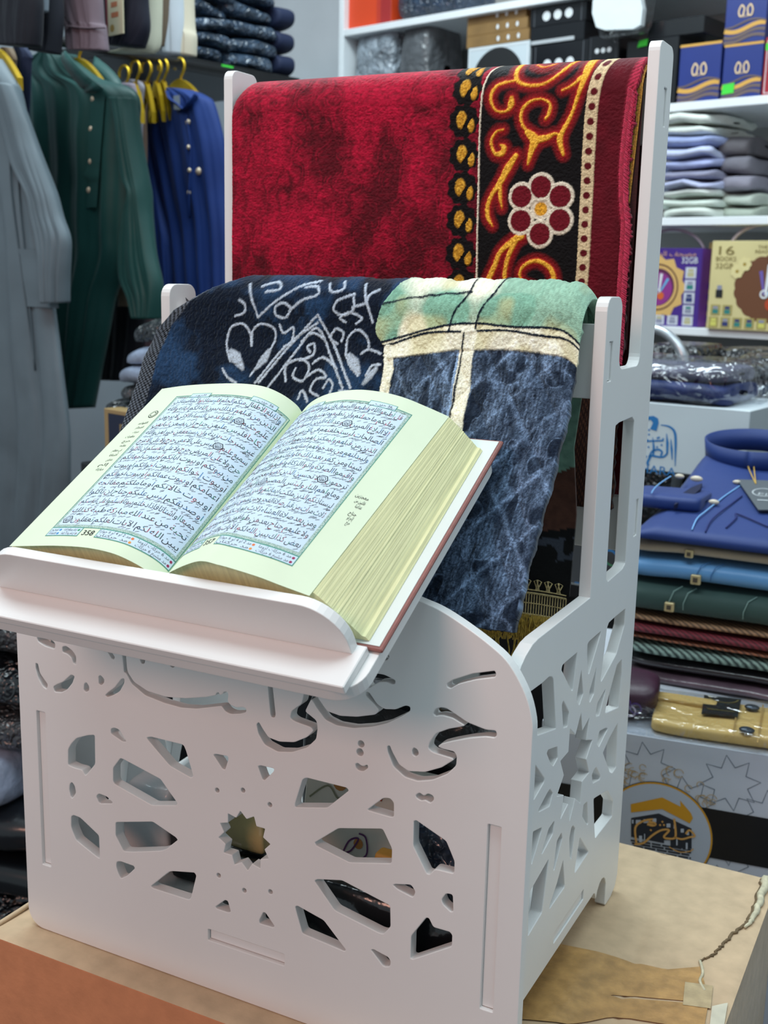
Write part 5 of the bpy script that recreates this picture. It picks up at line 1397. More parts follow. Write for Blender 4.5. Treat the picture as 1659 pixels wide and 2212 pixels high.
# reader pen boxes on the fourth shelf
fd = shelf_plane(-0.01)
PUR = pl('purple_box_card', '4a2f86', 0.35, var=0.08, vscale=8, coat=0.3); PURS = pl('purple_box_side', '7a3fae', 0.4)
def pen_art(b, f, cx, cy, s, m):
    for (x0, y0, x1, y1, wd, mi) in ((-.02, -.05, -.16, .62, .11, m[0]), (.02, -.05, .10, .80, .15, m[1]), (.06, -.08, .46, .58, .12, m[2])):
        b.stroke(f, [(cx + s * x0, cy + s * y0), (cx + s * x1, cy + s * y1)], [wd * s * 0.5, wd * s], 0.0016, mi)
    b.ring(f, (cx - .02 * s, cy - .02 * s), .1 * s, .05 * s, .0018, m[1], 16)
def tiles(b, f, cells, w, h, ms, seed):
    rnd = random.Random(seed)
    for (x, y, cw, ch) in cells:
        b.flat(f, [(x * w, y * h), ((x + cw) * w, y * h), ((x + cw) * w, (y + ch) * h), (x * w, (y + ch) * h)], 0.0008, ms[0])
        k = ms[1 + rnd.randrange(len(ms) - 1)]
        b.flat(f, [((x + .2 * cw) * w, (y + .15 * ch) * h), ((x + .8 * cw) * w, (y + .15 * ch) * h), ((x + .8 * cw) * w, (y + .55 * ch) * h), ((x + .2 * cw) * w, (y + .55 * ch) * h)], 0.0010, k)
        k = ms[1 + rnd.randrange(len(ms) - 1)]
        b.flat(f, [((x + .25 * cw) * w, (y + .6 * ch) * h), ((x + .75 * cw) * w, (y + .6 * ch) * h), ((x + .75 * cw) * w, (y + .85 * ch) * h), ((x + .25 * cw) * w, (y + .85 * ch) * h)], 0.0010, k)
r = rect(fd, 1352, 1512, 536, 706, ZD)
root, f, w, h = carton_box('pen_box', fd, r, 0.06, [PUR], 'purple boxed reading pen set with golden star ring and round handle', 'box', 'reading pen boxes')
b = MB(); c0 = (0.44 * w, 0.50 * h)
star = []
for i in range(24):
    a = math.radians(15 * i); rr_ = (0.50 if i % 2 == 0 else 0.43) * w * 0.78
    star.append((c0[0] + rr_ * math.cos(a), c0[1] + rr_ * math.sin(a)))
b.flat(f, star, 0.0007, 0); b.ring(f, c0, 0.27 * w, 0.02 * w, 0.0012, 1); b.disc(f, c0, 0.225 * w, 0.0010, 2); b.disc(f, (c0[0], c0[1] - .02 * w), 0.2 * w, 0.0012, 3)
pen_art(b, f, c0[0] + 0.02 * w, c0[1] - 0.05 * h, 0.26 * w, (4, 5, 6))
b.disc(f, (c0[0] + .05 * w, c0[1] - .11 * h), .05 * w, .0018, 7, 8)
b.text(f, ARA('مصحف الصوت'), .22 * w, .92 * w, .90 * h, .09 * h, .001, 8); b.text(f, '32GB', .74 * w, .95 * w, .81 * h, .11 * h, .001, 5)
tiles(b, f, [(.80, .62, .14, .14), (.80, .46, .14, .14), (.80, .30, .14, .14), (.80, .16, .14, .12), (.80, .02, .14, .12), (.60, .02, .14, .12), (.42, .02, .14, .12), (.24, .02, .14, .12), (.05, .02, .14, .12)], w, h, (9, 10, 11, 12, 13), 3)
b.build('print', [pl('p_amber', 'd9b06a'), pl('p_umber', '6a4634'), pl('p_plum', '5a2148'), pl('p_magenta', '8c2f86'), pl('p_violet', '6c5aa8'), INK_W, pl('p_sky', '5fb4e0'), pl('p_flame', 'd4622c'), pl('p_pinkgold', 'd0a08c'), pl('p_tile', 'c9ccd8'), pl('p_navy', '29356e'), pl('p_pale', 'b9b48a'), pl('p_teal', '2f7f7a'), pl('p_grey', '8d8fa4')], root)
b = MB(); b.box(Frame(f.P(w, 0, -0.06), f.ez, UP, f.ex), 0.002, 0.058, 0.001, h - 0.001, 0.0, 0.0006); b.build('side_print', PURS, root)
hand = MB(); hc = f.P(0.50 * w, h - 0.02, -0.03)
hand.tube([hc + RU * (0.085 * math.cos(a)) + UP * (0.062 * math.sin(a)) for a in np.linspace(0.3, math.pi - 0.3, 18)], 0.0035, n=6); hand.build('handle', pl('mauve_plastic', 'a79aa6', 0.4), root)
CRMB = pl('cream_box_card', 'd9cb93', 0.35, var=0.06, vscale=8, coat=0.3)
fd2 = shelf_plane(0.01)
r = rect(fd2, 1532, 1790, 520, 716, ZD)
root, f, w, h = carton_box('pen_box', fd2, r, 0.075, [CRMB], 'cream boxed set reading 16 BOOKS with brown scalloped plate and round handle', 'box', 'reading pen boxes')
b = MB(); c0 = (0.52 * w, 0.47 * h); sca = []
for i in range(72):
    a = 2 * math.pi * i / 72; rr_ = 0.36 * h * (1 + 0.045 * abs(math.sin(9 * a)))
    sca.append((c0[0] + rr_ * 1.12 * math.cos(a), c0[1] + rr_ * math.sin(a)))
b.flat(f, sca, .0007, 0)
pen_art(b, f, c0[0] - 0.03 * w, c0[1] - 0.05 * h, 0.40 * h, (1, 2, 3))
b.disc(f, (c0[0] + .03 * w, c0[1] - .17 * h), .075 * h, .0014, 4, 9)
rnd = random.Random(2)
for (cx, cy) in ((.30, .74), (.66, .16), (.24, .66), (.76, .22)):
    for k in range(7):
        a = k * 0.9; b.disc(f, (cx * w + .035 * w * math.cos(a), cy * h + .05 * h * math.sin(a)), .024 * w, .0015 + .0001 * k, 5, 9)
    b.disc(f, (cx * w, cy * h), .014 * w, .0024, 6, 8)
b.text(f, '16', .065 * w, .20 * w, .845 * h, .14 * h, .001, 7); b.text(f, 'BOOKS', .045 * w, .22 * w, .775 * h, .07 * h, .001, 7); b.text(f, '32GB', .045 * w, .20 * w, .69 * h, .085 * h, .001, 7)
b.text(f, 'THE QURAN', .40 * w, .66 * w, .915 * h, .05 * h, .001, 7); b.text(f, 'READING PEN', .38 * w, .68 * w, .865 * h, .05 * h, .001, 7); b.text(f, ARA('القلم القارئ'), .48 * w, .72 * w, .81 * h, .07 * h, .001, 0)
b.flat(f, [(.065 * w, .36 * h), (.125 * w, .36 * h), (.125 * w, .45 * h), (.065 * w, .45 * h)], .0012, 8); b.flat(f, [(.075 * w, .45 * h), (.115 * w, .45 * h), (.115 * w, .50 * h), (.075 * w, .50 * h)], .0012, 9)
tiles(b, f, [(.02 + .105 * k, .02, .085, .12) for k in range(9)] + [(.03, .16, .085, .12), (.135, .16, .085, .12)], w, h, (10, 11, 12, 13, 9), 5)
b.build('print', [pl('p_choco', '6b4127'), pl('p_violet', '6c5aa8'), INK_W, pl('p_sky', '5fb4e0'), pl('p_flame2', 'b5431f'), pl('p_daisy', 'e0d298'), pl('p_gold2', 'a5872f'), pl('p_olive', '7a6a34'), INK_D, pl('p_grey', '8d8fa4'), pl('p_tile2', 'a79a5a'), pl('p_navy', '29356e'), pl('p_teal', '2f7f7a'), pl('p_lemon', 'd3cf68')], root)
hand = MB(); hc = f.P(0.42 * w, h - 0.015, -0.035)
hand.tube([hc + RU * (0.085 * math.cos(a)) + UP * (0.052 * math.sin(a)) for a in np.linspace(0.25, math.pi - 0.25, 18)], 0.004, n=6); hand.build('handle', pl('mauve_plastic', 'a79aa6', 0.4), root)
b = MB()
r = rect(shelf_plane(-0.03), 1516, 1534, 523, 706, ZD); b.box(shelf_plane(-0.03), r[0], r[1] - 0.001, r[2], r[3], -0.08, -0.02, bev=0.001)
f2 = shelf_plane(-0.0499)
for k in range(4): 
    y = r[2] + (r[3] - r[2]) * (0.06 + 0.13 * k); b.flat(shelf_plane(-0.0495), [(r[0] + .003, y), (r[1] - .004, y), (r[1] - .004, y + .014), (r[0] + .003, y + .014)], 0.0, 1)
tag(b.build('narrow_box', [pl('tan_card', 'a08a55', 0.5), pl('p_navy', '29356e')]), 'narrow tan box squeezed between the purple and cream pen boxes', 'box')

# ================================================================== counter, white logo box and bags behind the stand
CZ = at(1420, 1292, 1.75)[2]
fT = facing(1420, 1080, 1.75, -8)
cb = on_plane(1420, 1292, fT.o, fT.ez)
CZ = float(cb[2])
cnt = thing('back_counter', np.array([cb[0], cb[1] + 0.3, FLOOR]), 'black counter below the shelves carrying the white logo box and black bags', 'counter')
fcn = Frame(fT.o * np.array([1, 1, 0]), fT.ex, UP, fT.ez)
b = MB(); b.box(fcn, -0.32, 0.45, CZ - 0.025, CZ, -0.55, 0.004, bev=0.002); b.build('worktop', M_black, cnt)
b = MB(); b.box(fcn, -0.31, 0.44, FLOOR, CZ - 0.025, -0.54, -0.02); b.build('cabinet', M_black, cnt)
r = rect(fT, 1216, 1604, 870, 1290, CZ + 0.0003)
WBX = pl('white_carton_card', 'dde3e6', 0.55, var=0.03, vscale=6)
root = thing('logo_box', fT.P((r[0] + r[1]) / 2, r[2], -0.10), 'white carton with blue Arabic logo and letters, behind the stand and blue shirt', 'carton')
f = Frame(fT.P(r[0], r[2], 0.0), fT.ex, fT.ey, fT.ez); w, h = r[1] - r[0], r[3] - r[2]
LB_ = pl('logo_blue', '2f7fc0', 0.5)
def zT(l): return [tuple(fT.uv(1360 + x / 4.61, 740 + y / 4.61) - np.array([r[0], r[2]])) for x, y in l]
b = MB(); dd_ = 0.0008
b.box(fT, r[0], r[1], r[2], r[3], -0.20, 0.0, m=2, bev=0.001)
b.flat(f, zT([(150, 770), (185, 735), (240, 730), (285, 755), (292, 800), (270, 880), (205, 860), (235, 800), (215, 770)]), dd_)
b.stroke(f, smooth_path(zT([(310, 820), (380, 830), (430, 860), (455, 910), (460, 1000), (458, 1100), (455, 1230)]), 6), [0.001, 0.003, 0.004, 0.0035, 0.001], dd_)
b.stroke(f, zT([(412, 960), (420, 1060), (425, 1165)]), [.001, .0035, .0015], dd_); b.stroke(f, zT([(370, 905), (378, 1000), (375, 1110)]), [.001, .004, .003], dd_)
b.stroke(f, smooth_path(zT([(378, 1100), (350, 1130), (310, 1140), (250, 1130), (215, 1125), (190, 1140)]), 6), .003, dd_)
b.stroke(f, smooth_path(zT([(200, 1130), (230, 1080), (290, 1065), (325, 1090), (310, 1125)]), 6), .003, dd_); b.stroke(f, zT([(232, 945), (242, 1040), (238, 1120)]), [.001, .0035, .003], dd_)
b.stroke(f, zT([(150, 985), (200, 980), (340, 975)]), .0025, dd_)
b.stroke(f, smooth_path(zT([(215, 1125), (190, 1170), (180, 1200), (190, 1225)]), 5), .004, dd_)
b.stroke(f, smooth_path(zT([(100, 1000), (60, 1100), (110, 1150), (170, 1130)]), 6), .0035, dd_); b.stroke(f, smooth_path(zT([(20, 960), (25, 1060), (30, 1170)]), 4), .0035, dd_)
for (x, y) in ((180, 970), (195, 915), (280, 950), (295, 945), (335, 960), (275, 1040), (320, 1020), (195, 870), (190, 1040)): b.disc(f, zT([(x, y)])[0], .0016, dd_, 0, 8)
lt = zT([(-70, 1300), (463, 1300)]); b.text(f, 'TAHARA', lt[0][0], lt[1][0], lt[0][1] * 0.5 + lt[1][1] * 0.5, .0185, dd_)
q0 = fT.uv(1241, 1276) - np.array([r[0], r[2]]); b.text(f, '1', q0[0], q0[0] + .008, q0[1], .022, dd_)
q0 = fT.uv(1318, 1205) - np.array([r[0], r[2]]); b.ring(f, q0, .012, .003, dd_, 0, 20, 20, 250); b.ring(f, (q0[0] + .006, q0[1] + .004), .016, .002, dd_, 1, 20, 60, 300)
b.build('body', [LB_, pl('logo_green', '4f9f6a'), WBX], root)
b = MB(); b.box(Frame(f.P(w, 0, -0.2), f.ez, UP, f.ex), 0.001, 0.199, 0.001, h - 0.001, 0.0, 0.0005); b.build('side_shade', pl('carton_side_shade', 'aab2b6', 0.6), root)  # side face in darker carton white; its shade is put into the colour
# bagged navy garment on the logo box
top = f.P(w * 0.42, h, -0.0)
root = thing('bagged_garment', f.P(w * .5, h, -0.1), 'folded navy garment in clear plastic lying on the white logo box', 'garment')
b = MB(); b.slab(Frame(f.P(w * 0.45, h + 0.001, -0.005), f.ex, UP, f.ez), 0.24, 0.17, 0.032, e=0.3, amp=0.006, freq=20, seed=9); b.build('folded_garment', pl('navy_cotton', '1e2c5e', 0.6, var=0.3, vscale=30, bump=0.5, bscale=40, bdist=.005), root)
b = MB(); b.slab(Frame(f.P(w * 0.46, h + 0.030, -0.02), f.ex, UP, f.ez), 0.22, 0.15, 0.026, e=0.4, amp=0.006, freq=20, seed=12); b.build('collar_fold', pl('mauve_cotton', '57566a', 0.6, var=0.4, vscale=40, bump=0.5, bscale=40, bdist=.005), root)
b = MB(); b.slab(Frame(f.P(w * 0.50, h + 0.0005, 0.006), f.ex, UP, f.ez), 0.275, 0.190, 0.066, e=0.45, amp=0.008, freq=22, seed=4, nu=40, nv=44); b.build('clear_bag', film('bag_film', 'f4f6f8', 0.38, 26, 0.012), root)
# silver hoop
hp = at(1398, 800, 2.0); b = MB(); hr = 0.072
pts = [hp + RU * (hr * math.cos(a)) + UP * (hr * math.sin(a)) for a in np.linspace(0, math.pi, 22)]
pts = [pts[0] + UP * (CZ - hp[2])] + pts + [pts[-1] + UP * (CZ - hp[2])]
b.tube(pts, 0.0085, n=10); tag(b.build('hoop_handle', pl('brushed_silver', 'b9c0c6', 0.3, metal=0.6)), 'silver hoop rising behind the bagged navy garment', 'hoop')
# black bags behind, at the right edge
BLKW = pl('black_wrapped_cloth', '0e1116', 0.25, var=0.5, vscale=20, coat=0.9, bump=1.0, bscale=30, bdist=0.008, crinkle=True)
GRYW = pl('charcoal_wrapped_cloth', '3a3a3d', 0.3, var=0.6, vscale=30, coat=0.8, bump=1.0, bscale=36, bdist=0.008, crinkle=True)
v = CZ
for k, (yb, yt, xc, m, lab) in enumerate(((1120, 1040, 1690, BLKW, 'black bagged garment, lowest of the pile at the right edge'), (1040, 985, 1680, BLKW, 'black bagged garment, second up the pile at the right edge'), (985, 930, 1690, GRYW, 'charcoal bagged garment halfway up the pile at the right edge'), (930, 885, 1685, BLKW, 'black bagged garment above the charcoal one at the right edge'), (885, 830, 1680, NAVW, 'navy bagged garment with glints in the pile at the right edge'), (830, 770, 1690, BLKW, 'black bagged garment on top of the pile at the right edge'))):
    fr = facing(xc, 950, 1.86, AZ); vt = fr.uv(xc, yt)[1] + fr.o[2]
    h_ = vt - v if k else vt - CZ
    b = MB(); p = fr.o * np.array([1, 1, 0]) + UP * v
    b.slab(Frame(p, RU, UP, -RV), 0.20 + 0.01 * (k % 2), 0.2, h_, e=0.35, amp=0.007, freq=16, seed=k + 31)
    tag(b.build('bagged_garment', m), lab, 'garment', 'black bagged garments at the right'); v += h_
for k, (xc, yb, yt, wd, m, lab) in enumerate(((1438, 800, 742, 0.11, BLKW, 'black bagged bundle seen inside the silver hoop'), (1590, 820, 752, 0.12, BLKW, 'black bundle in shade under the lowest white shelf'))):
    fr = facing(xc, 780, 2.15, AZ); z0 = CZ; h_ = fr.o[2] + fr.uv(xc, yt)[1] - CZ
    b = MB(); b.slab(Frame(fr.o * np.array([1, 1, 0]) + UP * z0, RU, UP, -RV), wd, 0.16, h_, e=0.3, amp=0.008, freq=14, seed=k + 51)
    tag(b.build('bagged_bundle', m), lab, 'bundle')
# ================================================================== star-patterned carton with the stack of shirts
fK = facing(1500, 1700, 1.25, 6.8)
TBZ = -0.42
kb = thing('rear_table', fK.P(0.0, 0, -0.2) * np.array([1, 1, 0]) + UP * FLOOR, 'low black table behind the brown carton, under the star patterned carton', 'table')
ft = Frame(fK.o * np.array([1, 1, 0]), fK.ex, UP, fK.ez)
b = MB(); b.box(ft, -0.22, 0.42, TBZ - 0.03, TBZ, -0.42, 0.02, bev=0.002); b.build('tabletop', M_black, kb)
for u in (-0.20, 0.40):
    for d in (-0.40, 0.0):
        b = MB(); b.box(ft, u - 0.018, u + 0.018, FLOOR, TBZ - 0.03, d - 0.018, d + 0.018); b.build('leg', M_black, kb)
GRYC = pl('grey_lilac_carton', 'cbced6', 0.45, var=0.04, vscale=8)
uL = fK.uv(1165, 1680)[0]; uR = fK.uv(1830, 1700)[0]; vT = fK.uv(1500, 1606)[1]
fKb = fK; 
root, f, w, h = carton_box('star_pattern_carton', fK, (uL, uR, TBZ - fK.o[2], vT), 0.38, [GRYC], 'grey carton with star pattern, black stripe and round golden shrine emblem, behind the brown carton', 'carton')
o0 = np.array([uL, TBZ - fK.o[2]])
def zK(l): return [tuple(fK.uv(1280 + x / 3.6148, 1600 + y / 3.6148) - o0) for x, y in l]
LINE = pl('pattern_line', '6a7480', 0.5); STRB = pl('stripe_black', '0f1218', 0.3); AMB = pl('emblem_amber', 'd99b25', 0.45); AMB2 = pl('emblem_pale_amber', 'dca55a', 0.45); PALE = pl('emblem_ground', 'bcc3ce', 0.45); DKN = pl('emblem_dark', '242a35', 0.45); TANL = pl('pattern_tan', 'c3a67c', 0.5)
b = MB(); d0 = 0.0005
c1, c2 = np.array(zK([(1075, 330)])[0]), np.array(zK([(760, 140)])[0])
stp = np.array([c1[0] - c2[0], 0]) * 1.0; R_ = 0.040
for i in range(-14, 10):
    for j in range(-2, 3):
        c = c1 + np.array([i * 0.0445, j * 0.0640 + (0.032 if i % 2 else 0)])
        pts = []
        for k in range(16):
            a = math.radians(22.5 * k + 11.25); r_k = 0.0315 if k % 2 == 0 else 0.0185
            pts.append(c + np.array([math.cos(a), math.sin(a)]) * r_k)
        if all(0.001 < p_[0] < w - .001 and 0.001 < p_[1] < h - .001 for p_ in pts): b.stroke(f, pts, 0.0011, d0, 0, closed=True)
s0 = [zK([(-500, 300)])[0], zK([(1370, 605)])[0]]
yt_, yb_ = zK([(1100, 560)])[0][1], zK([(1100, 945)])[0][1]
b.flat(f, [(0.001, yb_), (w - .001, yb_), (w - .001, yt_), (0.001, yt_)], 0.0008, 1)
cc = np.array(zK([(500, 720)])[0]); rc = zK([(945, 700)])[0][0] - cc[0]
rnd = random.Random(11)
for k in range(70):
    a = rnd.uniform(0.2, math.pi - 0.1); q = cc + (rc * rnd.uniform(1.04, 1.32)) * np.array([math.cos(a), math.sin(a)])
    if q[1] < yt_: continue
    b.ring(f, q, rnd.uniform(.003, .006), .0008, 0.0010, 6, 10, rnd.uniform(0, 90), rnd.uniform(200, 330))
b.disc(f, cc, rc * 1.012, 0.0012, 4, 64); b.disc(f, cc, rc, 0.0014, 2, 64); b.disc(f, cc, rc * 0.968, 0.0016, 3, 64)
b.build('pattern', [LINE, STRB, AMB, PALE, DKN, AMB2, TANL], root)
b = MB(); d1 = 0.0020
b.flat(f, zK([(300, 490), (545, 437), (690, 510), (685, 460), (770, 560), (785, 600), (760, 640), (545, 528), (303, 555)]), d1, 0)
b.flat(f, zK([(303, 597), (520, 562), (775, 680), (775, 838), (610, 830), (610, 770), (560, 770), (560, 795), (303, 745)]), d1, 1)
for (x0, x1, y) in ((310, 322, 610), (340, 380, 612), (400, 440, 606), (468, 500, 600), (580, 610, 640), (635, 655, 650), (690, 715, 680), (735, 755, 700)): b.flat(f, zK([(x0, y), (x1, y), (x1, y + 30), (x0, y + 30)]), d1 + .0003, 2)
for (x0, x1, y) in ((365, 385, 735), (405, 408, 720), (655, 662, 760), (730, 740, 790)): b.flat(f, zK([(x0, y), (x1 + 4, y), (x1 + 4, y + 50), (x0, y + 50)]), d1 + .0003, 2)
for r_i, (y0, y1) in enumerate(((765, 778), (785, 800), (807, 820), (830, 842))):
    x = 300 + 10 * r_i
    while x < 760:
        wd = 55 + (x * 7 + r_i * 31) % 40; sl_ = 0.16
        b.flat(f, zK([(x, y0 + sl_ * (x - 300)), (min(x + wd, 770), y0 + sl_ * (min(x + wd, 770) - 300)), (min(x + wd, 770), y1 + sl_ * (min(x + wd, 770) - 300)), (x, y1 + sl_ * (x - 300))]), d1 + .0001, 1); x += wd + 10
def lw(k): return abs(zK([(0, 0)])[0][0] - zK([(k, 0)])[0][0])
for pth, wd in (([(345, 790), (335, 700), (345, 655), (385, 625), (430, 610), (475, 605)], 16), ([(440, 625), (490, 640), (470, 650), (430, 640)], 26), ([(330, 800), (400, 790), (470, 730), (540, 690), (600, 690), (560, 740), (590, 755), (650, 740), (640, 600)], 16), ([(640, 745), (700, 760), (760, 745), (800, 735), (760, 690), (730, 720)], 15), ([(600, 820), (680, 860), (760, 855), (790, 835)], 8)):
    b.stroke(f, smooth_path(zK(pth), 6), lw(wd), d1 + .0008, 3)
for (x, y) in ((548, 625), (530, 650), (560, 650), (458, 690)): b.disc(f, zK([(x, y)])[0], lw(10), d1 + .0008, 3, 4)
b.build('emblem', [AMB, DKN, PALE, AMB2], root)
KT = fK.o[2] + vT                                       # top of the carton

# yellow shirt in its clear bag, flat on the carton
yfr = Frame(fK.P(fK.uv(1545, 1600)[0], vT + 0.0008, 0.004), fK.ex, UP, fK.ez)
ysh = thing('yellow_shirt', yfr.P(0, 0, -0.08), 'folded yellow shirt with black label, in clear bag on the star patterned carton', 'shirt')
Y0 = fK.uv(1385, 1590)[0] - fK.uv(1545, 1600)[0]
YEM = pl('mustard_cotton', 'cda964', 0.75, var=0.08, vscale=10, bump=0.35, bscale=24, bdist=0.004)
ywid = 0.26
b = MB(); b.slab(Frame(yfr.P(Y0 + ywid / 2 + 0.006, 0.0, -0.012), yfr.ex, UP, yfr.ez), ywid, 0.100, 0.017, e=0.22, amp=0.003, freq=14, seed=2, nu=36, nv=40)
b.build('folded_shirt', YEM, ysh)
ytop = Frame(yfr.P(0, 0.0180, 0), yfr.ex, -yfr.ez, UP)       # its upper face
def zy(l): 
    P = ytop.o; return [tuple(np.array([(q - ytop.o) @ ytop.ex, (q - ytop.o) @ ytop.ey])) for q in [on_plane(1340 + x / 4.4232, 1150 + y / 4.4232, P, UP) for x, y in l]]
b = MB(); b.prism(ytop, zy([(800, 1570), (1155, 1612), (1120, 1775), (775, 1740)]), 0.0006, 0.0022); 
b.ring(ytop, zy([(985, 1600)])[0], .016, .0018, 0.0026, 1, 24, 180, 360); b.stroke(ytop, zy([(830, 1705), (1090, 1735)]), .002, .0026, 1)
b.build('label', [pl('label_black', '16181b', 0.4), pl('label_gold', '6f6334', 0.4)], ysh)
for (x, y) in ((1258, 1680), (1208, 1895)):
    b = MB(); q = zy([(x, y)])[0]; b.ball(ytop.P(q[0], q[1], 0.001), 0.0085, n=14, sq=(1, 0.8, 0.35)); b.build('button', pl('gunmetal_button', '4d555e', 0.25, metal=0.6), ysh)
b = MB(); 
for l in ([(1125, 1640), (1075, 1950)], [(1365, 1650), (1310, 2010)]): b.stroke(ytop, zy(l), .0016, 0.0007)
b.build('placket_seam', pl('mustard_seam', 'a8854a', 0.8), ysh)
b = MB(); b.slab(Frame(ytop.P(*zy([(560, 1625)])[0], -0.006), yfr.ex, UP, yfr.ez), 0.085, 0.022, 0.009, e=0.35, amp=0.001, seed=5); b.build('cuff', YEM, ysh)
b = MB(); b.slab(Frame(yfr.P(Y0 + ywid / 2 - 0.002, 0.0, 0.010), yfr.ex, UP, yfr.ez), ywid + 0.06, 0.118, 0.025, e=0.18, amp=0.005, freq=26, seed=7, nu=44, nv=48)
b.build('clear_bag', film('bag_film', 'f4f6f8', 0.38, 26, 0.012), ysh)

# maroon bundle at the foot of the stack
fSt = facing(1560, 1300, 1.375, -1)
def stv(y, x=1560): return fSt.uv(x, y)[1]
b = MB(); p = fK.P(fK.uv(1338, 1590)[0], vT + 0.0008, -0.03)
b.slab(Frame(p, fK.ex, UP, fK.ez), 0.065, 0.075, 0.044, e=0.62, amp=0.006, freq=18, seed=3)
mb = thing('maroon_garment', p, 'maroon folded garment with purple print, left of the yellow shirt', 'garment')
b.build('folded_garment', pl('maroon_cotton', '35182a', 0.45, var=0.25, vscale=20, bump=0.4, bscale=30, bdist=0.004), mb)
b = MB(); 
for k in range(5): b.ring(Frame(p + UP * (0.014 + 0.004 * (k % 3)), fK.ex, UP, fK.ez), (-0.012 + 0.006 * k, 0.0), .006, .002, 0.0015, k % 2, 12)
b.build('print', [pl('print_purple', '4d3272'), pl('print_lilac', 'b9a9bd')], mb)

# ---- the stack: from the bottom up
BASE = KT + 0.001
fS0 = Frame(fSt.o * np.array([1, 1, 0]), fSt.ex, UP, fSt.ez)
stack = [ # name, colour, top pixel, width, overhang, label, category, material kind
 ('scarf', '2a2129', 1500, .33, 0.004, 'very dark plum folded scarf in film, lowest of the stack', 'scarf', 'gloss'),
 ('scarf', '5a4650', 1472, .34, 0.010, 'mauve grey folded scarf in film, second up the stack', 'scarf', 'gloss'),
 ('scarf', '241d22', 1440, .33, 0.002, 'dark aubergine folded scarf under the green herringbone one', 'scarf', 'gloss'),
 ('scarf', '51685f', 1408, .34, 0.008, 'green and black herringbone folded scarf', 'scarf', 'herring'),
 ('scarf', '9c5c40', 1394, .35, 0.006, 'rust braided folded scarf above the green herringbone one', 'scarf', 'braid'),
 ('scarf', '7c2431', 1368, .34, 0.010, 'crimson folded scarf between the rust and tan scarves', 'scarf', 'braid'),
 ('scarf', 'a47a5a', 1347, .34, 0.006, 'tan braided folded scarf directly under the dark green shirt', 'scarf', 'braid'),
 ('folded_shirt', '2f4743', 1272, .36, 0.012, 'dark green folded shirt with square gold stud in the stack', 'shirt', 'cotton'),
 ('folded_shirt', '5f93c6', 1214, .35, 0.008, 'light blue satin folded shirt with square clasp in the stack', 'shirt', 'satin'),
 ('folded_shirt', 'b3a48e', 1180, .35, 0.004, 'beige folded shirt between the light blue and navy shirts', 'shirt', 'cotton')]
HER = None
def herring(name, c1, c2, sc):
    m = mat(name, c1, 0.7, bump=0.4, bscale=200)
    nt = m.node_tree; bs = nt.nodes['Principled BSDF']
    tc = nt.nodes.new('ShaderNodeTexCoord'); wv = nt.nodes.new('ShaderNodeTexWave'); wv.inputs['Scale'].default_value = sc; wv.bands_direction = 'DIAGONAL'; wv.inputs['Distortion'].default_value = 1.5
    wv.inputs['Detail Scale'].default_value = 3
    rp = nt.nodes.new('ShaderNodeMix'); rp.data_type = 'RGBA'; rp.inputs[6].default_value = (*lin(hx(c1)), 1); rp.inputs[7].default_value = (*lin(hx(c2)), 1)
    nt.links.new(tc.outputs['Object'], wv.inputs['Vector']); nt.links.new(wv.outputs['Fac'], rp.inputs[0]); nt.links.new(rp.outputs[2], bs.inputs['Base Color'])
    return m
v = BASE; tops = {}
for k, (nm, c_, yt, wd, ov, lab, cat_, kind) in enumerate(stack):
    h_ = fSt.o[2] + stv(yt) - v
    root = thing(nm, fS0.P(0.05, v, -0.1), lab, cat_, 'stack of scarves' if nm == 'scarf' else 'stack of folded shirts')
    if kind == 'gloss': m = pl('film_' + c_, c_, 0.35, var=0.3, vscale=30, coat=0.6, bump=0.5, bscale=40, bdist=0.004)
    elif kind == 'herring': m = herring('herringbone_green', '1c2b2a', '8aa096', 60)
    elif kind == 'braid': m = herring('braid_' + c_, c_, '%02x%02x%02x' % tuple(int(int(c_[i:i + 2], 16) * 0.55) for i in (0, 2, 4)), 75)
    else: m = pl('cloth_' + c_, c_, 0.45 if kind == 'satin' else 0.75, var=0.06, vscale=12, bump=0.4, bscale=16, bdist=0.005, sheen=0.1)
    b = MB(); b.slab(Frame(fS0.P(0.045, v, ov), fS0.ex, UP, fS0.ez), wd, 0.25, h_, e=0.33, amp=0.0035, freq=11, seed=k * 3, nu=34, nv=34, sag=0.004 if k > 0 else 0)
    b.build('folded_cloth', m, root)
    tops[lab] = (root, v, h_, ov)
    v += h_
GSTUD = pl('gold_stud', 'c9b68a', 0.3, metal=0.5); 
def stud(lab, px, py, s_):
    root, v0, h_, ov = tops[lab]; fr = Frame(fSt.P(0, 0, ov + 0.002), fSt.ex, UP, fSt.ez); q = fr.uv(px, py)
    b = MB(); b.box(fr, q[0] - s_, q[0] + s_, q[1] - s_, q[1] + s_, -0.003, 0.003, bev=0.001); b.box(fr, q[0] - s_ * .45, q[0] + s_ * .45, q[1] - s_ * .45, q[1] + s_ * .45, 0.003, 0.004, m=1)
    b.build('clasp', [GSTUD, pl('stud_dark', '5a5148', 0.3, metal=0.5)], root)
stud(stack[7][5], 1446, 1311, 0.0058); stud(stack[8][5], 1503, 1252, 0.006); stud(stack[9][5], 1489, 1196, 0.005)
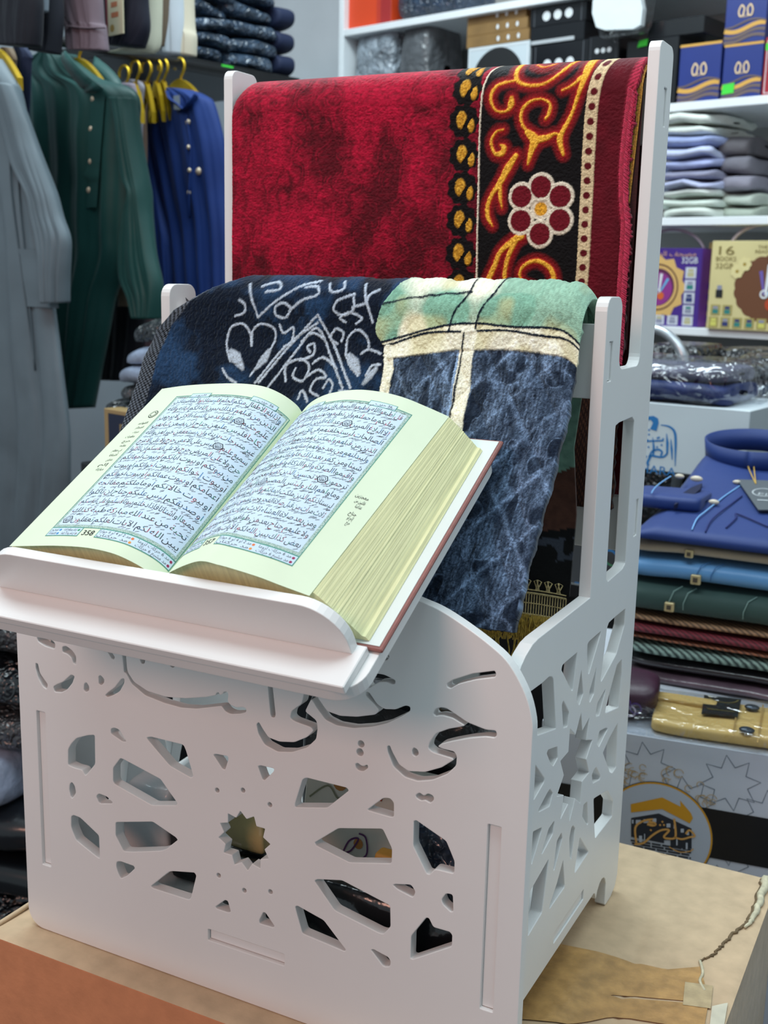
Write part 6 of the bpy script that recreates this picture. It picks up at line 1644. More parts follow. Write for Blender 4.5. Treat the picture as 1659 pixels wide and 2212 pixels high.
for lab, xs__, c_ in ((stack[7][5], (1449, 1480, 1612), '7f9a94'), (stack[8][5], (1504, 1535), '3a6aa0')):
    root, v0, h_, ov = tops[lab]; b = MB(); fr = Frame(fSt.P(0, 0, ov + 0.0022), fSt.ex, UP, fSt.ez)
    for x in xs__:
        u = fr.uv(x, 1250)[0]; zc = v0 - fSt.o[2] + h_ * 0.5
        b.tube([fr.P(u + 0.012, zc + h_ * 0.42, -0.012), fr.P(u + 0.004, zc + h_ * 0.30, -0.0035), fr.P(u, zc, -0.0005), fr.P(u, zc - h_ * 0.2, -0.001)], 0.0006, n=5)
    b.build('seam', pl('seam_' + c_, c_, 0.7), root)

# ---- navy shirt on top of the stack, collar raised at the back
NB = pl('royal_blue_cotton', '123072', 0.6, var=0.05, vscale=10, bump=0.3, bscale=14, bdist=0.005, sheen=0.15); NBD = pl('blue_seam', '142063', 0.7); NBL = pl('pale_thread', '7fb2e6', 0.6)
nsh = thing('folded_shirt', fS0.P(0.08, v, -0.12), 'royal blue folded shirt with raised collar and grey swing tag, on top of the stack', 'shirt', 'stack of folded shirts')
VN = v
nv_ = 40; nu_ = 60
hN = fSt.o[2] + stv(1150, 1500) - v
# upper surface rises from a rounded front edge towards the collar
b = MB(); V = []; uw0, uw1 = -0.115, 0.22
dvals = np.linspace(0, 1, nv_)
def ntop(u, t):
    """depth and height of the shirt top at across u, t from front (0) to back (1)"""
    dd = -0.26 * t; z = hN * (1 - (1 - min(t / 0.07, 1)) ** 2) ** 0.5 + 0.058 * t ** 1.2
    e_ = min((u - uw0) / 0.03, (uw1 - u) / 0.03, 1.0)
    z *= max(e_, 0) ** 0.5 if e_ < 1 else 1
    z += 0.0025 * math.sin(u * 42 + t * 5) * t
    return 0.014 + dd, z
G = []
for i in range(nu_ + 1):
    u = uw0 + (uw1 - uw0) * i / nu_
    row = [fS0.P(u, VN + 0.0005, 0.012)] + [fS0.P(u, VN + 0.0005 + ntop(u, t)[1], ntop(u, t)[0]) for t in dvals] + [fS0.P(u, VN + 0.0005, -0.25)]
    G += row
b.add(G, grid_quads(nu_ + 1, nv_ + 2).tolist(), 0, True)
b.build('folded_body', NB, nsh)
P_a = fS0.P(0.0, VN + ntop(0.0, 0.12)[1], ntop(0, 0.12)[0]); P_b = fS0.P(0.0, VN + ntop(0.0, 0.9)[1], ntop(0, 0.9)[0])
ey_ = (P_b - P_a) / np.linalg.norm(P_b - P_a); fN = Frame(P_a, fS0.ex, ey_, np.cross(fS0.ex, ey_))
def zN(l): 
    return [tuple(fN.uv(1360 + x / 4.61, 740 + y / 4.61)) for x, y in l]
def strip_tube(l, r, m, nm, up=0.002):
    b = MB(); b.tube(smooth_path([fN.P(a, c, up) for a, c in zN(l)], 5), r, n=6); return b.build(nm, m, nsh)
b = MB()
b.slab(Frame(fN.P(*zN([(330, 1660)])[0], -0.002), fS0.ex, UP, fS0.ez), 0.09, 0.075, 0.020, e=0.3, amp=0.002, seed=4); b.build('folded_cuff', NB, nsh)
b = MB(); b.prism(fN, zN([(440, 1690), (500, 1590), (600, 1520), (720, 1470), (700, 1530), (600, 1620)]), 0.004, 0.010); b.build('cuff_shade_patch', pl('cuff_shade', '0b1338', 0.8), nsh)  # dark patch painting the shade inside the cuff
for (x, y, s_) in ((497, 1402, .0058), (665, 1428, .0075), (838, 1618, .0062), (1068, 1418, .005)):
    b = MB(); q = zN([(x, y)])[0]; b.ball(fN.P(q[0], q[1], 0.010 if x < 700 else 0.004), s_, n=14, sq=(1.1, 0.55, 0.55), axes=(fN.ex, fN.ey, fN.ez)); b.build('button', pl('pearl_button', 'dccdb8', 0.3), nsh)
strip_tube([(620, 1880), (670, 1770), (750, 1700), (850, 1620), (950, 1540), (1100, 1440)], .0009, NBL, 'pale_stitching')
strip_tube([(215, 1640), (250, 1585), (320, 1525), (410, 1465)], .0008, NBL, 'pale_stitching', 0.019)
strip_tube([(755, 1900), (800, 1800), (880, 1720), (1000, 1630), (1120, 1540)], .0010, NBD, 'placket_seam')
strip_tube([(960, 1860), (1060, 1760), (1075, 1720), (1380, 1850)], .0010, NBD, 'pocket_seam')
strip_tube([(740, 1270), (800, 1300), (950, 1290), (1040, 1285)], .0012, NBD, 'collar_seam')
# collar: an upright band bent round the neck
b = MB(); ccx = fN.uv(1360 + 1170 / 4.61, 740 + 1275 / 4.61)
cpt = []
cw = abs(zN([(700, 1200)])[0][0] - ccx[0])
A_ = np.linspace(0, 2 * math.pi, 60)
V = []
for a in A_:
    x = ccx[0] + cw * math.cos(a + math.pi / 2 * 0 - math.pi / 2 + math.pi); 
    ca, sa = math.sin(a), -math.cos(a)
    p0 = fN.P(ccx[0] + cw * ca, ccx[1] + 0.046 + 0.046 * sa, -0.004)
    hh = 0.030
    V += [p0, p0 + UP * hh + (p0 - fN.P(ccx[0], ccx[1] + .046, 0)) * 0.05]
F = [(2 * i, 2 * i + 2, 2 * i + 3, 2 * i + 1) for i in range(len(A_) - 1)]
b.add(V, F, 0, True); cob = b.build('collar', NB, nsh); md = cob.modifiers.new('thickness', 'SOLIDIFY'); md.thickness = 0.0025
b = MB(); q = fN.uv(1360 + 1195 / 4.61, 740 + 1180 / 4.61); pc = fN.P(q[0], q[1], 0.004)
b.box(Frame(pc, fS0.ex, UP, fS0.ez), -.009, .009, -.009, .009, 0.0, 0.003, bev=.001); b.disc(Frame(pc, fS0.ex, UP, fS0.ez), (0, 0), .005, .0034, 1, 14)
b.build('tag_seal', [pl('ivory_plastic', 'd8cba4', 0.4), pl('seal_dark', '4a4634', 0.4)], nsh)
b = MB(); q2 = fN.uv(1360 + 1255 / 4.61, 740 + 1450 / 4.61)
for dx in (-.005, .005): b.tube(smooth_path([pc + fS0.ez * .003 + fS0.ex * dx, pc + (fN.P(q2[0], q2[1], .006) - pc) * .5 + fS0.ez * .004 + fS0.ex * dx * .6, fN.P(q2[0], q2[1], .006)], 6), .0008, n=5)
b.build('tag_cord', pl('yellow_cord', 'c9a24a', 0.6), nsh)
b = MB(); b.prism(fN, zN([(1070, 1400), (1560, 1420), (1560, 1705), (1280, 1705)]), 0.004, 0.0055); b.ring(fN, zN([(1330, 1535)])[0], .013, .002, .006, 1, 20); b.text(fN, 'EI', zN([(1285, 1540)])[0][0], zN([(1375, 1540)])[0][0], zN([(1285, 1560)])[0][1], .011, .0062, 1); b.stroke(fN, zN([(1270, 1610), (1540, 1625)]), .003, .006, 1)
b.build('swing_tag', [pl('grey_tag_card', '565b60', 0.5), pl('tag_silver', 'b5b9bc', 0.4)], nsh)

# blue crate just showing beside the carton
bc = on_x(1652, 2090, 0.62)
fb_ = Frame(np.array([0.60, 0.30, FLOOR]), (1, 0, 0), UP, (0, -1, 0))
root = thing('blue_crate', fb_.P(0.1, 0, 0), 'bright blue crate with black stripes standing right of the brown carton', 'crate')
b = MB(); b.box(fb_, 0, 0.24, 0, 0.74, -0.17, 0.10, bev=0.004)
b.build('crate_body', pl('blue_plastic', '2f79c4', 0.4, var=0.05, vscale=9), root)
b = MB(); fl_ = Frame(fb_.P(-0.0006, 0, 0), (0, 1, 0), UP, (-1, 0, 0))
for k in range(5): b.flat(fl_, [(-.1, .40 + .075 * k), (.165, .40 + .075 * k), (.165, .425 + .075 * k), (-.1, .425 + .075 * k)], 0.0)
b.build('stripes', INK_D, root)
# ================================================================== garments hanging along the left wall
GP = at(385, 150, 2.35)                                  # the rail the hangers ride on
def rail_pt(px, py): return on_plane(px, py, GP, RU)
RAILX = (GP - ctr) @ RU
rz = GP[2] + 0.012
def gframe(px, py):
    P = rail_pt(px, py); return Frame(P, RU, UP, -RV)
class Cloth:
    """soft closed shell between a left and a right outline given per height"""
    def __init__(s, fr, rows, thick, seed=0, folds=6, amp=0.010, off=0.0, wrinkle=0.004):
        s.fr = fr; s.off = off
        L = np.array([fr.uv(xl, y) for y, xl, xr in rows]); R = np.array([fr.uv(xr, y) for y, xl, xr in rows])
        L, R = smooth_path(L, 6), smooth_path(R, 6)
        s.L, s.R, s.th, s.seed, s.folds, s.amp, s.wr = L, R, thick, seed, folds, amp, wrinkle
    def depth(s, i, c):
        """front surface depth at row i, across c in [-1, 1]"""
        n = len(s.L); t = i / (n - 1)
        base = s.th * max(1 - abs(c) ** 3.5, 0) ** 0.6
        ph = s.folds * c * 1.5 + s.seed + 0.9 * math.sin(t * 3 + s.seed) + 1.2 * c * t
        rp = s.amp * min(1, 0.1 + t * 1.5) * ((abs(math.sin(ph)) ** 0.55 - 0.7) * 0.9 + (abs(math.sin(2.1 * ph + t * 2)) ** 0.6 - 0.7) * 0.45)
        return base + rp * min(1, 3 * (1 - abs(c)) + 0.1) + s.off
    def build(s, name, m, parent, nt=120):
        b = MB(); V = []; n = len(s.L)
        for i in range(n):
            l, r = s.L[i], s.R[i]
            for j in range(nt):
                th = 2 * math.pi * j / nt; c = -math.cos(th)
                q = l + (r - l) * (c + 1) / 2
                d = s.depth(i, c) if th <= math.pi else s.off - s.th * max(1 - abs(c) ** 3.5, 0) ** 0.6
                P = s.fr.P(q[0], q[1], d)
                nz = mnoise.noise_vector(Vector(P * 9) + Vector((s.seed, 0, 0)))
                V.append(P + np.array(nz) * s.wr)
        F = []
        for i in range(n - 1):
            for j in range(nt): F.append((i * nt + j, (i + 1) * nt + j, (i + 1) * nt + (j + 1) % nt, i * nt + (j + 1) % nt))
        F.append(tuple(range(nt))); F.append(tuple(range((n - 1) * nt, n * nt))[::-1])
        b.add(V, F, 0, True)
        q = np.array(V) - s.fr.o; s.lc = np.c_[q @ s.fr.ex, q @ s.fr.ey, q @ s.fr.ez]
        return b.build(name, m, parent)
    def surf(s, px, py, lift=0.002):
        d = 0.0
        for _ in range(4):
            u, v = s.fr.uv(px, py, d + lift)
            k = np.hypot((s.lc[:, 0] - u) / 0.007, (s.lc[:, 1] - v) / 0.012); near = k < 1.0
            d = s.lc[near, 2].max() if near.any() else s.lc[np.argsort(k)[:12], 2].max()
        return s.fr.P(u, v, d + lift)
def hang_button(cl, px, py, r, m, parent, name='button'):
    b = MB(); b.ball(cl.surf(px, py, 0.001), r, n=12, sq=(1, 1, 0.6), axes=(cl.fr.ex, cl.fr.ey, cl.fr.ez)); b.build(name, m, parent)
def band(cl, pts, w, m, parent, name, lift=0.003):
    b = MB(); P = smooth_path([cl.surf(x, y, lift) for x, y in pts], 5); 
    b.tube(P, w, n=8, flat=0.3); return b.build(name, m, parent)
PEARL = pl('brass_pearl_stud', 'd9c7ae', 0.25, metal=0.4)
GH = pl('gold_plastic_hanger', 'c9a526', 0.25, metal=0.65)
def fabric(name, c, rough=0.7, **k): return pl(name, c, rough, var=0.05, vscale=20, sheen=0.05, spec=0.3, bump=0.15, bscale=40, bdist=0.003, **k)
def hanger(px, py, label, wid=0.20, az=None, group='gold hangers on the left rail'):
    """hook over the rail at (px,py); broad shaped shoulders below it"""
    P = rail_pt(px, py); fr = Frame(P, RU, UP, -RV)
    root = thing('gold_hanger', P, label, 'hanger', group)
    b = MB(); b.tube([fr.P(0.016 * math.cos(a) , 0.002 + 0.016 * math.sin(a), 0) for a in np.linspace(math.radians(200), math.radians(-40), 14)] + [fr.P(0.004, -0.018, 0), fr.P(0.0, -0.035, 0)], 0.0028, n=8); b.build('hook', GH, root)
    b = MB(); prf = []
    for k in range(17):
        t = -1 + k / 8; prf.append((t * wid, -0.034 - 0.055 * abs(t) ** 1.6, 0.024 - 0.008 * abs(t)))
    up = [(u, v + hgt * 0.5) for u, v, hgt in prf]; dn = [(u, v - hgt * 0.8) for u, v, hgt in prf][::-1]
    b.prism(fr, up + dn, -0.005, 0.005); b.build('shoulders', GH, root)
    return fr
# the rail
b = MB(); ra0, ra1 = rail_pt(-60, 88), rail_pt(455, 165)
b.tube([np.array([ra0[0], ra0[1], rz]) - RV * 0.3, np.array([ra1[0], ra1[1], rz]) + RV * 0.1], 0.010, n=10)
tag(b.build('hanging_rail', M_black), 'black rail along the left wall carrying the gold hangers and robes', 'rail')

# ---- blue robe
fr = hanger(388, 146, 'gold hanger holding the royal blue robe', 0.085)
NAVR = fabric('royal_blue_robe_cloth', '0a2b68')
robe = thing('blue_robe', fr.P(0, -0.8, 0), 'royal blue robe with a row of pearl studs, hanging beside the left back post', 'robe')
cl = Cloth(fr, [(196, 338, 425), (206, 322, 452), (226, 315, 474), (300, 322, 492), (390, 338, 500), (480, 356, 506), (600, 374, 512), (760, 384, 520), (950, 380, 530)], 0.030, 2, 5, 0.016, off=0.012)
cl.build('robe_body', NAVR, robe)
sl = Cloth(fr, [(222, 316, 350), (300, 320, 358), (400, 338, 372), (500, 356, 398), (545, 366, 402), (600, 374, 404), (660, 380, 404)], 0.020, 5, 2, 0.008, off=0.030)
sl.build('sleeve', NAVR, robe)
band(cl, [(362, 198), (368, 214), (385, 226), (398, 236), (412, 222), (420, 204)], 0.008, NAVR, robe, 'collar', 0.004)
b = MB(); q = fr.uv(383, 221); b.flat(Frame(cl.surf(383, 221, 0.006), RU, UP, -RV), [(-.010, -.013), (.010, -.015), (.009, .013), (-.011, .013)], 0.001); b.build('size_label', pl('grey_label', '7d8794', 0.6), robe)
for x, y, r_ in ((401, 263, .0065), (407, 318, .005), (409, 368, .005), (427, 370, .008), (408, 416, .005)): hang_button(cl, x, y, r_, PEARL, robe)
band(cl, [(403, 250), (408, 320), (409, 420), (410, 470)], 0.004, NAVR, robe, 'placket', 0.002)

# other gold hangers on the rail, between the blue and the green robe
for k, (x, y, lab) in enumerate(((268, 163, 'gold hanger nearest to the green robe of those on the rail'), (292, 152, 'pale gold hanger second from the green robe'), (316, 152, 'gold hanger midway between green and blue robes'), (338, 150, 'gold hanger third before the blue robe'), (352, 148, 'gold hanger just left of the blue robe hanger'))): hanger(x, y, lab, 0.022)
# garments hanging edge-on on those hangers
for k, (x, y, lx, rx, c_, lab) in enumerate(((300, 172, 262, 308, '8a8792', 'grey robe squeezed between green and blue robes'), (334, 176, 276, 316, '8a7264', 'brown robe just left of the blue robe'))):
    f_ = Frame(rail_pt(x, 152), RU, UP, -RV)
    rt = thing('hanging_robe', f_.P(0, -0.6, 0), lab, 'robe', 'robes hanging edge on between the green and blue ones')
    c_l = Cloth(f_, [(y, x - 26, x - 6), (y + 14, lx + 6, rx + 2), (y + 60, lx, rx), (400, lx, rx), (560, lx, rx - 4)], 0.009, k, 3, 0.004, wrinkle=0.002)
    c_l.build('robe_body', fabric('robe_' + c_, c_), rt)
f_ = Frame(rail_pt(238, 158), RU, UP, -RV)
rt = thing('brown_cuff_robe', f_.P(0, -0.6, 0), 'black robe with brown cuff showing under the green sleeve', 'robe')
c_l = Cloth(f_, [(185, 205, 262), (220, 190, 290), (400, 190, 306), (560, 200, 310), (700, 210, 312), (820, 214, 300)], 0.012, 4, 3, 0.004, wrinkle=0.002); c_l.build('robe_body', fabric('robe_black', '10141d'), rt)
c_l = Cloth(f_, [(560, 284, 318), (600, 284, 322), (640, 284, 326), (662, 283, 330)], 0.010, 1, 2, 0.002, off=0.030); c_l.build('cuff', fabric('robe_tan', '8a7462'), rt)
hang_button(c_l, 291, 636, .005, PEARL, rt)
f_ = Frame(rail_pt(256, 152), RU, UP, -RV)
rt = thing('mauve_robe', f_.P(0, -0.9, 0), 'greyish mauve robe showing beside the left middle post', 'robe')
c_l = Cloth(f_, [(180, 250, 290), (250, 240, 300), (500, 240, 306), (600, 262, 330), (650, 280, 352), (760, 288, 352), (900, 296, 360)], 0.010, 3, 3, 0.004, wrinkle=0.002); c_l.build('robe_body', fabric('robe_mauve', '766c78'), rt)

# ---- green robe
fr = hanger(168, 98, 'gold hanger holding the dark green robe', 0.09)
GRN_ = fabric('dark_green_robe_cloth', '1b4441', 0.5)
robe = thing('green_robe', fr.P(0, -0.8, 0), 'dark green robe with gold buttons, hanging between the grey and blue robes', 'robe')
cl = Cloth(fr, [(116, 124, 150), (132, 92, 172), (150, 62, 196), (170, 54, 226), (192, 50, 290), (228, 50, 310), (300, 52, 304), (400, 55, 298), (500, 60, 292), (560, 64, 287), (640, 74, 258), (720, 84, 240), (800, 92, 222), (880, 98, 205)], 0.036, 1, 5, 0.020, off=0.012)
cl.build('robe_body', GRN_, robe)
sl = Cloth(fr, [(215, 270, 312), (260, 286, 318), (320, 292, 326), (385, 297, 337), (420, 312, 341), (470, 300, 346), (540, 288, 358), (600, 290, 371), (640, 308, 372), (690, 322, 366)], 0.022, 2, 2, 0.010, off=0.026)
sl.build('sleeve', GRN_, robe)
up_ = smooth_path([(142, 110), (166, 138), (192, 163), (216, 182), (224, 190)], 5); lo_ = smooth_path([(128, 122), (150, 155), (172, 183), (188, 199), (210, 198)], 5)
b = MB(); V = []
for p, q in zip(up_, lo_):
    a_, c_ = cl.surf(q[0], q[1], 0.006), cl.surf(q[0], q[1], 0.020); d_ = (c_ - cl.fr.o) @ cl.fr.ez; u_k, v_k = cl.fr.uv(p[0], p[1], d_)
    V += [a_, cl.fr.P(u_k, v_k, d_)]
b.add(V, [(2 * i, 2 * i + 1, 2 * i + 3, 2 * i + 2) for i in range(len(V) // 2 - 1)], 0, True); co = b.build('collar', GRN_, robe); md = co.modifiers.new('thickness', 'SOLIDIFY'); md.thickness = 0.003
b = MB(); V = []
for p, q in zip(smooth_path([(176, 118), (205, 140), (228, 165), (238, 186)], 5), smooth_path([(188, 150), (208, 170), (222, 186), (226, 200)], 5)):
    V += [cl.fr.P(*cl.fr.uv(*q), -0.012), cl.fr.P(*cl.fr.uv(*p), -0.030)]
b.add(V, [(2 * i, 2 * i + 1, 2 * i + 3, 2 * i + 2) for i in range(len(V) // 2 - 1)], 0, True); co = b.build('back_collar', GRN_, robe); md = co.modifiers.new('thickness', 'SOLIDIFY'); md.thickness = 0.003
b = MB(); V = []
ys_ = np.linspace(202, 448, 22)
for y in ys_:
    xm = 213 - (y - 202) * 0.075
    V += [cl.surf(xm - 15, y, 0.003), cl.surf(xm + 14, y, 0.003)]
b.add(V, [(2 * i, 2 * i + 2, 2 * i + 3, 2 * i + 1) for i in range(len(ys_) - 1)], 0, True); b.build('placket', GRN_, robe)
for x, y in ((198, 214), (194, 279), (193, 349), (189, 411)): hang_button(cl, x + 3, y, .0065, PEARL, robe)

# ---- grey robe, nearest
fr = hanger(-12, 74, 'gold hanger at the far left holding the grey robe', 0.08)
GRR = fabric('grey_robe_cloth', '626f77', 0.5)
robe = thing('grey_robe', fr.P(0, -0.8, 0), 'light grey robe with chest pocket and long sleeve, at the left edge', 'robe')
cl = Cloth(fr, [(128, -75, 12), (150, -120, 28), (190, -150, 52), (260, -158, 72), (340, -160, 86), (420, -162, 97), (550, -162, 118), (640, -164, 126), (750, -166, 139), (824, -168, 149), (924, -170, 162), (1010, -170, 164), (1100, -170, 160), (1200, -170, 158)], 0.036, 3, 8, 0.020, off=0.012)
cl.build('robe_body', GRR, robe)
sl = Cloth(fr, [(184, 14, 56), (240, 30, 76), (300, 46, 98), (360, 62, 122), (420, 92, 144), (470, 102, 158), (516, 112, 176), (560, 122, 176), (610, 128, 170), (655, 134, 166)], 0.020, 6, 2, 0.010, off=0.026)
sl.build('sleeve', GRR, robe)
b = MB(); V = []
for y in np.linspace(537, 662, 10):
    k = (y - 537) / 125; V += [cl.surf(37 + 16 * k, y, 0.003), cl.surf(116 + 11 * k, y + 4, 0.003)]
b.add(V, [(2 * i, 2 * i + 2, 2 * i + 3, 2 * i + 1) for i in range(9)], 0, True); b.build('pocket', GRR, robe)
for k in range(2):
    band(cl, [(20 + 14 * k, 300), (24 + 14 * k, 420), (36 + 14 * k, 600), (62 + 14 * k, 800)], 0.003, GRR, robe, 'placket_edge', 0.0015)
for k, (x, y, w_, c_, lab) in enumerate(((44, 100, 26, '1c2742', 'navy garment hanging between grey and green robes, at the rail'), (14, 104, 20, '6a5a48', 'brown garment right behind the shoulder of the grey robe'))):
    P = rail_pt(x, 92); f_ = Frame(P, RU, UP, -RV)
    rt = thing('hanging_garment', f_.P(0, -0.4, 0), lab, 'garment')
    c_l = Cloth(f_, [(y, x - 6, x + 10), (y + 22, x - w_ * 1.1, x + w_), (y + 55, x - w_ * 1.4, x + w_ * 0.9), (360, x - w_ * 1.4, x + w_ * 0.5)], 0.009, k + 2, 3, 0.004, wrinkle=0.002); c_l.build('garment_body', fabric('garment_' + c_, c_), rt)

# ================================================================== upper row of garments and black shelf
SP0 = at(470, 135, 2.45); 
def sl_pt(px, py): return on_plane(px, py, SP0, RU)
zS = SP0[2]; e0, e1 = sl_pt(225, 118), sl_pt(648, 166)
blk = thing('black_wall_shelf', np.array([*((e0 + e1) / 2)[:2], zS]), 'black shelf along the left wall stacked with packed navy jeans', 'shelf')
fsh = Frame(np.array([SP0[0], SP0[1], 0]), RV, UP, RU)
v0_, v1_ = (e0 - SP0) @ RV, (e1 - SP0) @ RV
b = MB(); b.box(fsh, v0_, v1_, zS - 0.028, zS, -0.34, 0.0, bev=0.001); b.build('shelf_board', M_black, blk)
b = MB(); q = (sl_pt(472, 200) - SP0) @ RV; b.box(fsh, q - 0.02, q + 0.02, FLOOR, zS - 0.028, -0.30, -0.26); b.build('upright', M_black, blk)
b = MB(); q = (sl_pt(491, 143) - SP0) @ RV; b.box(fsh, q - .016, q + .016, zS - .026, zS - .002, 0.0, 0.0012); b.build('price_sticker', P_GREEN, blk)
JEAN = pl('packed_jeans', '34475c', 0.35, var=0.7, vscale=30, coat=0.8, bump=1.0, bscale=30, bdist=0.008, crinkle=True)
nth = ('lowest', 'second', 'third', 'fourth', 'fifth', 'sixth', 'seventh')
for ci, (xa, xb_, nm) in enumerate(((392, 505, 'front pile'), (508, 600, 'rear pile'))):
    a0_, a1_ = (sl_pt(xa, 140) - SP0) @ RV, (sl_pt(xb_, 150) - SP0) @ RV
    v = zS
    for k in range(7):
        h_ = 0.031 + 0.004 * ((k * 3 + ci) % 3)
        b = MB(); b.slab(Frame(SP0 * np.array([1, 1, 0]) + RV * ((a0_ + a1_) / 2 + 0.01 * ((k * 5) % 3 - 1)) + UP * v - RU * (0.004 * (k % 2)), RV, UP, RU), (a1_ - a0_) * 1.0, 0.26, h_, e=0.24, amp=0.016, freq=11, seed=k + 10 * ci, sag=0.006)
        tag(b.build('packed_jeans', JEAN), 'plastic packed navy jeans, %s from the bottom in the %s on the black shelf' % (nth[k], nm), 'jeans', 'packed jeans on the black shelf'); v += h_
a0_, a1_ = (sl_pt(600, 150) - SP0) @ RV, (sl_pt(642, 165) - SP0) @ RV
v = zS
for k in range(3):
    h_ = 0.05; b = MB(); b.slab(Frame(SP0 * np.array([1, 1, 0]) + RV * ((a0_ + a1_) / 2) + UP * v, RV, UP, RU), a1_ - a0_, 0.24, h_, e=0.4, amp=0.004, seed=k + 61)
    tag(b.build('folded_navy_cloth', fabric('navy_cotton2', '1a2440')), ('lowest', 'middle', 'topmost')[k] + ' navy folded cloth at the far end of the black shelf', 'cloth', 'navy cloths on the black shelf'); v += h_
# upper hanging row
UPX = at(330, -60, 1.95)
def up_fr(px, off=0.0):
    P = on_plane(px, -60, UPX, RU); return Frame(P - RV * off, RU, UP, -RV)
b = MB(); pa, pb = on_plane(-60, -60, UPX, RU), on_plane(430, -60, UPX, RU)
b.tube([np.array([pa[0], pa[1], UPX[2] + .12]), np.array([pb[0], pb[1], UPX[2] + .12])], 0.01); tag(b.build('upper_rail', M_black), 'upper black rail above the robes, mostly out of the picture', 'rail')
rowsU = [('dark_jacket', 40, [(-70, 5, 75), (0, -10, 85), (60, -8, 84), (96, -4, 80)], '1a1d26', 'dark jacket in the top left corner'),
         ('grey_jacket', 60, [(-70, -20, 95), (-20, -20, 98), (25, -15, 98)], '6b7680', 'grey patterned jacket at the top left corner'),
         ('dark_trousers', 108, [(-70, 70, 128), (30, 74, 126), (80, 76, 122), (112, 80, 118)], '23252e', 'dark trousers hanging left of the mauve shirt'),
         ('mauve_shirt', 170, [(-70, 105, 205), (0, 118, 212), (50, 140, 216), (58, 146, 220), (100, 150, 227), (110, 158, 228)], '6f6069', 'mauve shirt whose cuff hangs above the green robe'),
         ('navy_trousers', 270, [(-70, 196, 318), (0, 212, 318), (60, 222, 320), (98, 228, 306)], '191d2c', 'navy trousers with a cream swing tag beside the mauve shirt'),
         ('cream_trousers', 318, [(-70, 296, 338), (40, 300, 336), (96, 300, 334), (112, 236, 330)], 'c9c8b4', 'cream trousers behind the navy ones'),
         ('brown_trousers', 345, [(-70, 330, 362), (60, 334, 358), (100, 330, 354)], '6b5c4d', 'brown trousers between cream and white ones'),
         ('white_trousers', 366, [(-70, 348, 386), (60, 350, 384), (116, 330, 383)], 'c6ced6', 'white trousers near the black shelf'),
         ('ivory_trousers', 392, [(-70, 374, 404), (50, 376, 410), (80, 382, 414), (120, 380, 414)], 'cfc7b2', 'ivory trousers at the right end of the upper row')]
for k, (nm, px, rws, c_, lab) in enumerate(rowsU):
    f_ = up_fr(px); rt = thing(nm, f_.P(0, f_.uv(px, rws[-1][0])[1], 0), lab, 'garment' if 'trousers' not in nm else 'trousers', 'upper row of garments')
    c_l = Cloth(f_, rws, 0.022, k, 4, 0.006, off=0.0); c_l.build('garment_body', fabric('upper_' + c_, c_), rt)
    if nm == 'navy_trousers':
        q = c_l.surf(251, 10, 0.006); b = MB(); fq = Frame(q, RU, UP, -RV)
        b.flat(fq, [(-.030, -.045), (-.002, -.046), (-.004, .05), (-.03, .05)], 0.0, 1); b.box(fq, -.020, .022, -.047, .05, 0.001, 0.003)
        for j in range(4): b.flat(fq, [(-.010, -.02 + .016 * j), (.010 - .003 * (j % 2), -.02 + .016 * j), (.010 - .003 * (j % 2), -.012 + .016 * j), (-.010, -.012 + .016 * j)], 0.0034, 2)
        b.disc(fq, (-.008, -.036), .006, .0034, 3, 12)
        b.build('swing_tag', [pl('cream_tag', 'c9c4a6', 0.6), pl('red_tag', '7a2430', 0.6), pl('tag_rust', 'b5704e', 0.6), pl('tag_gold', 'a08340', 0.6)], rt)
    if nm == 'mauve_shirt': band(c_l, [(146, 56), (180, 60), (218, 58)], .004, fabric('upper_6f6069', '6f6069'), rt, 'cuff_seam', .001)

# ================================================================== bags and boxes low on the left
lowb = thing('low_shelf', at(200, 1060, 1.75) * np.array([1, 1, 0]) + UP * FLOOR, 'black low unit on the left holding bagged garments behind the book', 'shelf')
fl = facing(230, 960, 1.72, AZ); LZ = fl.o[2] + fl.uv(230, 1010)[1]
fL0 = Frame(fl.o * np.array([1, 1, 0]), fl.ex, UP, fl.ez)
b = MB(); b.box(fL0, fl.uv(172, 960)[0], 0.34, FLOOR, LZ, -0.34, 0.0, bev=0.002); b.build('unit_body', M_black, lowb)
r = rect(fl, 226, 330, 890, 1010, LZ - fl.o[2])
root, f, w, h = carton_box('gold_edged_box', fl, r, 0.03, [pl('tan_gold_card', '9c8358', 0.4)], 'navy and tan framed box standing behind the left page of the book', 'box')
b = MB(); b.flat(f, [(.1 * w, .02 * h), (.96 * w, .02 * h), (.96 * w, .93 * h), (.1 * w, .93 * h)], .0008, 0); b.flat(f, [(.34 * w, .02 * h), (.9 * w, .02 * h), (.9 * w, .78 * h), (.34 * w, .78 * h)], .0012, 1); b.flat(f, [(.48 * w, .02 * h), (.8 * w, .02 * h), (.8 * w, .6 * h), (.48 * w, .6 * h)], .0016, 0)
b.build('print', [pl('box_navy', '161d38', 0.4), pl('box_tan', '8a744c', 0.4)], root)
WBL = pl('white_wrapped_cloth', '8e9cb4', 0.35, var=0.5, vscale=14, coat=0.6, bump=0.9, bscale=16, bdist=0.012)
v = LZ; pz = []
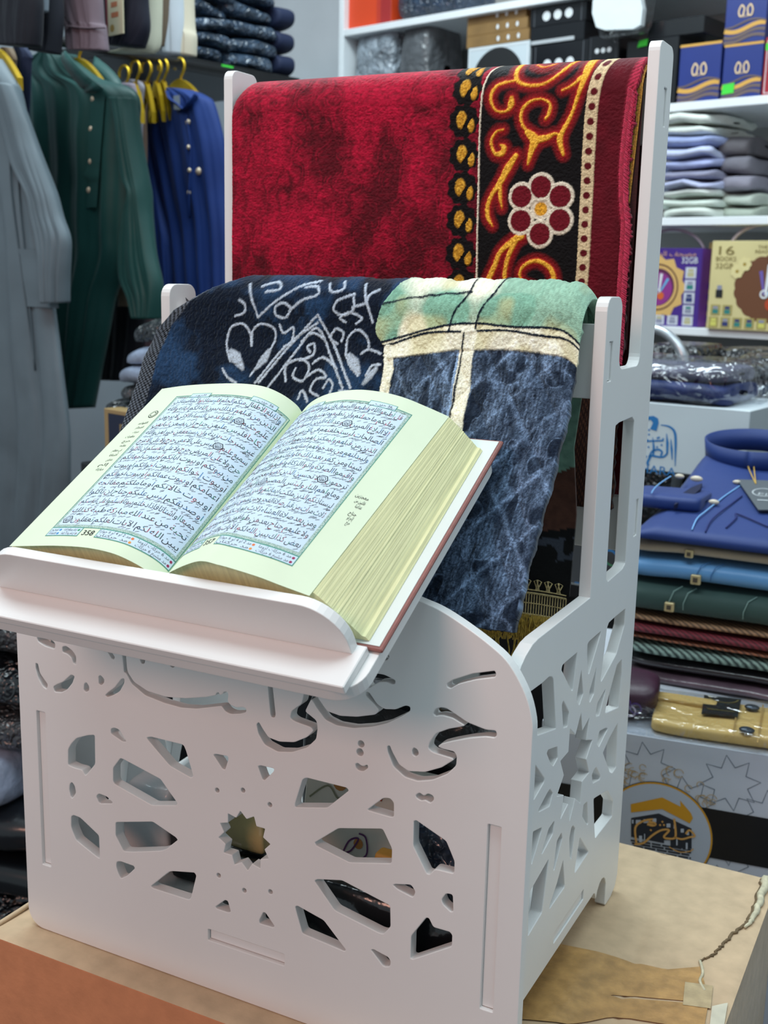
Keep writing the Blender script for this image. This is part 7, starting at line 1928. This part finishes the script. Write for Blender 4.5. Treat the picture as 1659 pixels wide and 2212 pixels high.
for k, (xc, wd, h_, m, off, lab) in enumerate(((225, .22, .055, BLKW, -0.06, 'black bagged garment lowest behind the gold edged box'), (220, .21, .040, BLKW, -0.06, 'black bagged garment second up behind the gold edged box'), (250, .17, .026, GRYW, -0.055, 'silver flecked bagged garment beneath the white ones'), (258, .19, .030, WBL, -0.05, 'lower white garment in clear bag beside the navy rug'), (262, .17, .032, WBL, -0.055, 'upper white garment in clear bag beside the navy rug'), (270, .18, .040, BLKW, -0.07, 'dark bagged garment on top of the two white ones'))):
    u = fl.uv(xc, 900)[0]; b = MB(); b.slab(Frame(fL0.P(u, v, off), fL0.ex, UP, fL0.ez), wd, 0.18, h_, e=0.4, amp=0.008, freq=14, seed=k + 71, sag=0.012 if k > 2 else 0)
    tag(b.build('bagged_garment', m), lab, 'garment', 'bagged garments on the low left unit'); v += h_
# heap of bags left of the stand, behind the carton
fl2 = facing(20, 1700, 1.45, 10)
fG = Frame(fl2.o * np.array([1, 1, 0]), fl2.ex, UP, fl2.ez)
gz = [fl2.o[2] + fl2.uv(20, y)[1] for y in (2080, 1960, 1870, 1760, 1640, 1540, 1440, 1330)]
rt = thing('low_trolley', fG.P(0, FLOOR, -0.1), 'black low trolley at the lower left carrying heaped black bags', 'trolley')
b = MB(); b.box(fG, -0.34, 0.10, FLOOR, gz[0], -0.28, 0.03, bev=0.003); b.build('trolley_body', M_black, rt)
for k, (m, lab) in enumerate(((BLKW, 'black bag lowest in the heap at the lower left'), (pl('black_bowl_plastic', '0d1116', 0.25, coat=0.4), 'smooth black bundle second in the heap at the lower left'), (pl('black_sheen_cloth', '11151b', 0.3, coat=0.5, bump=0.3, bscale=20, bdist=.005), 'smooth dark bundle third in the heap at the lower left'), (WBL, 'white garment in clear plastic in the lower left heap'), (GRYW, 'grey creased plastic bag above the white garment at left'), (BLKW, 'black creased plastic bag high in the left heap'), (GRYW, 'grey striped plastic bag topmost in the left heap'))):
    b = MB(); wd = (.40, .40, .40, .30, .42, .42, .40)[k]
    b.slab(Frame(fG.P(-0.12 - (0.035 if k == 3 else 0), gz[k], 0.02 if k == 3 else 0.0), fG.ex, UP, fG.ez), wd, 0.24, gz[k + 1] - gz[k], e=0.45, amp=0.012, freq=9, seed=k + 91)
    tag(b.build('plastic_bag', m), lab, 'bag', 'heap of bags at the lower left')

# ================================================================== goods standing inside the stand
IZ = bz1 + 0.0006
fi = Frame((0, 0, 0), (1, 0, 0), (0, 0, 1), (0, -1, 0))
def inner(name, x0, x1, z0, z1_, y0, dep, m, lab, cat, seed, e=0.3, amp=0.004):
    b = MB(); b.slab(Frame(((x0 + x1) / 2, y0, z0), (1, 0, 0), (0, 0, 1), (0, -1, 0)), x1 - x0, dep, z1_ - z0, e=e, amp=amp, freq=16, seed=seed)
    rt = thing(name, ((x0 + x1) / 2, y0 + dep / 2, z0), lab, cat); b.build('bundle', m, rt); return rt
BLKS = pl('black_shiny_film', '14171c', 0.22, coat=0.8, bump=0.6, bscale=26, bdist=0.006)
inner('black_package', 0.165, 0.385, IZ, 0.098, 0.022, 0.032, BLKS, 'long black film wrapped package lying behind the front panel', 'package', 1, amp=0.003)
inner('white_package', 0.060, 0.108, IZ, 0.122, 0.045, 0.05, pl('white_film', 'cfd5d9', 0.3, coat=0.5, bump=0.4, bscale=22, bdist=.006), 'white wrapped package seen through the left cut-outs of the stand', 'package', 2)
inner('small_black_package', 0.110, 0.134, IZ, 0.112, 0.042, 0.04, pl('black_card', '1b1d20', 0.6, var=0.4, vscale=60), 'small black package beside the white one inside the stand', 'package', 3)
inner('olive_package', 0.160, 0.206, 0.0986, 0.150, 0.030, 0.022, pl('olive_film', 'b3a674', 0.2, coat=0.9, bump=0.5, bscale=30, bdist=0.006), 'shiny olive package behind the star cut-out of the stand', 'package', 4, amp=0.003)
inner('black_bundle', 0.190, 0.340, IZ, 0.205, 0.105, 0.07, BLKS, 'tall black wrapped bundle at the back inside the stand', 'bundle', 5, amp=0.005)
fpb = Frame((0.212, 0.066, IZ), (1, 0, 0), (0, 0.16, 0.987))
rt = thing('printed_bag', fpb.P(0.055, 0, -0.01), 'printed paper bag with purple script and orange blots inside the stand', 'bag')
b = MB(); b.box(fpb, 0, 0.108, 0, 0.118, -0.012, 0.0, bev=0.001); b.build('bag_body', pl('printed_bag_paper', 'e4e1d6', 0.4, var=0.10, vscale=18), rt)
b = MB()
for x, y, r_ in ((.050, .056, .004), (.044, .040, .005), (.085, .042, .009), (.012, .046, .004), (.030, .098, .006), (.054, .104, .006)): b.disc(fpb, (x, y), r_, .0006, 0, 12)
b.stroke(fpb, smooth_path([(.036, .040), (.042, .056), (.050, .060), (.045, .050), (.040, .046), (.05, .044), (.058, .050), (.056, .062), (.050, .064)], 6), .0014, .001, 1)
b.stroke(fpb, smooth_path([(.066, .036), (.076, .038), (.074, .050), (.084, .058), (.090, .048), (.094, .036), (.106, .036)], 6), .0018, .001, 2)
b.stroke(fpb, smooth_path([(.008, .056), (.016, .062), (.022, .058)], 6), .0015, .001, 2)
b.stroke(fpb, smooth_path([(.005, .082), (.020, .094), (.030, .086), (.040, .092), (.052, .084)], 6), .0014, .001, 3); b.flat(fpb, [(.044, .098), (.066, .092), (.068, .102), (.048, .108)], .0009, 4)
b.build('print', [pl('b_orange', 'c98a4a'), pl('b_purple', '6a3a6f'), INK_D, pl('b_sage', '8f9178'), pl('b_rust', 'a5442c')], rt)
inner('navy_package', 0.322, 0.372, 0.0986, 0.160, 0.026, 0.014, NAVW, 'flat navy wrapped package on the black one, right side inside the stand', 'package', 6, amp=0.0015)
inner('yellow_package', 0.300, 0.318, 0.0986, 0.130, 0.026, 0.014, pl('b_yellow', 'b08a3a', 0.5), 'small yellow package beside the flat navy one inside the stand', 'package', 7, amp=0.0005)
